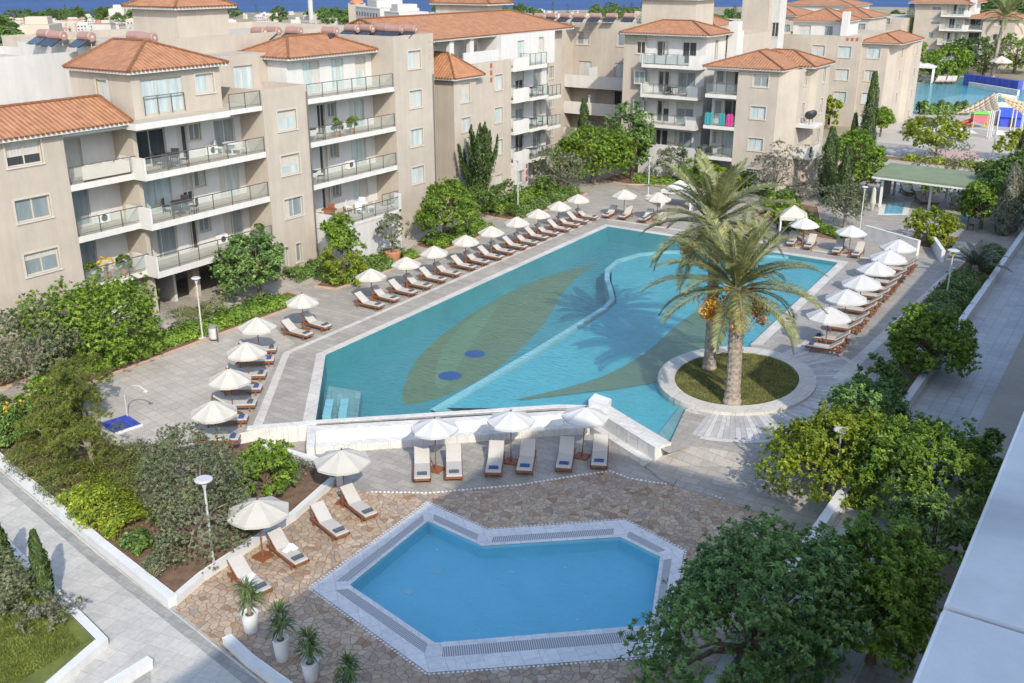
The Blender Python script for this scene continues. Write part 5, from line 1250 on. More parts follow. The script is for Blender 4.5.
def plume_mesh(h, seed):
    rng = np.random.default_rng(seed); cs, ns, axs, tn = [], [], [], []; mb = MB()
    for i in range(46):
        b0 = rng.uniform(.08, .75) * h if i else .3 * h; az = rng.normal(R(20), 1.5) if i % 3 else rng.uniform(0, 6.28); L = (h - b0) * rng.uniform(.45, .9) if i else .72 * h; out = rng.uniform(.10, .42) if i else .10
        n = int(150 * L); t = rng.uniform(0, 1, n); d = np.array([math.cos(az), math.sin(az), 0.0])
        base = np.array([.06 * b0, 0, b0]); p = base + d * (L * out * np.sin(t * 1.5))[:, None] * .8 + np.array([0, 0, 1.0]) * (L * t ** 1.1)[:, None] * .8
        p += rng.normal(0, 1, (n, 3)) * (.20 * (1.05 - t))[:, None]; cs.append(p); ns.append(np.tile(d, (n, 1)) * .5 + rng.normal(0, .4, (n, 3))); axs.append(np.tile(d * out + np.array([0, 0, 1.0]), (n, 1))); tn.append(np.clip(rng.normal(.5, .2) + rng.normal(0, .15, n), 0, 1))
    me = leaf_mesh('crown', np.concatenate(cs), np.concatenate(ns), .26, .22, M['lf_cyp'], rng, axis=np.concatenate(axs), tone=np.concatenate(tn), up=.1)
    mb.tube([(0, 0, -.1), (.03 * h, 0, .45 * h), (.05 * h, 0, .8 * h)], [.16, .1, .03], 7); return mb.mesh('trunk', M['bark']), me
put('conifer_tree', 'tall wispy leaning dark conifer in front of the middle building wing', 'conifer', plume_mesh(8.6, 18), (-49.4, 70.4, 0), rz=R(40), scale=(1.35, 1.35, 1.0))
bush('green shrub mass under the leaning conifer', -48.2, 69.0, 'green', 1.9, 2.6, 19, clumps=60)
bush('second green shrub right of the leaning conifer', -48.6, 73.0, 'green', 1.6, 2.2, 20, clumps=50)
bush('low green shrub beneath the white balcony stack', -48.4, 79.4, 'green', 1.1, 1.7, 21, clumps=34)
tree('broad light green tree at the far left corner of the main pool', -47.0, 87.2, 'bright', 3.7, 2.0, 2.9, 170, 22, ry=3.0, size=1.2)
tree('grey olive tree left of the broad light green tree', -47.8, 82.2, 'olive', 1.9, 1.7, 2.1, 75, 23, size=1.2, bark='bark_grey')
cypress('slim cypress against the long white corner balconies', -54.5, 98.5, 6.5, .75, 24)
tree('tall loose green tree left of the centre tower', -44.6, 91.0, 'dark', 2.1, 2.6, 3.4, 110, 25, size=1.25, lobes=.4)
tree('small grey olive tree in front of the centre tower terrace wall', -40.6, 91.4, 'olive', 1.5, 1.5, 1.9, 60, 26, size=1.2, bark='bark_grey')
bush('green shrub at the foot of the centre tower', -37.6, 91.3, 'bright', 1.8, 2.4, 27, clumps=55, size=1.1)
bush('lime green shrub behind the palms at the right wing wall', -35.0, 91.4, 'lime', 1.6, 2.1, 28, clumps=50, size=1.1)
bush('dark green shrub below the right wing corner window', -32.8, 91.2, 'green', 1.0, 1.9, 29, clumps=40, size=1.1)
tree('pale grey green tree in front of the right wing corner', -29.4, 89.4, 'silver', 2.0, 1.9, 2.2, 70, 30, size=1.35, bark='bark_grey', lobes=.5)
bush('second pale grey shrub right of the right wing corner', -26.7, 90.0, 'silver', 1.5, 1.7, 31, clumps=36, size=1.3)
for i, (x, y, k, r, h) in enumerate(((-26.8, 83.8, 'bright', 1.4, 1.5), (-25.2, 81.5, 'lime', 1.2, 1.3), (-23.9, 79.7, 'green', 1.2, 1.2), (-27.6, 87.0, 'green', 1.4, 1.6))):
    bush(['bright green shrub, nearest the right wing in the bed behind the far loungers', 'lime shrub in the middle of the bed behind the far loungers', 'dark green shrub at the pool end of the bed behind the far loungers', 'tall green shrub at the back of the bed below the balcony flank'][i], x, y, k, r, h, 40 + i, clumps=40, size=1.1)
cypress('cypress standing left of the cypress pair beside the right wing', -25.6, 93.0, 6.4, .85, 32)
cypress('second, shorter cypress beside the right wing, left of the bright tree', -23.3, 90.3, 5.4, .75, 33)
cypress('tallest slim cypress in front of the right background block', -25.6, 106.0, 10.2, .85, 34)
cypress('thin cypress just left of the tallest cypress', -27.2, 106.6, 6.0, .5, 35)
tree('bright green broad tree between the two pairs of cypresses', -24.0, 97.5, 'bright', 2.4, 2.2, 2.7, 110, 36, size=1.25)
tree('round silvery olive tree by the lamp post near the right umbrellas', -20.9, 82.4, 'olive', 1.7, 1.5, 2.0, 85, 37, size=1.1, bark='bark_grey')
hedge('low green hedge under the round silvery olive tree', [(-22.0, 80.3), (-19.7, 78.2)], 1.0, .5, 'bright', 38)
tree('yellow green leafy tree beside the white ramp, right of the umbrellas', -13.7, 80.6, 'lime', 2.0, 1.0, 1.5, 80, 39, ry=1.5, size=1.0)
bush('small lime shrub under the yellow green leafy tree', -13.0, 79.6, 'lime', 1.0, 1.0, 44, clumps=30)
# ---------------- right-hand side trees
tree('dense round green tree growing over the right planter wall', -8.2, 52.7, 'bright', 2.35, 1.25, 1.75, 160, 50, ry=2.3, size=.95)
bush('small dark bush in the right planter, nearer of two below the dense tree', -9.4, 43.6, 'green', 1.1, 1.5, 51, clumps=40)
bush('small dark bush in the right planter just below the dense tree', -9.5, 47.4, 'green', 1.35, 1.9, 52, clumps=48)
tree('pale yellow green tree with fine leaves by the lower terrace steps', ground(826, 456, 1.3)[0], ground(826, 456, 1.3)[1], 'lime', 2.15, 1.45, 1.35, 200, 53, ry=2.15, size=.85, lobes=.25)
tree('mid green tree behind the pale yellow green tree on the footpath side', -5.7, 37.4, 'bright', 2.1, 1.8, 1.9, 190, 54, size=.85, lobes=.35)
tree('grey green bush tree above the mid green tree by the footpath', -8.6, 41.2, 'dark', 1.7, 1.4, 1.9, 80, 55, size=.85)
tree('light green tree beside the marble coping at the lower right', -4.6, 27.3, 'bright', 1.6, 2.0, 2.2, 180, 56, size=.85, lobes=.3)
tree('large dark green leafy tree in front, overhanging the small pool corner', -7.55, 24.7, 'dark', 2.6, 2.55, 2.95, 290, 57, z=TZ, size=.85, lobes=.3, ry=2.8)
bush('thin green climber with yellow flowers beside the near building', -3.6, 39.5, 'green', 1.0, 3.0, 58, clumps=40, size=.9)
tree('dark green shrub beside the near building plinth', -4.0, 32.4, 'green', 1.3, 1.5, 1.7, 60, 60, size=.9)
hedge('clipped green hedge filling the bed along the right wall', [(-9.6, 59.5), (-9.4, 71.5)], 2.3, .8, 'green', 59, dens=60)
hedge('low shrubs in the narrow bed below the dense green tree', [(-9.4, 41.5), (-9.2, 49.5)], 1.1, .8, 'green', 641, dens=55)
hedge('small far hedge at the upper end of the right wall bed', [(-9.2, 74.0), (-9.1, 80.0)], 1.6, .9, 'green', 61)
bush('round silver grey shrub in the hedge along the right wall', -9.5, 60.4, 'silver', .9, 1.2, 62, clumps=30)
tree('big dense green tree mass at the right edge behind the pavilion', -9.6, 95.0, 'green', 3.3, 2.5, 3.0, 170, 63, size=1.3)
tree('bright lime tree in front of the dense tree mass at the right edge', -11.4, 88.0, 'bright', 2.0, 1.6, 2.0, 80, 64, size=1.2)
tree('dark round tree at the right edge next to the cycad', -6.3, 88.0, 'green', 2.3, 1.9, 2.2, 100, 65, size=1.2)
put('conifer_tree', 'pale tipped conical conifer standing in the tree mass at the right edge', 'conifer', cyp_mesh(5.6, .95, 66, mat='lf_silver'), (-9.5, 87.0, 0))
cypress('slim dark cypress by the car park at the right edge', -11.0, 105.0, 6.5, .8, 67)
tree('thin airy tree behind the green roofed pavilion', -17.2, 102.4, 'silver', 2.7, 1.9, 2.6, 60, 68, size=1.2, lobes=.45, per=40, trunk_r=.08)
tree('small round street tree beside the parked silver car', -30.6, 133.0, 'bright', 1.5, 1.2, 2.2, 40, 69, size=1.7)
tree('small potted citrus tree by the car port of the right background block', -38.4, 136.0, 'lime', 1.6, 1.4, 2.2, 40, 70, size=1.6)
tree('wide light green street tree right of the parked silver car', -21.2, 119.4, 'lime', 3.2, 1.6, 2.6, 80, 71, size=1.5, trunk_r=.12)
tree('small round street tree at the far right of the car park', -13.5, 124.0, 'lime', 1.7, 1.3, 2.1, 40, 72, size=1.6)
bush('round clipped dark bush at the right end of the car park', -13.2, 110.0, 'green', 2.2, 1.7, 73, clumps=60, size=1.4)
for i, (a, b) in enumerate((((-39.5, 119.0), (-30.5, 118.0)), ((-24.0, 117.2), (-14.4, 116.1)))):
    hedge(['low hedge on the road island behind the tallest cypress', 'low loose hedge on the right part of the road island'][i], [a, b], 1.4, .6, ['green', 'lime'][i], 74 + i, dens=30, size=1.6)
hedge('clipped hedge along the near edge of the second pool', [ground(918, 114), ground(966, 114)], 2.4, 1.5, 'green', 76, dens=22, size=2.0)
# ---------------- far right trees
far = [((914, 80), 'bright', 4.6, 2.6, 'large bright round tree at the left end of the second pool'), ((942, 79), 'bright', 4.0, 2.4, 'second bright round tree above the second pool loungers'), ((966, 76), 'green', 4.2, 3.2, 'dark shrubby tree below the far right block'), ((983, 76), 'silver', 4.4, 3.0, 'pale shrubby tree below the far palm'), ((1014, 73), 'bright', 5.0, 3.0, 'large bright tree at the right edge above the second pool')]
for i, (p, k, r, h, lb) in enumerate(far):
    x, y = ground(*p); tree(lb, x, y, k, r, h, h * 1.1, 60, 80 + i, size=2.3)
hill = [(1000, 60, 11), (1018, 52, 14), (1030, 60, 12), (1005, 44, 13), (1022, 36, 15), (992, 38, 11), (1010, 26, 14), (1035, 26, 14), (985, 24, 11), (1000, 14, 13), (1022, 12, 15)]
hm = [tree_mesh('dark', 7.5, 7.5, 7.5, 8.0, 110, 90 + i, size=3.6, lobes=.3) for i in range(3)]
for i, (px, py, h) in enumerate(hill):
    D = 300 + 28 * (i // 3); a = math.atan2(px - 512, 1067) - HEAD; x, y = D * math.sin(a), D * math.cos(a)
    put('tree', 'tall dark evergreen on the slope at the upper right corner behind the far block', 'tree', hm[i % 3], (x, y, -3.0 + 3.5 * (i // 3)), rz=i * 1.3, scale=h / 13.0, group='dark evergreens on the slope at the upper right')
# ---------------- garden at lower left
def gp(px, py, z): x, y = ground(px, py, z); return x, y
tree('large grey green olive tree in the shrub garden beside the tall lamp', -27.9, 21.3, 'olive', 2.1, 1.7, 1.6, 230, 100, z=-.52, size=.72, bark='bark_grey', ry=2.0)
tree('second grey olive tree behind the large one, left of the terrace', -31.5, 23.4, 'olive', 1.5, 1.2, 1.5, 90, 101, z=-.52, size=.8, bark='bark_grey')
tree('bright green round bush at the end of the overflow wall', -28.3, 25.0, 'bright', 1.15, 1.05, 1.3, 80, 102, z=-.52, size=.75)
for i, (x, y, s, h) in enumerate(((-40.6, 25.2, 1.0, 1.5), (-40.2, 23.6, .95, 1.45), (-36.4, 22.6, .95, 1.2), (-38.6, 22.4, 1.05, 1.2))):
    tree(['yellow green young pine left of the blue mosaic panel', 'small yellow green pine at the left below the first pine', 'yellow green pine below the blue mosaic panel', 'sprawling yellow green pine behind the path wall'][i], x, y, 'pine', s, .95 + .1 * i % 2, h + .4, 60, 103 + i, z=-.52, size=1.0, lobes=.55, hollow=.3, bark='bark_grey')
cover = [((-35.0, 21.0), (-30.6, 20.4), 'lime', 2.3, .75, 'low lime ground shrub by the path wall'), ((-40.5, 22.0), (-35.2, 21.2), 'pine', 2.4, .75, 'yellow green creeping shrub along the path wall'),
         ((-37.0, 23.7), (-32.6, 22.6), 'pine', 2.6, .8, 'yellow green shrub mass in the middle of the garden'), ((-46.5, 23.4), (-41.2, 22.6), 'green', 2.4, .8, 'dark green shrub at the left end of the garden'),
         ((-36.0, 24.2), (-32.8, 25.4), 'olive', 1.7, .7, 'small grey shrub beside the olive below the plaza edge'), ((-31.6, 26.9), (-28.0, 27.2), 'olive', 1.3, .6, 'grey low shrub behind the garden end wall'),
         ((-42.8, 24.6), (-39.3, 24.4), 'lime', 1.5, .6, 'bright ground cover under the pines at the plaza edge'), ((-30.6, 25.0), (-29.4, 23.0), 'olive', 1.6, .7, 'grey green shrub between the olive trees'), ((-29.4, 20.6), (-28.0, 20.2), 'olive', 1.1, .5, 'sparse grey shrub at the foot of the large olive tree')]
cover += [((-28.4, 19.4), (-27.2, 19.2), 'olive', .9, .45, 'small grey shrub in the bare corner of the garden bed'), ((-27.4, 22.4), (-27.2, 24.2), 'pine', .7, .4, 'low yellow green shrub behind the terrace kerb'), ((-30.2, 19.9), (-29.0, 19.6), 'green', .9, .5, 'low green shrub near the corner of the path wall')]
for i, (pa, pb, k, w, h, lb) in enumerate(cover): hedge(lb, [pa, pb], w, h, k, 110 + i, z=-.55, name='shrub', cat='shrub', dens=62, size=.85)
bush('leafy bright green fern like shrub at the left edge above the garden', -42.7, 25.2, 'bright', 1.3, 1.7, 116, z=-.3, clumps=44, size=1.1)
bush('shrub with orange yellow flowers at the left edge of the garden', -43.6, 23.8, 'yellow', .7, .9, 117, z=-.2, clumps=8)
bush('dark green shrub among the flowers at the left edge', -42.4, 23.6, 'green', 1.2, 1.2, 118, z=-.35, clumps=36)
hedge('bright low hedge along the plaza edge below the big round tree', [(-45.4, 28.6), (-45.2, 35.0), (-45.1, 43.2)], 1.3, .55, 'bright', 119, dens=75, size=.9)
hedge('dark hedge strip at the foot of the left building', [(-48.0, 36.5), (-47.7, 40.0)], 1.4, .7, 'pine', 120)
hedge('clipped green hedge at the foot of the projecting pier', [(-48.2, 46.4), (-48.1, 50.0)], 1.3, .9, 'green', 121)
hedge('low green edging hedge around the feathery tree', [(-45.4, 47.2), (-44.9, 51.0), (-45.0, 53.4)], 1.1, .6, 'green', 122)
hedge('low green edging hedge right of the terracotta pot', [(-45.3, 55.0), (-45.2, 56.3)], 1.2, .5, 'bright', 123)
hedge('low green hedge behind the fourth and fifth umbrellas of the building row', [(-45.2, 58.6), (-45.3, 66.0)], 1.4, .6, 'bright', 124)
hedge('green hedge behind the far umbrellas of the building row', [(-45.6, 70.2), (-46.0, 81.8)], 1.6, .8, 'green', 125)
cypress('small dark cypress at the left edge beside the gable wing', -48.2, 23.4, 4.2, .5, 126)
# corner lawn plants
put('cypress_tree', 'small slim cypress on the corner lawn, right of two', 'cypress', cyp_mesh(2.6, .3, 127), (-29.5, 15.8, -.5)); put('cypress_tree', 'small slim cypress on the corner lawn, left of two', 'cypress', cyp_mesh(2.5, .3, 128), (-31.9, 15.8, -.5))
tree('small grey olive bush on the corner lawn beside the slim cypresses', -30.0, 14.6, 'olive', 1.1, .9, 1.0, 70, 129, z=-.5, size=.7, bark='bark_grey')
bush('silver grey low shrub on the corner lawn', -28.3, 15.2, 'silver', 1.0, 1.0, 130, z=-.5, clumps=36, size=.7)
bush('grey green shrub at the left of the corner lawn', -32.2, 14.9, 'olive', 1.2, 1.2, 131, z=-.5, clumps=36, size=.7)
# grass on the two lawns as one mass each
def grass(name, pts, z, mat, n, seed, h=.09):
    rng = np.random.default_rng(seed); P = pts(rng, n); cen = np.stack([P[:, 0], P[:, 1], z(P)], 1)
    me = bpy.data.meshes.new(name); a = rng.uniform(0, 6.28, n); w = .018; v = np.empty((n, 3, 3)); hh = h * rng.uniform(.5, 1.2, n)
    v[:, 0] = cen + np.stack([np.cos(a) * w, np.sin(a) * w, np.zeros(n)], 1); v[:, 1] = cen - np.stack([np.cos(a) * w, np.sin(a) * w, np.zeros(n)], 1); v[:, 2] = cen + np.stack([rng.normal(0, .03, n), rng.normal(0, .03, n), hh], 1)
    me.from_pydata(v.reshape(-1, 3).tolist(), [], np.arange(n * 3).reshape(-1, 3).tolist()); me.materials.append(M[mat]); o = bpy.data.objects.new(name, me); COL.objects.link(o); o['kind'] = 'stuff'; return o
def corner(r, n):
    x = r.uniform(-37, -26.35, n); top = 15.0 + (-26.35 - x) * .2; return np.stack([x, r.uniform(0, 1, n) * (top - 12) + 12, ], 1)
def disk(rng, n):
    r = np.sqrt(rng.uniform(0, 1, n)) * .985; t = rng.uniform(0, 6.283, n); return np.stack([ISL[0] + rin[0] * r * np.cos(t), ISL[1] + rin[1] * r * np.sin(t)], 1)
M['grass_a'] = leafmat('grass_dry', (0.12, 0.12, 0.03), (0.155, 0.16, 0.04), (0.20, 0.20, 0.06), .2, tone=False); M['grass_b'] = leafmat('grass_green', (0.10, 0.125, 0.02), (0.15, 0.19, 0.03), (0.21, 0.25, 0.045), .2, tone=False)
grass('island_grass', disk, lambda P: 0.1 + 0.12 * (1 - ((P[:, 0] - ISL[0]) / rin[0]) ** 2 - ((P[:, 1] - ISL[1]) / rin[1]) ** 2), 'grass_a', 22000, 1, .07)
grass('corner_grass', corner, lambda P: np.full(len(P), -.5), 'grass_b', 30000, 2, .08)

for i, (pa, pb, k, w, h, lb) in enumerate((((-46.0, 27.0), (-46.0, 43.0), 'green', 1.3, .55, 'green ground cover behind the low hedge of the plaza edge'), ((-48.2, 70.5), (-49.0, 83.0), 'bright', 2.2, .7, 'green ground cover at the foot of the middle building'), ((-46.5, 47.5), (-46.3, 56.0), 'green', 1.2, .6, 'green ground cover by the white terrace wall'),
        ((-46.2, 58.8), (-46.4, 66.5), 'green', 1.2, .6, 'green ground cover behind the middle umbrellas'), ((-44.0, 90.4), (-38.0, 91.6), 'bright', 2.0, .6, 'green ground cover before the centre tower'), ((-37.5, 91.4), (-30.5, 91.2), 'green', 1.4, .7, 'green ground cover before the right wing'),
        ((-27.0, 85.5), (-22.5, 79.6), 'bright', 2.4, .6, 'green ground cover in the bed behind the far loungers'), ((-48.2, 21.0), (-48.2, 34.5), 'olive', 1.2, .6, 'grey green ground cover along the gable wing'))):
    hedge(lb, [pa, pb], w, h, k, 700 + i, z=.02, name='ground_cover', cat='ground cover', dens=38, size=1.0)
def pot_plant(label, x, y, z, kind, seed, s=.5):
    r = put('potted_plant', label, 'potted plant', tree_mesh(kind, .38, .38, .4, .75, 14, seed, size=.8, trunk_r=.03), (x, y, z), scale=s / .5)
    m = MB(); m.lathe([(.14, 0), (.2, .3), (.21, .34), (.17, .34), (.16, .3)], 12); m.build('pot', M['terra'], r)
for i, (x, y, z, k, lb) in enumerate(((-50.5, 33.2, FL[1], 'bright', 'leafy plant in a pot at the left of the first floor corner loggia'), (-50.5, 34.3, FL[1], 'yellow', 'yellow flowering pot plant in the first floor corner loggia'), (-50.5, 35.4, FL[1], 'green', 'leafy plant in a pot at the right of the first floor corner loggia'),
        (-49.5, 53.4, FL[3], 'green', 'small pot plant on the third floor right balcony'), (-49.5, 55.0, FL[3], 'bright', 'second small pot plant on the third floor right balcony'), (-49.5, 45.2, FL[1], 'green', 'pot plant at the right end of the first floor left balcony'), (-53.2, 80.6, FL[3] - .3, 'green', 'pot plant on the upper white balcony of the middle building'))):
    pot_plant(lb, x, y, z + .064, k, 720 + i)
# ---------------- palms
def frond(mb_r, cs, rng, base, az, el, L, droop):
    """arching frond: rachis tube and two rows of narrow leaflets"""
    pts = []; p = np.array(base, float); e = el
    n = 14
    for k in range(n + 1):
        pts.append(p.copy()); d = np.array([math.cos(az) * math.cos(e), math.sin(az) * math.cos(e), math.sin(e)]); p = p + d * L / n; e -= droop / n * (0.4 + 1.2 * k / n)
    pts = np.array(pts); mb_r.tube([tuple(q) for q in pts[::2]], [.045 * (1 - .8 * k / (n / 2)) for k in range(len(pts[::2]))], 4, cap=False)
    m = int(L * 30)
    t = np.linspace(.1, .995, m); i = np.clip((t * n).astype(int), 0, n - 1); fr = t * n - i
    c = pts[i] * (1 - fr)[:, None] + pts[i + 1] * fr[:, None]; tg = pts[i + 1] - pts[i]; tg /= np.linalg.norm(tg, axis=1)[:, None]
    side = np.array([-math.sin(az), math.cos(az), 0.0]); upv = np.cross(tg, side); upv *= np.sign(upv[:, 2:3] + 1e-9)
    for sg in (-1, 1):
        ln = (.16 + .42 * np.sin(np.clip(t * 1.08, 0, 1) * math.pi) ** .6) * rng.uniform(.8, 1.15, m) * L / 3.3
        d = side[None] * sg * .75 + tg * .75 + upv * (.30 + rng.normal(0, .09, m))[:, None]; d /= np.linalg.norm(d, axis=1)[:, None]
        tip = c + d * ln[:, None] + np.array([0, 0, -1.0]) * (ln * .22)[:, None]; mid = c + d * (ln * .5)[:, None]
        w = tg * .026
        cs.append(np.stack([c, mid + w, tip, mid - w], 1))
def quads_mesh(name, arr, mat):
    v = np.concatenate(arr).reshape(-1, 3); n = len(v) // 4; me = bpy.data.meshes.new(name)
    me.vertices.add(n * 4); me.loops.add(n * 4); me.polygons.add(n); me.vertices.foreach_set('co', v.reshape(-1).astype(np.float32)); me.loops.foreach_set('vertex_index', np.arange(n * 4, dtype=np.int32))
    me.polygons.foreach_set('loop_start', np.arange(0, n * 4, 4, dtype=np.int32)); me.polygons.foreach_set('loop_total', np.full(n, 4, dtype=np.int32)); me.materials.append(mat); me.update(); me.validate(); return me
M['palm_bark'] = simple('palm_bark', (0.34, 0.285, 0.235), .95, .35, 5, .6, 20)
def palm(label, x, y, z, H, lean, seed, L=3.3, nf=46, dates=True, r=.24, laz=0.0, el0=-.35):
    rng = np.random.default_rng(seed); root = thing('palm_tree', label, 'palm', (x, y, z))
    mb = MB(); k = int(H / .16); pts, rad = [], []
    for i in range(k + 1):
        t = i / k; pts.append((math.cos(laz) * lean * t * t, math.sin(laz) * lean * t * t, t * H)); rad.append(r * (1.15 - .2 * t) * (1.0 + .09 * (i % 2)) + (.1 * max(0, 1 - t * 9)))
    mb.tube(pts, rad, 12)
    # leaf base scales on the trunk
    for i in range(2, k - 1):
        for j in range(7):
            a = j * 6.283 / 7 + (i % 2) * .45; p = Vector(pts[i]); q = p + Vector((math.cos(a), math.sin(a), 0)) * rad[i] * .96; u = Vector((math.cos(a), math.sin(a), .0)); s = Vector((-math.sin(a), math.cos(a), 0)) * .085
            mb.tri(q - s, q + s, q + u * .055 + Vector((0, 0, .15)))
    mb.build('trunk', M['palm_bark'], root)
    top = np.array(pts[-1]); fr = MB(); cs = []
    for i in range(nf):
        t = i / nf; az = i * 2.39996 + rng.normal(0, .12); el = el0 + (1.42 - el0) * t ** .8 + rng.normal(0, .06)
        frond(fr, cs, rng, top + np.array([math.cos(az) * .12, math.sin(az) * .12, -.25 + .5 * t]), az, el, L * rng.uniform(.86, 1.08) * (1 if t < .9 else .8), rng.uniform(.9, 1.35) if t < .75 else rng.uniform(.35, .8))
    c = bpy.data.objects.new('crown', quads_mesh('crown', cs, M['lf_palm'])); COL.objects.link(c); c.parent = root
    fr.build('frond_stems', M['lf_palm'], c)
    if dates:
        for i in range(8):
            az = i * .785 + rng.normal(0, .15); b = Vector(top) + Vector((math.cos(az) * .25, math.sin(az) * .25, -.1)); e = b + Vector((math.cos(az) * rng.uniform(.8, 1.15), math.sin(az) * rng.uniform(.8, 1.15), -rng.uniform(.35, .8)))
            st = MB(); st.tube([b, b.lerp(e, .5) + Vector((0, 0, .22)), e], [.03, .025, .02], 5)
            n = 420; o = rng.normal(0, 1, (n, 3)) * np.array([.27, .27, .05]); o[:, 2] = -rng.uniform(0, 1, n) ** .8 * 1.05; o[:, :2] *= (1 - .45 * np.abs(o[:, 2:3] + .35))
            cen = np.array(e) + o; me = leaf_mesh('date_clumps', cen, np.zeros((n, 3)), .10, .75, M['dates'], rng)
            d = bpy.data.objects.new('date_clumps', me); COL.objects.link(d); d.parent = root; st.build('stalk', M['dates'], d)
    return root
palm('date palm with orange fruit bunches, front one on the round island', -15.35, 43.35, .1, 6.0, .25, 201, L=4.2, nf=38, laz=R(215), r=.31)
palm('taller date palm at the back of the round island, beside the water', -18.0, 46.9, .1, 7.9, .35, 202, L=4.1, nf=40, laz=R(190), r=.25, el0=-.6)
x, y = ground(992, 78); palm('tall far palm in front of the far right apartment block', x, y, 0, 11.5, .5, 203, L=5.5, nf=26, dates=False, r=.3)
# cycad like palm in the right bed
def rosette(label, name, cat, x, y, z, L, n, seed, mat='lf_silver', trunk=.5):
    rng = np.random.default_rng(seed); root = thing(name, label, cat, (x, y, z)); cs, fr = [], MB()
    for i in range(n): frond(fr, cs, rng, (0, 0, trunk), i * 2.4, .35 + .95 * (i / n), L * rng.uniform(.85, 1.1), rng.uniform(.7, 1.2))
    c = bpy.data.objects.new('crown', quads_mesh('crown', cs, M[mat])); COL.objects.link(c); c.parent = root; fr.build('frond_stems', M[mat], c)
    t = MB(); t.lathe([(.28, 0), (.25, trunk * .6), (.2, trunk + .1)], 10); t.build('trunk', M['palm_bark'], root); return root
rosette('spiky pale cycad palm in the bed along the right wall', 'cycad_palm', 'palm', -9.3, 72.6, 0, 2.3, 20, 210, 'lf_silver', .9)
# yuccas in white planters
def yucca(label, x, y, seed, hp=.85, h=1.0, rp=.3):
    rng = np.random.default_rng(seed); root = thing('potted_yucca', label, 'potted plant', (x, y, TZ + .006))
    p = MB(); p.lathe([(rp * .72, 0), (rp, hp), (rp * .9, hp), (rp * .88, hp - .06)], 20); p.build('planter', M['white_paint'], root, smooth=False)
    so = MB(); so.lathe([(rp * .87, hp - .07), (.02, hp - .05)], 16); so.build('compost', M['soil'], root)
    cs = []; st = MB()
    for (hx, hy, hz, m) in ((0, 0, hp + h * .95, 60), (.1, .06, hp + h * .6, 44), (-.12, .02, hp + h * .3, 38)):
        st.tube([(0, 0, hp - .1), (hx * .6, hy * .6, (hp + hz) / 2), (hx, hy, hz)], [.05, .04, .03], 6)
        az = rng.uniform(0, 6.28, m); el = rng.uniform(-.5, 1.35, m); L = rng.uniform(.38, .62, m)
        d = np.stack([np.cos(az) * np.cos(el), np.sin(az) * np.cos(el), np.sin(el)], 1); sd = np.stack([-np.sin(az), np.cos(az), np.zeros(m)], 1) * .026
        b = np.array([hx, hy, hz]) + d * .03; mid = b + d * (L * .5)[:, None] + np.array([0, 0, .03]); tip = b + d * L[:, None] - np.array([0, 0, 1]) * (L * .22)[:, None]
        cs.append(np.stack([b, mid + sd, tip, mid - sd], 1))
    c = bpy.data.objects.new('leaves', quads_mesh('leaves', cs, M['lf_yucca'])); COL.objects.link(c); c.parent = root; st.build('stem', M['bark_grey'], c)
yucca('yucca in a tapered white planter at the garden corner, leftmost of four', -22.6, 18.75, 220, .72)
yucca('yucca in a round white planter behind the low planter wall, second of four', -20.65, 18.25, 221, .82, .95, .27)
yucca('yucca in a white planter near the bottom edge, third of four', -19.2, 18.05, 222, .68, .9, .28)
yucca('yucca at the bottom edge of the picture, rightmost of four', -17.6, 18.05, 223, .5, .8, .3)
# ============================================================ loungers, umbrellas, furniture
HID = (0, 0, -500)
def make_lounger(cushion='cushion', rails=True):
    r = empty('sun_lounger')
    f = MB()
    for s in (-1, 1): f.box(-1.0, 1.0, s * .30 - .025, s * .30 + .025, .24, .32)
    for k in range(9): x = -.95 + k * .22; f.box(x, x + .12, -.29, .29, .27, .295)
    f.box(.95, 1.0, -.32, .32, .23, .33); f.build('frame', M['wood'], r)
    for sx in (-.78, .72):
        for s in (-1, 1):
            l = MB(); l.box(sx - .035, sx + .035, s * .29 - .025, s * .29 + .025, 0, .26); l.build('leg', M['wood'], r)
    c = MB(); c.box(-.28, 1.0, -.29, .29, .325, .40); c.build('seat_cushion', M[cushion], r, bevel=.025)
    a = R(37); T = Matrix.Translation((-.28, 0, .345)) @ Matrix.Rotation(a, 4, 'Y')
    b = MB(); b.box(-.86, 0, -.29, .29, -.015, .07, T); b.build('back_cushion', M[cushion], r, bevel=.025)
    b = MB(); b.box(-.86, 0, -.30, -.25, -.05, -.018, T); b.box(-.86, 0, .25, .30, -.05, -.018, T); b.box(-.86, -.80, -.30, .30, -.05, -.018, T); b.box(-.5, -.42, -.3, .3, -.05, -.018, T)
    for s in (-1, 1): b.tube([(-.72, s * .27, .30), (-.86, s * .27, .66)], .02, 5)
    b.build('backrest', M['wood'], r); return r
LG = make_lounger(); LG.location = HID
def make_towel(mat):
    m = MB(); m.box(-.12, .12, -.21, .21, 0, .05); m.tube([(0, -.2, .06), (0, .2, .06)], .055, 8); return m.mesh('towel', M[mat])
TW = {k: make_towel(k) for k in ('towel', 'towel_blue', 'towel_white')}
def towel(x, y, rz, z, kind, label, off=.72, name='towel'):
    o = bpy.data.objects.new(name, TW[kind]); COL.objects.link(o); o.location = (x + math.cos(rz) * off, y + math.sin(rz) * off, z + .40); o.rotation_euler = (0, 0, rz); return tag(o, label, 'towel', 'folded towels on the sun loungers')
def lounger(x, y, rz, z, label, tw=None, twl=None):
    o = dup(LG, (x, y, z), rz, label, 'sun loungers around the pools'); tag(o, None, 'sun lounger')
    if tw: towel(x, y, rz, z, tw, twl)
    return o
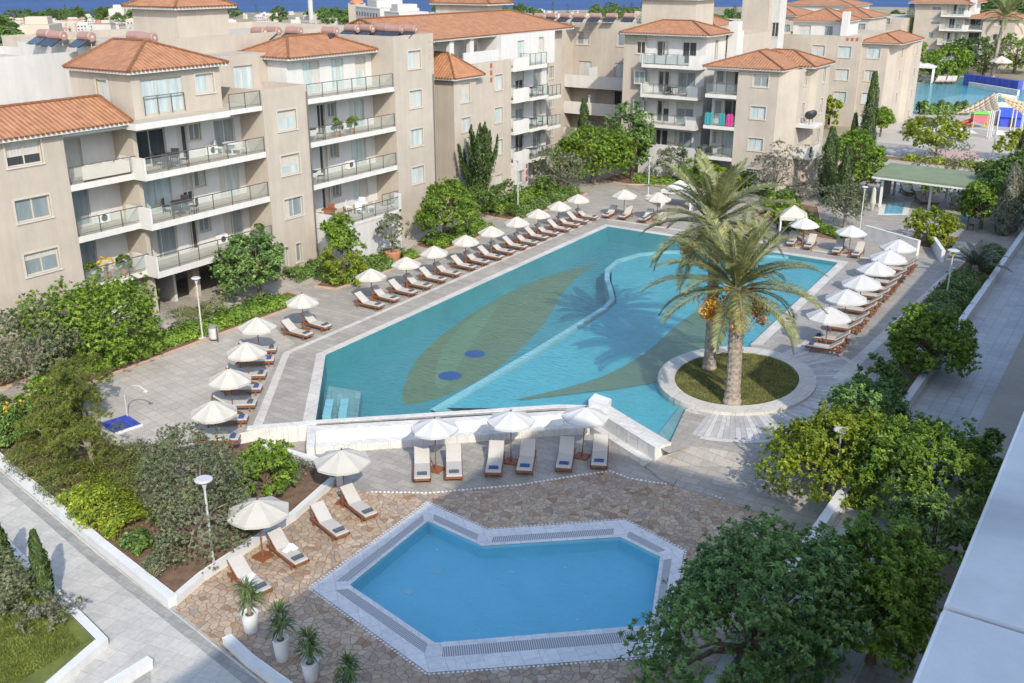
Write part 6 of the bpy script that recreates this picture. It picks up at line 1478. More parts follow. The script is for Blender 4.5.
def make_umbrella(rad, H, mat, drop, wood=True, base=True):
    r = empty('pool_umbrella'); n = 8; c = MB(); hz = H - drop
    P = lambda k, rr, z: (rr * math.cos(math.pi / 8 + k * math.pi / 4), rr * math.sin(math.pi / 8 + k * math.pi / 4), z)
    for k in range(n):
        for (ra, za, rb, zb_) in ((.04, H, rad * .55, H - drop * .50), (rad * .55, H - drop * .50, rad, hz)):
            # slight sag between the ribs
            mid = lambda rr, z, s: tuple((Vector(P(k, rr, z)) + Vector(P(k + 1, rr, z))) / 2 * 1.0 + Vector((0, 0, -s)))
            ma, mb_ = Vector(mid(ra, za, .02 if ra > .1 else 0)), Vector(mid(rb, zb_, .035))
            c.quad(P(k, ra, za), P(k, rb, zb_), mb_, ma); c.quad(ma, mb_, P(k + 1, rb, zb_), P(k + 1, ra, za))
        mb_ = Vector(mid(rad, hz, .035)); q = mb_ - Vector((0, 0, .11))
        for a, b in ((Vector(P(k, rad, hz)), mb_), (mb_, Vector(P(k + 1, rad, hz)))): c.quad(a, a - Vector((0, 0, .1)), b - Vector((0, 0, .1)), b)
    o = c.build('canopy', M[mat], r); sl = o.modifiers.new('cloth', 'SOLIDIFY'); sl.thickness = .008
    rb = MB()
    for k in range(n): rb.tube([(0, 0, H - .05), P(k, rad * .98, hz - .02)], .014, 5); rb.tube([(0, 0, H - drop - .38), P(k, rad * .52, H - drop * .5 - .02)], .011, 5)
    rb.build('ribs', M['wood'], r)
    p = MB(); p.tube([(0, 0, 0.03), (0, 0, H + .04)], .026, 10); p.build('pole', M['pole'] if not wood else M['wood'], r)
    f = MB(); f.lathe([(.035, 0), (.05, .03), (.03, .07), (.012, .1)], 8, (0, 0, H)); f.build('finial', M['pole'], r)
    b = MB(); b.box(-.3, .3, -.3, .3, 0, .07); b.lathe([(.06, .07), (.05, .3), (.035, .32)], 8); b.build('base', M['wood'] if base else M['pole'], r); return r
UM = {'left': make_umbrella(1.0, 2.25, 'canopy', .52), 'right': make_umbrella(1.25, 2.35, 'canopy_white', .6), 'low': make_umbrella(1.07, 2.5, 'canopy_white', .42), 'terr': make_umbrella(1.18, 2.45, 'canopy', .48)}
for u in UM.values(): u.location = HID
def umbrella(kind, x, y, z, label, rz=0, tilt=(0, 0)):
    o = dup(UM[kind], (x, y, z), rz, label, 'pool umbrellas'); tag(o, None, 'umbrella')
    o.rotation_euler = (tilt[0], tilt[1], rz); return o
rnd = random.Random(7)
jit = lambda s: rnd.uniform(-s, s)
# long row along the building
LY = [40.0, 46.15, 49.55, 52.85, 56.4, 59.7, 63.0, 66.3, 69.6, 72.8]
for i, y in enumerate(LY):
    nm = f'{ORD[i]} umbrella of the building row'
    umbrella('left', -40.55 + jit(.08), y + jit(.1), 0, f'cream umbrella, {ORD[i]} from the near end of the long row on the building side', rz=jit(.4), tilt=(jit(.02), jit(.02)))
    for j, (dy, side) in enumerate(((-1.05, 'near'), (.55, 'far'))):
        lounger(-40.05 + jit(.1), y + dy + jit(.08), jit(.05), 0, f'white lounger on the {side} side of the {nm}', 'towel', f'dark towel on the {side} side lounger by the {nm}')
# slanted row at the left tip of the pool
sd = Vector((.79, .61)); ad = math.atan2(.61, .79)
for i, (x, y) in enumerate(((-39.4, 35.3), (-37.0, 32.3), (-34.95, 29.35), (-32.7, 26.4))):
    umbrella('left', x, y, 0, f'cream umbrella, {ORD[i]} from the far end of the slanted row at the pool\'s left tip', rz=jit(.4)).scale = (1.05,) * 3
for i, (x, y) in enumerate(((-39.1, 36.25), (-38.05, 34.95), (-36.85, 33.3), (-35.75, 31.95), (-34.5, 30.4), (-33.55, 29.0), (-32.3, 27.3))):
    lounger(x - sd.x * .95 + jit(.05), y - sd.y * .95 + jit(.05), ad + jit(.04), 0, f'white lounger, {ORD[i]} from the far end of the slanted row at the pool\'s left tip', 'towel' if i in (0, 2, 4) else 'towel_blue', f'folded towel on the {ORD[i]} lounger from the far end of the slanted row')
# far end of the pool
for i, (x, y, k) in enumerate(((-37.75, 75.7, 'left'), (-34.85, 76.2, 'left'), (-22.05, 75.1, 'right'), (-18.35, 74.6, 'right'))):
    umbrella(k, x, y, 0, f'{"cream" if i < 2 else "white"} umbrella, {ORD[i]} from the left along the far edge of the main pool', rz=jit(.4)).scale = (1.1 if i < 2 else .92,) * 3
for i, (x, y) in enumerate(((-38.9, 75.3), (-37.5, 75.6), (-35.6, 75.6), (-34.1, 75.4), (-22.75, 74.8), (-21.3, 74.6), (-19.1, 74.3), (-17.6, 74.2))):
    lounger(x, y, R(-84) + jit(.06), 0, f'white lounger, {ORD[i]} from the left along the far edge of the main pool', 'towel', f'dark towel on the {ORD[i]} lounger from the left along the far pool edge')
# right-hand row
for i, y in enumerate((54.0, 57.85, 61.4, 64.9, 68.3, 71.5)):
    umbrella('right', -13.95 - .06 * i, y, 0, f'large white umbrella, {ORD[i]} from the near end of the right hand row', rz=jit(.4), tilt=(jit(.03), jit(.03)))
for i, y in enumerate((53.0, 54.6, 56.9, 58.55, 60.65, 62.3, 64.0, 65.8, 67.55, 69.3, 71.2, 72.7)):
    lounger(-13.75 - .03 * i + jit(.06), y + jit(.06), R(186) + jit(.05), 0, f'white lounger, {ORD[i]} from the near end of the right hand row', 'towel_blue' if i in (0, 1) else None, f'blue towel on the {ORD[i]} lounger from the near end of the right hand row')
# lower terrace, facing the camera side
lo = math.atan2(-.83, .56); ld = Vector((.56, -.83))
for i, p in enumerate(((436, 470), (511, 462), (582, 457))):
    x, y = ground(*p, TZ); umbrella('low', x, y, TZ, f'white umbrella, {ORD[i]} from the left of three below the overflow wall', rz=jit(.3), tilt=(0, (.0, 0, .05)[i]))
for i, p in enumerate(((420.5, 477), (453, 475), (495, 471), (527, 469), (567, 466.5), (602, 464))):
    x, y = ground(p[0], p[1], TZ + .4)
    lounger(x - ld.x * 1.0, y - ld.y * 1.0, lo + R((4, 3, -5, -7, -9, -8)[i]), TZ + .006, f'white lounger, {ORD[i]} from the left of six below the overflow wall', 'towel' if i < 2 else 'towel_blue', f'folded towel on the {ORD[i]} of six loungers below the overflow wall').scale = (1.06, 1.18, 1.0)
for i, (p, b) in enumerate((((345, 503), 'right'), ((263, 557), 'left'))):
    x, y = ground(*p, TZ); umbrella('terr', x, y, TZ, f'{"white" if i == 0 else "beige"} umbrella on the crazy paving by the small pool, {b} of two', rz=jit(.3))
td = Vector((.975, -.22))
for i, p in enumerate(((262, 588), (300, 559), (342, 531), (371, 512))):
    x, y = ground(p[0], p[1], TZ + .4); rz = R(-14) + (R(2), 0, R(-3), R(-4))[i]
    lounger(x - td.x * .85, y - td.y * .85, rz, TZ + .006, f'white lounger on the crazy paving by the small pool, {ORD[i]} from the left', 'towel', f'dark towel at the foot of the {ORD[i]} lounger by the small pool')
    if i < 2:
        for j, (ox, oy) in enumerate(((-.05, .05), (.05, -.14))):
            if i == 0 and j: continue
            towel(x - td.x * .85, y - td.y * .85, rz + .5 + j, TZ + .02, 'towel_white', f'rolled white towel on the {ORD[i]} lounger by the small pool' + (', beside another' if j else ''), off=.02 + j * .2)
# ---------------- lamps, bin, post things
def lamp(label, x, y, z, H, head=.32):
    r = thing('street_lamp', label, 'lamp', (x, y, z))
    p = MB(); p.tube([(0, 0, 0), (0, 0, H)], [.055, .04], 10); p.build('pole', M['steel'], r)
    b = MB(); b.box(-.18, .18, -.18, .18, 0, .1); b.build('base', M['kerb'], r)
    h = MB(); h.lathe([(.05, H), (.09, H + .16), (.12, H + .3)], 12); h.build('neck', M['yellow'] if head > .33 else M['steel'], r)
    h = MB(); h.lathe([(.1, H + .3), (head, H + .36), (head, H + .4), (head * .8, H + .43)], 20); h.build('lamp_head', M['steel'], r); return r
lx, ly = ground(215, 570, TZ); lamp('tall grey lamp with flat round head beside the terrace loungers', -26.5, 20.6, TZ, 3.35)
lamp('slim grey lamp by the litter bin on the plaza', -44.35, 35.6, 0, 3.3, .26)
lx, ly = ground(845, 268); lamp('slim white lamp behind the right umbrellas', -19.1, 80.2, 0, 3.6, .25)
lamp('white lamp with a yellow neck in the bed along the right wall', -9.9, 66.3, 0, 3.0, .36)
lamp('short lamp with a yellow neck in the hedge beside the dense tree', -9.9, 56.2, 0, 1.8, .36)
lamp('grey lamp half hidden in the lime tree on the right', -8.6, 37.2, TZ, 3.3, .3)
lx, ly = ground(648, 196); lamp('slim lamp at the far end of the pool, left of the palms', lx, ly, 0, 3.2, .2)
lamp('thin lamp post by the far hedge behind the left umbrellas', -46.4, 72.4, 0, 4.2, .2)
lx, ly = ground(1000, 160); lamp('tall thin lamp post beside the playground', -14.0, 126.5, 0, 7.0, .3)
r = thing('litter_bin', 'grey litter bin with a green lid on the plaza edge', 'bin', (-43.55, 35.75, .004))
m = MB(); m.lathe([(.24, .18), (.27, .3), (.28, .86)], 16); m.build('body', M['steel'], r)
m = MB(); m.lathe([(.29, .86), (.29, .92), (.2, 1.0), (.05, 1.03)], 16); m.build('lid', M['green_roof'], r)
m = MB(); m.box(-.32, -.26, -.04, .04, 0, .95); m.box(.26, .32, -.04, .04, 0, .95); m.build('frame', M['rail'], r)
# blue mosaic shower panel with curved pipe
px, py = ground(108, 437)
r = thing('outdoor_shower', 'blue mosaic shower panel with a curved metal pipe among the pines', 'shower', (-38.55, 25.6, 0.006), rz=R(-12))
m = MB(); m.box(-.75, .8, -.55, .75, 0, .05); m.build('mosaic_floor', M['blue_tile'], r); m = MB(); m.box(.8, .9, -.55, .75, 0, .08); m.build('white_edge', M['white_paint'], r)
m = MB(); m.tube([(-.6, .7, 0), (-.6, .7, 1.1), (-.45, .78, 1.45), (-.15, .95, 1.68), (.2, 1.12, 1.7), (.5, 1.25, 1.55)], .03, 8); m.build('pipe', M['steel'], r)
m = MB(); m.lathe([(.03, 1.95), (.12, 1.88), (.12, 1.85)], 10, (.52, 1.26, -.38)); m.build('shower_head', M['steel'], r)
# gazebo tent and white cabana by the far end
def cabana(label, x, y, w, d, h, rz=0, mat='canopy_white'):
    r = thing('pool_cabana', label, 'cabana', (x, y, 0), rz)
    m = MB()
    for sx in (-1, 1):
        for sy in (-1, 1): m.box(sx * w / 2 - .05, sx * w / 2 + .05, sy * d / 2 - .05, sy * d / 2 + .05, 0, h)
    m.build('posts', M['white_paint'], r)
    m = MB(); a = [(-w / 2 - .1, -d / 2 - .1, h), (w / 2 + .1, -d / 2 - .1, h), (w / 2 + .1, d / 2 + .1, h), (-w / 2 - .1, d / 2 + .1, h)]; t = (0, 0, h + .8)
    for k in range(4): m.tri(a[k], a[(k + 1) % 4], t); b, c = Vector(a[k]), Vector(a[(k + 1) % 4]); m.quad(b - Vector((0, 0, .25)), c - Vector((0, 0, .25)), c, b)
    m.build('canopy', M[mat], r)
    m = MB()
    for k in range(2):
        s = (-1, 1)[k]; n = 10; pts = [(s * w / 2 - s * .04 + .05 * math.sin(j * 2.1), -d / 2 + .12 + j * (d * .42) / n) for j in range(n + 1)]
        for j in range(n): m.quad((*pts[j], .1), (*pts[j + 1], .1), (*pts[j + 1], h - .1), (*pts[j], h - .1))
    m.build('curtains', M[mat], r); return r
cx, cy = ground(668, 192); cabana('white curtained cabana at the far end of the pool beside the tower', -35.6, 82.3, 2.6, 2.2, 1.6, R(10))
cabana('cream tented cabana behind the far loungers, right of the palms', -23.4, 76.6, 1.9, 1.7, 1.9, R(20), 'canopy')
m = MB(); m.tube([(0, 0, 0), (0, 0, .7), (0, 0, 1.9), (0, 0, 2.1)], [.05, .26, .16, .03], 10); tag(m.build('closed_umbrella', M['canopy'], loc=(-20.6, 90.0, 0)), 'closed cream umbrella beside the cypresses and the pavilion', 'umbrella')
# ---------------- pavilion with green roof and loungers under it
r = thing('pavilion', 'open pavilion with a flat green roof and white posts on the right', 'pavilion', (-17, 93, 0))
def rp(mb, nm, mat): o = mb.build(nm, M[mat], r); o.location = (17, -93, 0); return o
m = MB(); Q = [(-21.2, 91.4), (-12.6, 90.4), (-12.0, 97.6), (-21.4, 98.4)]; m.prism(Q, 2.72, 2.9, True); rp(m, 'roof', 'green_roof')
m = MB(); q2 = offset_poly(Q, .08); m.prism(q2, 2.6, 2.74, True); rp(m, 'fascia', 'white_paint')
for (x, y) in ((-20.4, 91.9), (-16.5, 93.2), (-15.9, 97.4), (-20.6, 97.9), (-12.9, 91.2)):
    m = MB(); m.box(x - .1, x + .1, y - .1, y + .1, 0, 2.65); rp(m, 'post', 'white_paint')
m = MB(); m.prism([(-21.1, 94.0), (-21.2, 98.2), (-21.0, 98.2), (-20.9, 94.0)], 0, 2.6); rp(m, 'side_wall', 'beige_dark')
sheet('pavilion_floor', [(-21.6, 90.2), (-11.6, 88.8), (-11.2, 100.0), (-21.6, 100.6)], .005, 'pale_pave')
hedge('dark hedge closing the back of the pavilion', [(-20.6, 100.9), (-12.0, 100.2)], 1.0, 2.0, 'green', 640, dens=30, size=1.2)
LG2 = make_lounger('lounge_grey'); LG2.location = HID
for i, p in enumerate(((906, 194), (917, 195), (921, 203), (931, 204), (957, 209), (967, 211))):
    x, y = ground(*p); o = dup(LG2, (x, y, .01), R(-57), f'shaded lounger under the green roofed pavilion, {ORD[i]} from the left', 'loungers under the pavilion'); tag(o, None, 'sun lounger')
spx = [ground(*p) for p in ((886, 205), (905, 203), (902, 214), (884, 214))]
sheet('paddling_pool_edge', offset_poly(spx, .5), .02, 'pool_stone'); sheet('paddling_pool', spx, .03, 'small_tile'); sheet('paddling_pool_water', spx, .05, 'water_small')
for i, p in enumerate(((966, 222), (970, 230))):
    x, y = ground(*p); r = thing('plastic_chair', ['bright blue chair by the path behind the lime tree', 'dark chair by the path behind the lime tree'][i], 'chair', (x, y, 0.004), rz=.6 + i)
    mt = ['cyan', 'black'][i]
    m = MB(); m.box(-.25, .25, -.25, .25, .42, .46); m.build('seat', M[mt], r); m = MB(); m.box(-.25, .25, .22, .26, .46, .95); m.build('backrest', M[mt], r)
    for sx in (-.22, .22):
        for sy in (-.22, .22): m = MB(); m.tube([(sx, sy, 0), (sx, sy, .42)], .02, 6); m.build('leg', M[mt], r)
# white ramp and low walls near the right steps
wall_thing('ramp_wall', 'low white wall on the left of the ramp beside the lime tree', [(-13.4, 79.6), (-12.0, 75.9)], .25, 0, .9)
wall_thing('screen_wall', 'low grey stone screen wall behind the right hand umbrellas', [(-18.4, 79.4), (-13.9, 76.8)], .25, 0, 1.15, 'kerb')
mb = MB()
for k in range(5): mb.box(-12.0 + .0, -10.6, 76.6 + k * .9, 77.5 + k * .9, 0, .08 + .09 * k)
S('garden_steps', mb, 'band')
# ---------------- balcony furniture
def patio_chair_meshes(mat):
    s = MB(); s.box(-.24, .24, -.24, .24, .42, .46); b = MB(); b.box(-.24, .24, .21, .25, .46, .92); l = MB()
    return s.mesh('seat', M[mat]), b.mesh('backrest', M[mat])
def make_chair(mat):
    r = empty('patio_chair'); a, b = patio_chair_meshes(mat)
    for nm, me in (('seat', a), ('backrest', b)): o = bpy.data.objects.new(nm, me); COL.objects.link(o); o.parent = r
    for sx in (-.22, .22):
        for sy in (-.22, .22): m = MB(); m.tube([(sx, sy, 0), (sx, sy, .42)], .018, 5); m.build('leg', M[mat], r)
    r.location = HID; return r
CHR = {k: make_chair(k) for k in ('black', 'white_paint', 'wood')}
def make_table(mat):
    r = empty('patio_table'); m = MB(); m.lathe([(.55, .70), (.57, .72), (.55, .745)], 18); m.build('tabletop', M[mat], r); m = MB(); m.tube([(0, 0, .02), (0, 0, .7)], .04, 8); m.lathe([(.3, 0), (.28, .03)], 12); m.build('pedestal', M[mat], r); r.location = HID; return r
TBL = {k: make_table(k) for k in ('black', 'white_paint', 'wood')}
spots = [('black', -50.0, 39.3, FL[3], 'on the third floor left balcony of the left building', 4), ('black', -50.0, 39.6, FL[2], 'on the second floor left balcony of the left building', 4), ('white_paint', -50.1, 44.2, FL[3], 'at the right end of the third floor left balcony', 2),
         ('wood', -49.3, 51.9, FL[1] + .15, 'on the white patio terrace, wooden set', 4), ('white_paint', -48.9, 54.8, FL[1] + .15, 'on the white patio terrace, pale set', 4), ('black', -50.1, 51.2, FL[3], 'at the left end of the right hand third floor balcony', 2), ('black', -50.1, 51.0, FL[2], 'at the left end of the right hand second floor balcony', 2),
         ('black', -42.5, 95.0, FL[3] - .7, 'on the third floor balcony of the centre tower', 3), ('black', -37.0, 92.9, FL[1], 'on the lowest loggia of the right wing', 3)]
for k in (1, 2, 3): spots.append(('black', -52.2, 84.0, FL[k] - .3, f'on the {["", "lowest", "middle", "upper"][k]} glass corner balcony of the middle building', 2))
for mt, x, y, z, where, n in spots:
    z += .064; c = {'black': 'dark', 'white_paint': 'white', 'wood': 'brown'}[mt]
    dup(TBL[mt], (x, y, z), 0, f'{c} round table {where}', 'balcony tables')['category'] = 'table'
    for j in range(n):
        a = j * 6.283 / n + .6; lb = f'{c} chair {where}'
        dup(CHR[mt], (x + .8 * math.cos(a), y + .8 * math.sin(a), z), a - math.pi / 2, lb, f'chairs {where}')['category'] = 'chair'
# washing on the right wing loggia
for i, (x, mt, w) in enumerate(((-37.2, 'teal', .8), (-35.9, 'teal', .6), (-35.1, 'magenta', .6))):
    m = MB(); n = 8
    for j in range(n):
        f = lambda q: .04 * math.sin(q * 1.9); m.box(x + w * j / n - w / 2, x + w * (j + 1) / n - w / 2, 92.0 - .06 + f(j), 92.0 - .03 + f(j), FL[2] + .15, FL[2] + 1.2 + .08 * (j % 2))
    tag(m.build('hanging_towel', M[mt]), ['teal towel hung at the left of the middle loggia of the right wing', 'small teal towel hung in the middle of the loggia railing', 'magenta towel hung at the right of the middle loggia of the right wing'][i], 'towel')
m = MB()
for j in range(14): m.box(-50.06, -49.98, 33.3 + j * .22, 33.52 + j * .22, FL[3] + .2 + .3 * abs(math.sin(j * .5)) * (j % 2 == 9), FL[3] + .95 + .07 * math.sin(j * 1.3))
tag(m.build('balcony_cover', M['canopy']), 'cream cloth sheet hung along the top loggia railing of the gable wing', 'cloth')
m = MB()
for j in range(16): m.box(-46.0 + j * .3, -45.7 + j * .3, 94.46, 94.56, FL[4] - .55, FL[4] + .25 + .05 * math.sin(j * 1.7))
tag(m.build('balcony_cover', M['silver_cloth'] if 'silver_cloth' in M else M['steel']), 'grey cloth screen along the top balcony of the centre tower', 'cloth')
# satellite dishes on the right wing bracket balcony
for i in range(2):
    r = thing('satellite_dish', ['satellite dish on the small bracket balcony of the right wing, near one', 'satellite dish on the small bracket balcony of the right wing, far one'][i], 'satellite dish', (-28.6, 95.6 + i * .9, FL[2] + .36), rz=R(200 + 20 * i))
    m = MB(); m.tube([(0, 0, 0), (0, 0, .7)], .03, 6); m.build('mast', M['black'], r); m = MB(); m.lathe([(.02, 0), (.3, .06), (.46, .18), (.48, .2)], 16); o = m.build('dish', M['black'], r); o.location = (0, 0, .75); o.rotation_euler = (R(65), 0, 0)
# air conditioning units on the gable roof
for i, (x, y) in enumerate(((-57.0, 33.0), (-57.2, 34.4))):
    r = thing('air_conditioner', ['white air conditioner behind the gable roof, left of two', 'white air conditioner behind the gable roof, right of two'][i], 'air conditioner', (-60.8, 36.6 + i * 1.3, 11.8), rz=.2)
    m = MB(); m.box(-.4, .4, -.18, .18, 0, 1.35); m.build('casing', M['white_paint'], r); m = MB(); m.lathe([(.22, 0), (.22, .02)], 16); o = m.build('fan_grille', M['black'], r); o.location = (0, -.19, .9); o.rotation_euler = (R(90), 0, 0)
for i, (x, y, z, w) in enumerate(((-51.0, 43.3, FL[3] + .06, 'third floor left balcony'), (-51.0, 43.4, FL[1] + .06, 'first floor left balcony'), (-51.0, 56.3, FL[3] + .06, 'third floor right balcony'), (-51.0, 56.2, FL[2] + .06, 'second floor right balcony'), (-51.8, 35.4, FL[2] + .06, 'second floor corner loggia'))):
    r = thing('air_conditioner', f'white air conditioner on the floor of the {w} of the left building', 'air conditioner', (x, y, z))
    m = MB(); m.box(-.15, .15, -.4, .4, .05, .62); m.build('casing', M['white_paint'], r); m = MB(); m.lathe([(.2, 0), (.2, .02)], 14); o = m.build('fan_grille', M['black'], r); o.location = (.15, 0, .33); o.rotation_euler = (0, R(90), 0)
# ---------------- solar water heaters on the flat roofs
def make_heater():
    r = empty('solar_water_heater'); m = MB(); m.tube([(0, -.75, .72), (0, -.7, .72), (0, .7, .72), (0, .75, .72)], [.3, .37, .37, .3], 18); m.build('tank', M['tank'], r, smooth=False)
    m = MB(); m.lathe([(.12, 0), (.1, .03)], 12); o = m.build('end_cap', M['cushion'], r); o.location = (0, .76, .72); o.rotation_euler = (R(-90), 0, 0)
    m = MB(); T = Matrix.Translation((.72, 0, .30)) @ Matrix.Rotation(R(28), 4, 'Y'); m.box(-.5, .55, -.8, .8, -.04, .04, T); m.build('solar_panel', M['panel'], r)
    m = MB()
    for sy in (-.5, .5): m.tube([(0, sy, 0), (0, sy, .5)], .025, 5); m.tube([(1.35, sy, 0), (0, sy, .6)], .02, 5)
    m.build('stand', M['steel'], r); r.location = HID; r.scale = (.85,) * 3; return r
HT = make_heater()
rows = [('left building roof', 15.35, [(45, 32.5), (57, 34), (86, 35), (136, 34.5), (147, 36)]), ('roof behind the tiled penthouse', 15.1, [(259, 30), (273, 29.5), (294, 29.5), (330, 29.5), (352, 27), (367, 27), (382, 27), (395, 27.7), (409, 27.7)]),
        ('middle building roof', 14.5, [(454, 17.6), (464, 18), (508, 15), (518, 15), (527, 15), (540, 15), (552, 15), (566, 15), (580, 15), (596, 15), (612, 15), (630, 15)]), ('centre tower roof', 14.0, [(683, 14), (697, 14)])]
for nm, z, pts in rows:
    for i, p in enumerate(pts):
        x, y = ground(p[0], p[1], z + .72); dup(HT, (x, y, z), R(-90) + rnd.uniform(-.12, .12), f'pink solar water tank, {ORD[i]} from the left on the {nm}', 'solar water heaters on the roofs')['category'] = 'water heater'
# ---------------- cars and the playground
def car(label, x, y, rz, paint):
    r = thing('parked_car', label, 'car', (x, y, .012), rz)
    def shell(prof, w0, w1, nm, mat, par, zs=None):
        m = MB(); n = len(prof)
        for s in (0,):
            a = [(px, -w0 / 2 if pz < .85 else -w1 / 2, pz) for px, pz in prof]; b = [(px, w0 / 2 if pz < .85 else w1 / 2, pz) for px, pz in prof]
            i = len(m.v); m.v += a + b; m.f.append(tuple(range(i, i + n))[::-1]); m.f.append(tuple(range(i + n, i + 2 * n)))
            for k in range(n): m.f.append((i + k, i + (k + 1) % n, i + n + (k + 1) % n, i + n + k))
        return m.build(nm, M[mat], par, bevel=.05)
    shell([(-2.1, .3), (2.1, .3), (2.15, .55), (2.05, .75), (1.1, .86), (-1.9, .88), (-2.15, .75)], 1.72, 1.66, 'body', paint, r)
    shell([(1.05, .84), (.35, 1.38), (-1.2, 1.42), (-1.85, .86)], 1.5, 1.4, 'cabin', 'car_glass', r)
    m = MB(); m.box(-1.15, .3, -.62, .62, 1.40, 1.46); m.build('roof', M[paint], r, bevel=.03)
    for sx in (-1.3, 1.3):
        for sy in (-.78, .78): m = MB(); m.tube([(sx, sy - .1, .32), (sx, sy + .1, .32)], .32, 16); m.build('wheel', M['tyre'], r)
    for sy in (-.6, .6): m = MB(); m.box(2.08, 2.16, sy - .18, sy + .18, .58, .72); m.build('headlight', M['white_paint'], r); m = MB(); m.box(-2.16, -2.08, sy - .18, sy + .18, .62, .8); m.build('tail_light', M['red'], r)
    return r
car('silver car parked at the kerb by the right background block', -27.3, 138.6, R(70), 'car_silver')
car('dark car parked behind the silver one', -27.2, 143.5, R(75), 'black')
x, y = ground(1003, 127)
r = thing('play_house', 'pink play house with a green roof in the playground', 'play house', (*ground(978, 127), .01), R(20), None, .72)
m = MB()
for sx in (-1.2, 1.2):
    for sy in (-1.2, 1.2): m.tube([(sx, sy, 0), (sx, sy, 2.6)], .12, 8)
m.build('posts', M['yellow'], r); m = MB(); m.box(-1.3, 1.3, -1.3, 1.3, 1.0, 2.4); m.build('panels', M['pink'], r)
m = MB(); a = [(-1.5, -1.5, 2.5), (1.5, -1.5, 2.5), (1.5, 1.5, 2.5), (-1.5, 1.5, 2.5)]
for k in range(4): m.tri(a[k], a[(k + 1) % 4], (0, 0, 4.2))
m.build('roof', M['green'], r); m = MB(); m.box(-4.0, -1.3, -.5, .5, .1, .2); m.tube([(-1.3, 0, 1.2), (-4, 0, .2)], .4, 8); m.build('slide', M['red'], r)
r = thing('play_house', 'low blue play house at the right of the playground', 'play house', (*ground(1011, 126), .01), R(10))
m = MB(); m.box(-1.5, 1.5, -1.2, 1.2, 0, 1.3); m.build('panels', M['blue'], r); m = MB(); m.quad((-1.8, -1.5, 1.3), (1.8, -1.5, 1.3), (1.8, 0, 2.4), (-1.8, 0, 2.4)); m.quad((1.8, 1.5, 1.3), (-1.8, 1.5, 1.3), (-1.8, 0, 2.4), (1.8, 0, 2.4)); m.build('roof', M['blue'], r); m = MB(); m.box(-.4, .4, -1.26, -1.2, 0, 1.1); m.build('doorway', M['black'], r)
for i, p in enumerate(((990, 124), (998, 124), (1004, 124))):
    x, y = ground(*p); m = MB(); m.box(x - .75, x + .75, y - .06, y + .06, .01, 2.9); m.box(x - .8, x - .7, y - .1, y + .1, .01, 3.0); tag(m.build('fence_panel', M['white_paint']), f'white playground fence panel, {ORD[i]} from the left', 'fence')
def sail(label, pts, mat='sail'):
    P = [Vector(p) for p in pts]; c = sum(P, Vector()) / 3 - Vector((0, 0, .45)); m = MB(); n = 8
    def at(i, j): # barycentric with sag
        a, b = i / n, j / n; k = 1 - a - b; p = P[0] * k + P[1] * a + P[2] * b; return p - Vector((0, 0, 9 * k * a * b * 1.2))
    for i in range(n):
        for j in range(n - i):
            m.tri(at(i, j), at(i + 1, j), at(i, j + 1))
            if i + j < n - 1: m.tri(at(i + 1, j), at(i + 1, j + 1), at(i, j + 1))
    r = thing('shade_sail', label, 'shade sail', (P[0].x, P[0].y, .01)); o = m.build('sail', M[mat], r, smooth=True); o.location = (-P[0].x, -P[0].y, -.01); sl = o.modifiers.new('cloth', 'SOLIDIFY'); sl.thickness = .03
    for p in P: q = MB(); q.tube([(p.x - P[0].x, p.y - P[0].y, 0), (p.x - P[0].x, p.y - P[0].y, p.z)], .09, 8); q.build('post', M['steel'], r)
g3 = lambda px, py, z: (*ground(px, py, z), z)
sail('tan triangular shade sail over the playground, left one', [g3(954, 114, 3.0), g3(994, 93, 5.5), g3(1000, 110, 5.2)])
sail('tan triangular shade sail over the playground, right one', [g3(996, 94, 5.5), g3(1024, 116, 3.0), g3(1030, 104, 4.5)])
sail('small white shade sail behind the tan ones', [g3(998, 93, 5.5), g3(1016, 96, 5.0), g3(1018, 106, 4.0)], 'canopy_white')
# blue tiled wall of the second pool, umbrellas and loungers there
A_, B_ = ground(965, 85), ground(1019, 93)
wall_thing('pool_slide_wall', 'blue tiled wall along the back of the second pool', [A_, B_], 1.0, 0, 2.0, 'blue_tile')
wall_thing('pool_slide_coping', 'pale stepped ledge in front of the blue tiled wall', [ground(969, 87), ground(1018, 95.5)], .4, 0, .9, 'pool_stone')
for i, p in enumerate(((947, 79), (998, 79))):
    x, y = ground(*p); umbrella('left', x, y, .02, f'cream umbrella at the {["left", "right"][i]} of the second pool').scale = (3.0 * .7, 3 * .7, 1.9)
cabana('white cabana at the left end of the second pool', *ground(918, 82), 5.5, 4.5, 3.0)
for i, p in enumerate(((938, 83.5), (942, 83.5), (948, 83.5), (953, 83.5))):
    x, y = ground(*p); o = dup(LG, (x, y, .02), R(-90), f'white lounger by the second pool, {ORD[i]} from the left', 'loungers at the second pool', 1.4); tag(o, None, 'sun lounger')
wall_thing('kerb_wall', 'low white kerb wall between the car park and the playground', [ground(925, 131), ground(965, 132.5), ground(1030, 137)], .5, 0, .55)

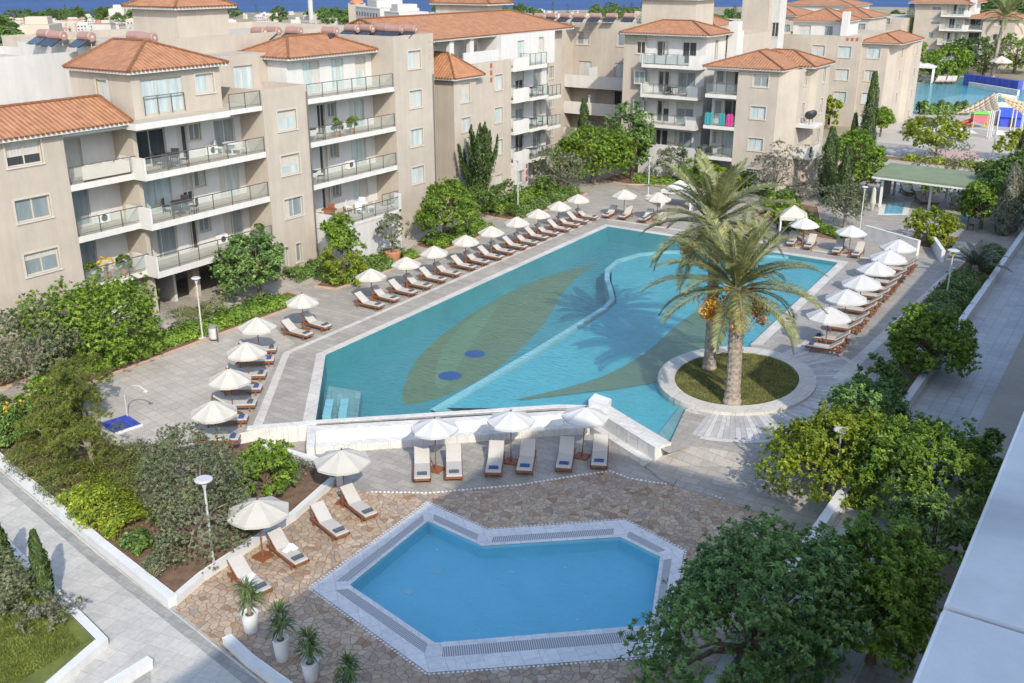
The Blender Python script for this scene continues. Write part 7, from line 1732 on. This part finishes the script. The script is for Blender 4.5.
# ============================================================ the town towards the sea
def tz(x, y):
    r = math.hypot(x + 34, y - 60); t = math.atan2(y - 60, x + 34); s = 0.0275 + 0.002 * math.sin(3 * t)
    return -s * max(0, r - 190)
def far_pt(px, D):
    a = math.atan((px - 512) / 1067.0) - HEAD; return D * math.sin(a), D * math.cos(a)
def house_mesh(seed, wall, roofkind):
    rr = random.Random(seed); m = MB(); f = []; w, d, h = rr.uniform(8, 14), rr.uniform(8, 12), rr.choice((3.2, 6.2, 6.2, 9))
    mats = [M[wall], M['town_win'], M['town_roof']]; idx = []
    def add(mi, fn): n0 = len(m.f); fn(); idx.extend([mi] * (len(m.f) - n0))
    add(0, lambda: m.box(-w / 2, w / 2, -d / 2, d / 2, -2, h))
    if rr.random() < .6: add(0, lambda: m.box(-w / 2 + 1, 0, -d / 2 + 1, d / 2 - 1, h, h + 2.4))
    for fl in range(int(h / 3)):
        for k in range(int(w / 3)):
            x = -w / 2 + 1.5 + k * 3
            add(1, lambda: m.box(x - .7, x + .7, -d / 2 - .05, -d / 2 + .1, fl * 3 + .9, fl * 3 + 2.3))
        for k in range(int(d / 3)):
            y = -d / 2 + 1.5 + k * 3
            add(1, lambda: m.box(w / 2 - .1, w / 2 + .05, y - .7, y + .7, fl * 3 + .9, fl * 3 + 2.3))
    if roofkind:
        a = [(-w / 2 - .5, -d / 2 - .5, h), (w / 2 + .5, -d / 2 - .5, h), (w / 2 + .5, d / 2 + .5, h), (-w / 2 - .5, d / 2 + .5, h)]; r0, r1 = (-w / 4, 0, h + 2.2), (w / 4, 0, h + 2.2)
        add(2, lambda: (m.quad(a[0], a[1], r1, r0), m.quad(a[2], a[3], r0, r1), m.tri(a[1], a[2], r1), m.tri(a[3], a[0], r0)))
    me = m.mesh('house', mats); me.polygons.foreach_set('material_index', idx); return me
HM = [house_mesh(300 + i, 'town_white' if i % 4 else 'town_beige', i in (2, 5)) for i in range(8)]
rt = random.Random(55)
hc = ['white flat roofed house in the dense town between the left roofs and the sea', 'red roofed house in the dense town between the left roofs and the sea']
nh = 0
while nh < 285:
    px, D = (rt.uniform(-15, 134), rt.uniform(460, 1000)) if rt.random() < .5 else (rt.uniform(180, 680), rt.uniform(360, 1050))
    x, y = far_pt(px, D); i = rt.randrange(8)
    o = bpy.data.objects.new('house', HM[i]); COL.objects.link(o); o.location = (x, y, tz(x, y) + 0); o.rotation_euler = (0, 0, rt.uniform(0, 6.28)); s = rt.uniform(.33, .58); o.scale = (s, s, s)
    red = i in (2, 5); tag(o, hc[1] if red else hc[0], 'house', 'red roofed houses of the distant town' if red else 'white houses of the distant town'); nh += 1
def block_house(label, px, D, w, d, h, rz, wall='town_white', top=None):
    x, y = far_pt(px, D); r = thing('hotel_building', label, 'hotel', (x, y, tz(x, y)), rz)
    m = MB(); m.box(-w / 2, w / 2, -d / 2, d / 2, -3, h); m.box(-w / 4, w / 8, -d / 3, d / 3, h, h + 2.6); m.build('wall', M[wall], r)
    for fl in range(int(h / 3.1)):
        for k in range(int(w / 3.4)):
            xx = -w / 2 + 1.9 + k * 3.4; q = MB(); q.box(xx - .8, xx + .8, -d / 2 - .06, -d / 2 + .1, fl * 3.1 + .9, fl * 3.1 + 2.4); q.build('window', M['town_win'], r)
    q = MB(); q.box(-w / 2 - .1, w / 2 + .1, -d / 2 - .12, -d / 2, h - .3, h); q.build('cornice', M[wall], r)
    return r
block_house('large white hotel building with rows of windows above the left roofs', 385, 420, 30, 16, 10.5, R(-25) - .1)
block_house('white hotel wing standing in front of the large white hotel', 404, 400, 16, 12, 9.0, R(-28))
block_house('pale hotel building far off among the dark trees at the left', 115, 880, 24, 14, 9.5, R(-45)); block_house('beige house between the trees at the far left', 30, 430, 16, 12, 6, R(-50), 'town_beige')
x, y = far_pt(308, 640); r = thing('minaret_tower', 'slim white tower standing out over the town', 'tower', (x, y, tz(x, y))); m = MB(); m.tube([(0, 0, -2), (0, 0, 17), (0, 0, 17.5), (0, 0, 22)], [1.6, 1.4, 1.8, .2], 12); m.build('shaft', M['town_white'], r)
x, y = far_pt(355, 450); r = thing('church_tower', 'small tower with a red pointed roof beside the large white hotel', 'tower', (x, y, tz(x, y))); m = MB(); m.box(-2.6, 2.6, -2.6, 2.6, -2, 12); m.build('wall', M['town_beige'], r); m = MB(); m.lathe([(3.2, 12), (1.8, 14), (.1, 16)], 10); m.build('roof', M['town_roof'], r)
tmesh = [tree_mesh('dark' if i < 2 else 'green', 4.2, 4.2, 3.6, 5.0, 46, 400 + i, size=3.6, lobes=.4) for i in range(3)]
ct = cyp_mesh(14, 2.0, 410, dens=.35)
rt = random.Random(77); n = 0
zones = [(-30, 75, 780, 920, 44), (60, 130, 950, 1180, 34), (320, 400, 500, 800, 26), (505, 535, 500, 700, 6), (600, 650, 500, 800, 12), (60, 640, 600, 1150, 50), (-30, 14, 300, 380, 4), (690, 920, 250, 470, 34)]
for a, b, d0, d1, c in zones:
    for k in range(c):
        px, D = rt.uniform(a, b), rt.uniform(d0, d1); x, y = far_pt(px, D); s = rt.uniform(.55, 1.05)
        if rt.random() < .25: put('tree', 'dark conifer rising from the trees of the distant town', 'tree', ct, (x, y, tz(x, y)), scale=s * .9, rz=rt.uniform(0, 6), group='conifers of the distant town')
        else: put('tree', 'dark round tree among the houses of the distant town', 'tree', tmesh[rt.randrange(3)], (x, y, tz(x, y)), scale=s, rz=rt.uniform(0, 6), group='trees of the distant town')
# remove the prototypes parked out of sight
for p in [LG, LG2, HT] + list(UM.values()) + list(CHR.values()) + list(TBL.values()):
    for ch in list(p.children): bpy.data.objects.remove(ch)
    bpy.data.objects.remove(p)
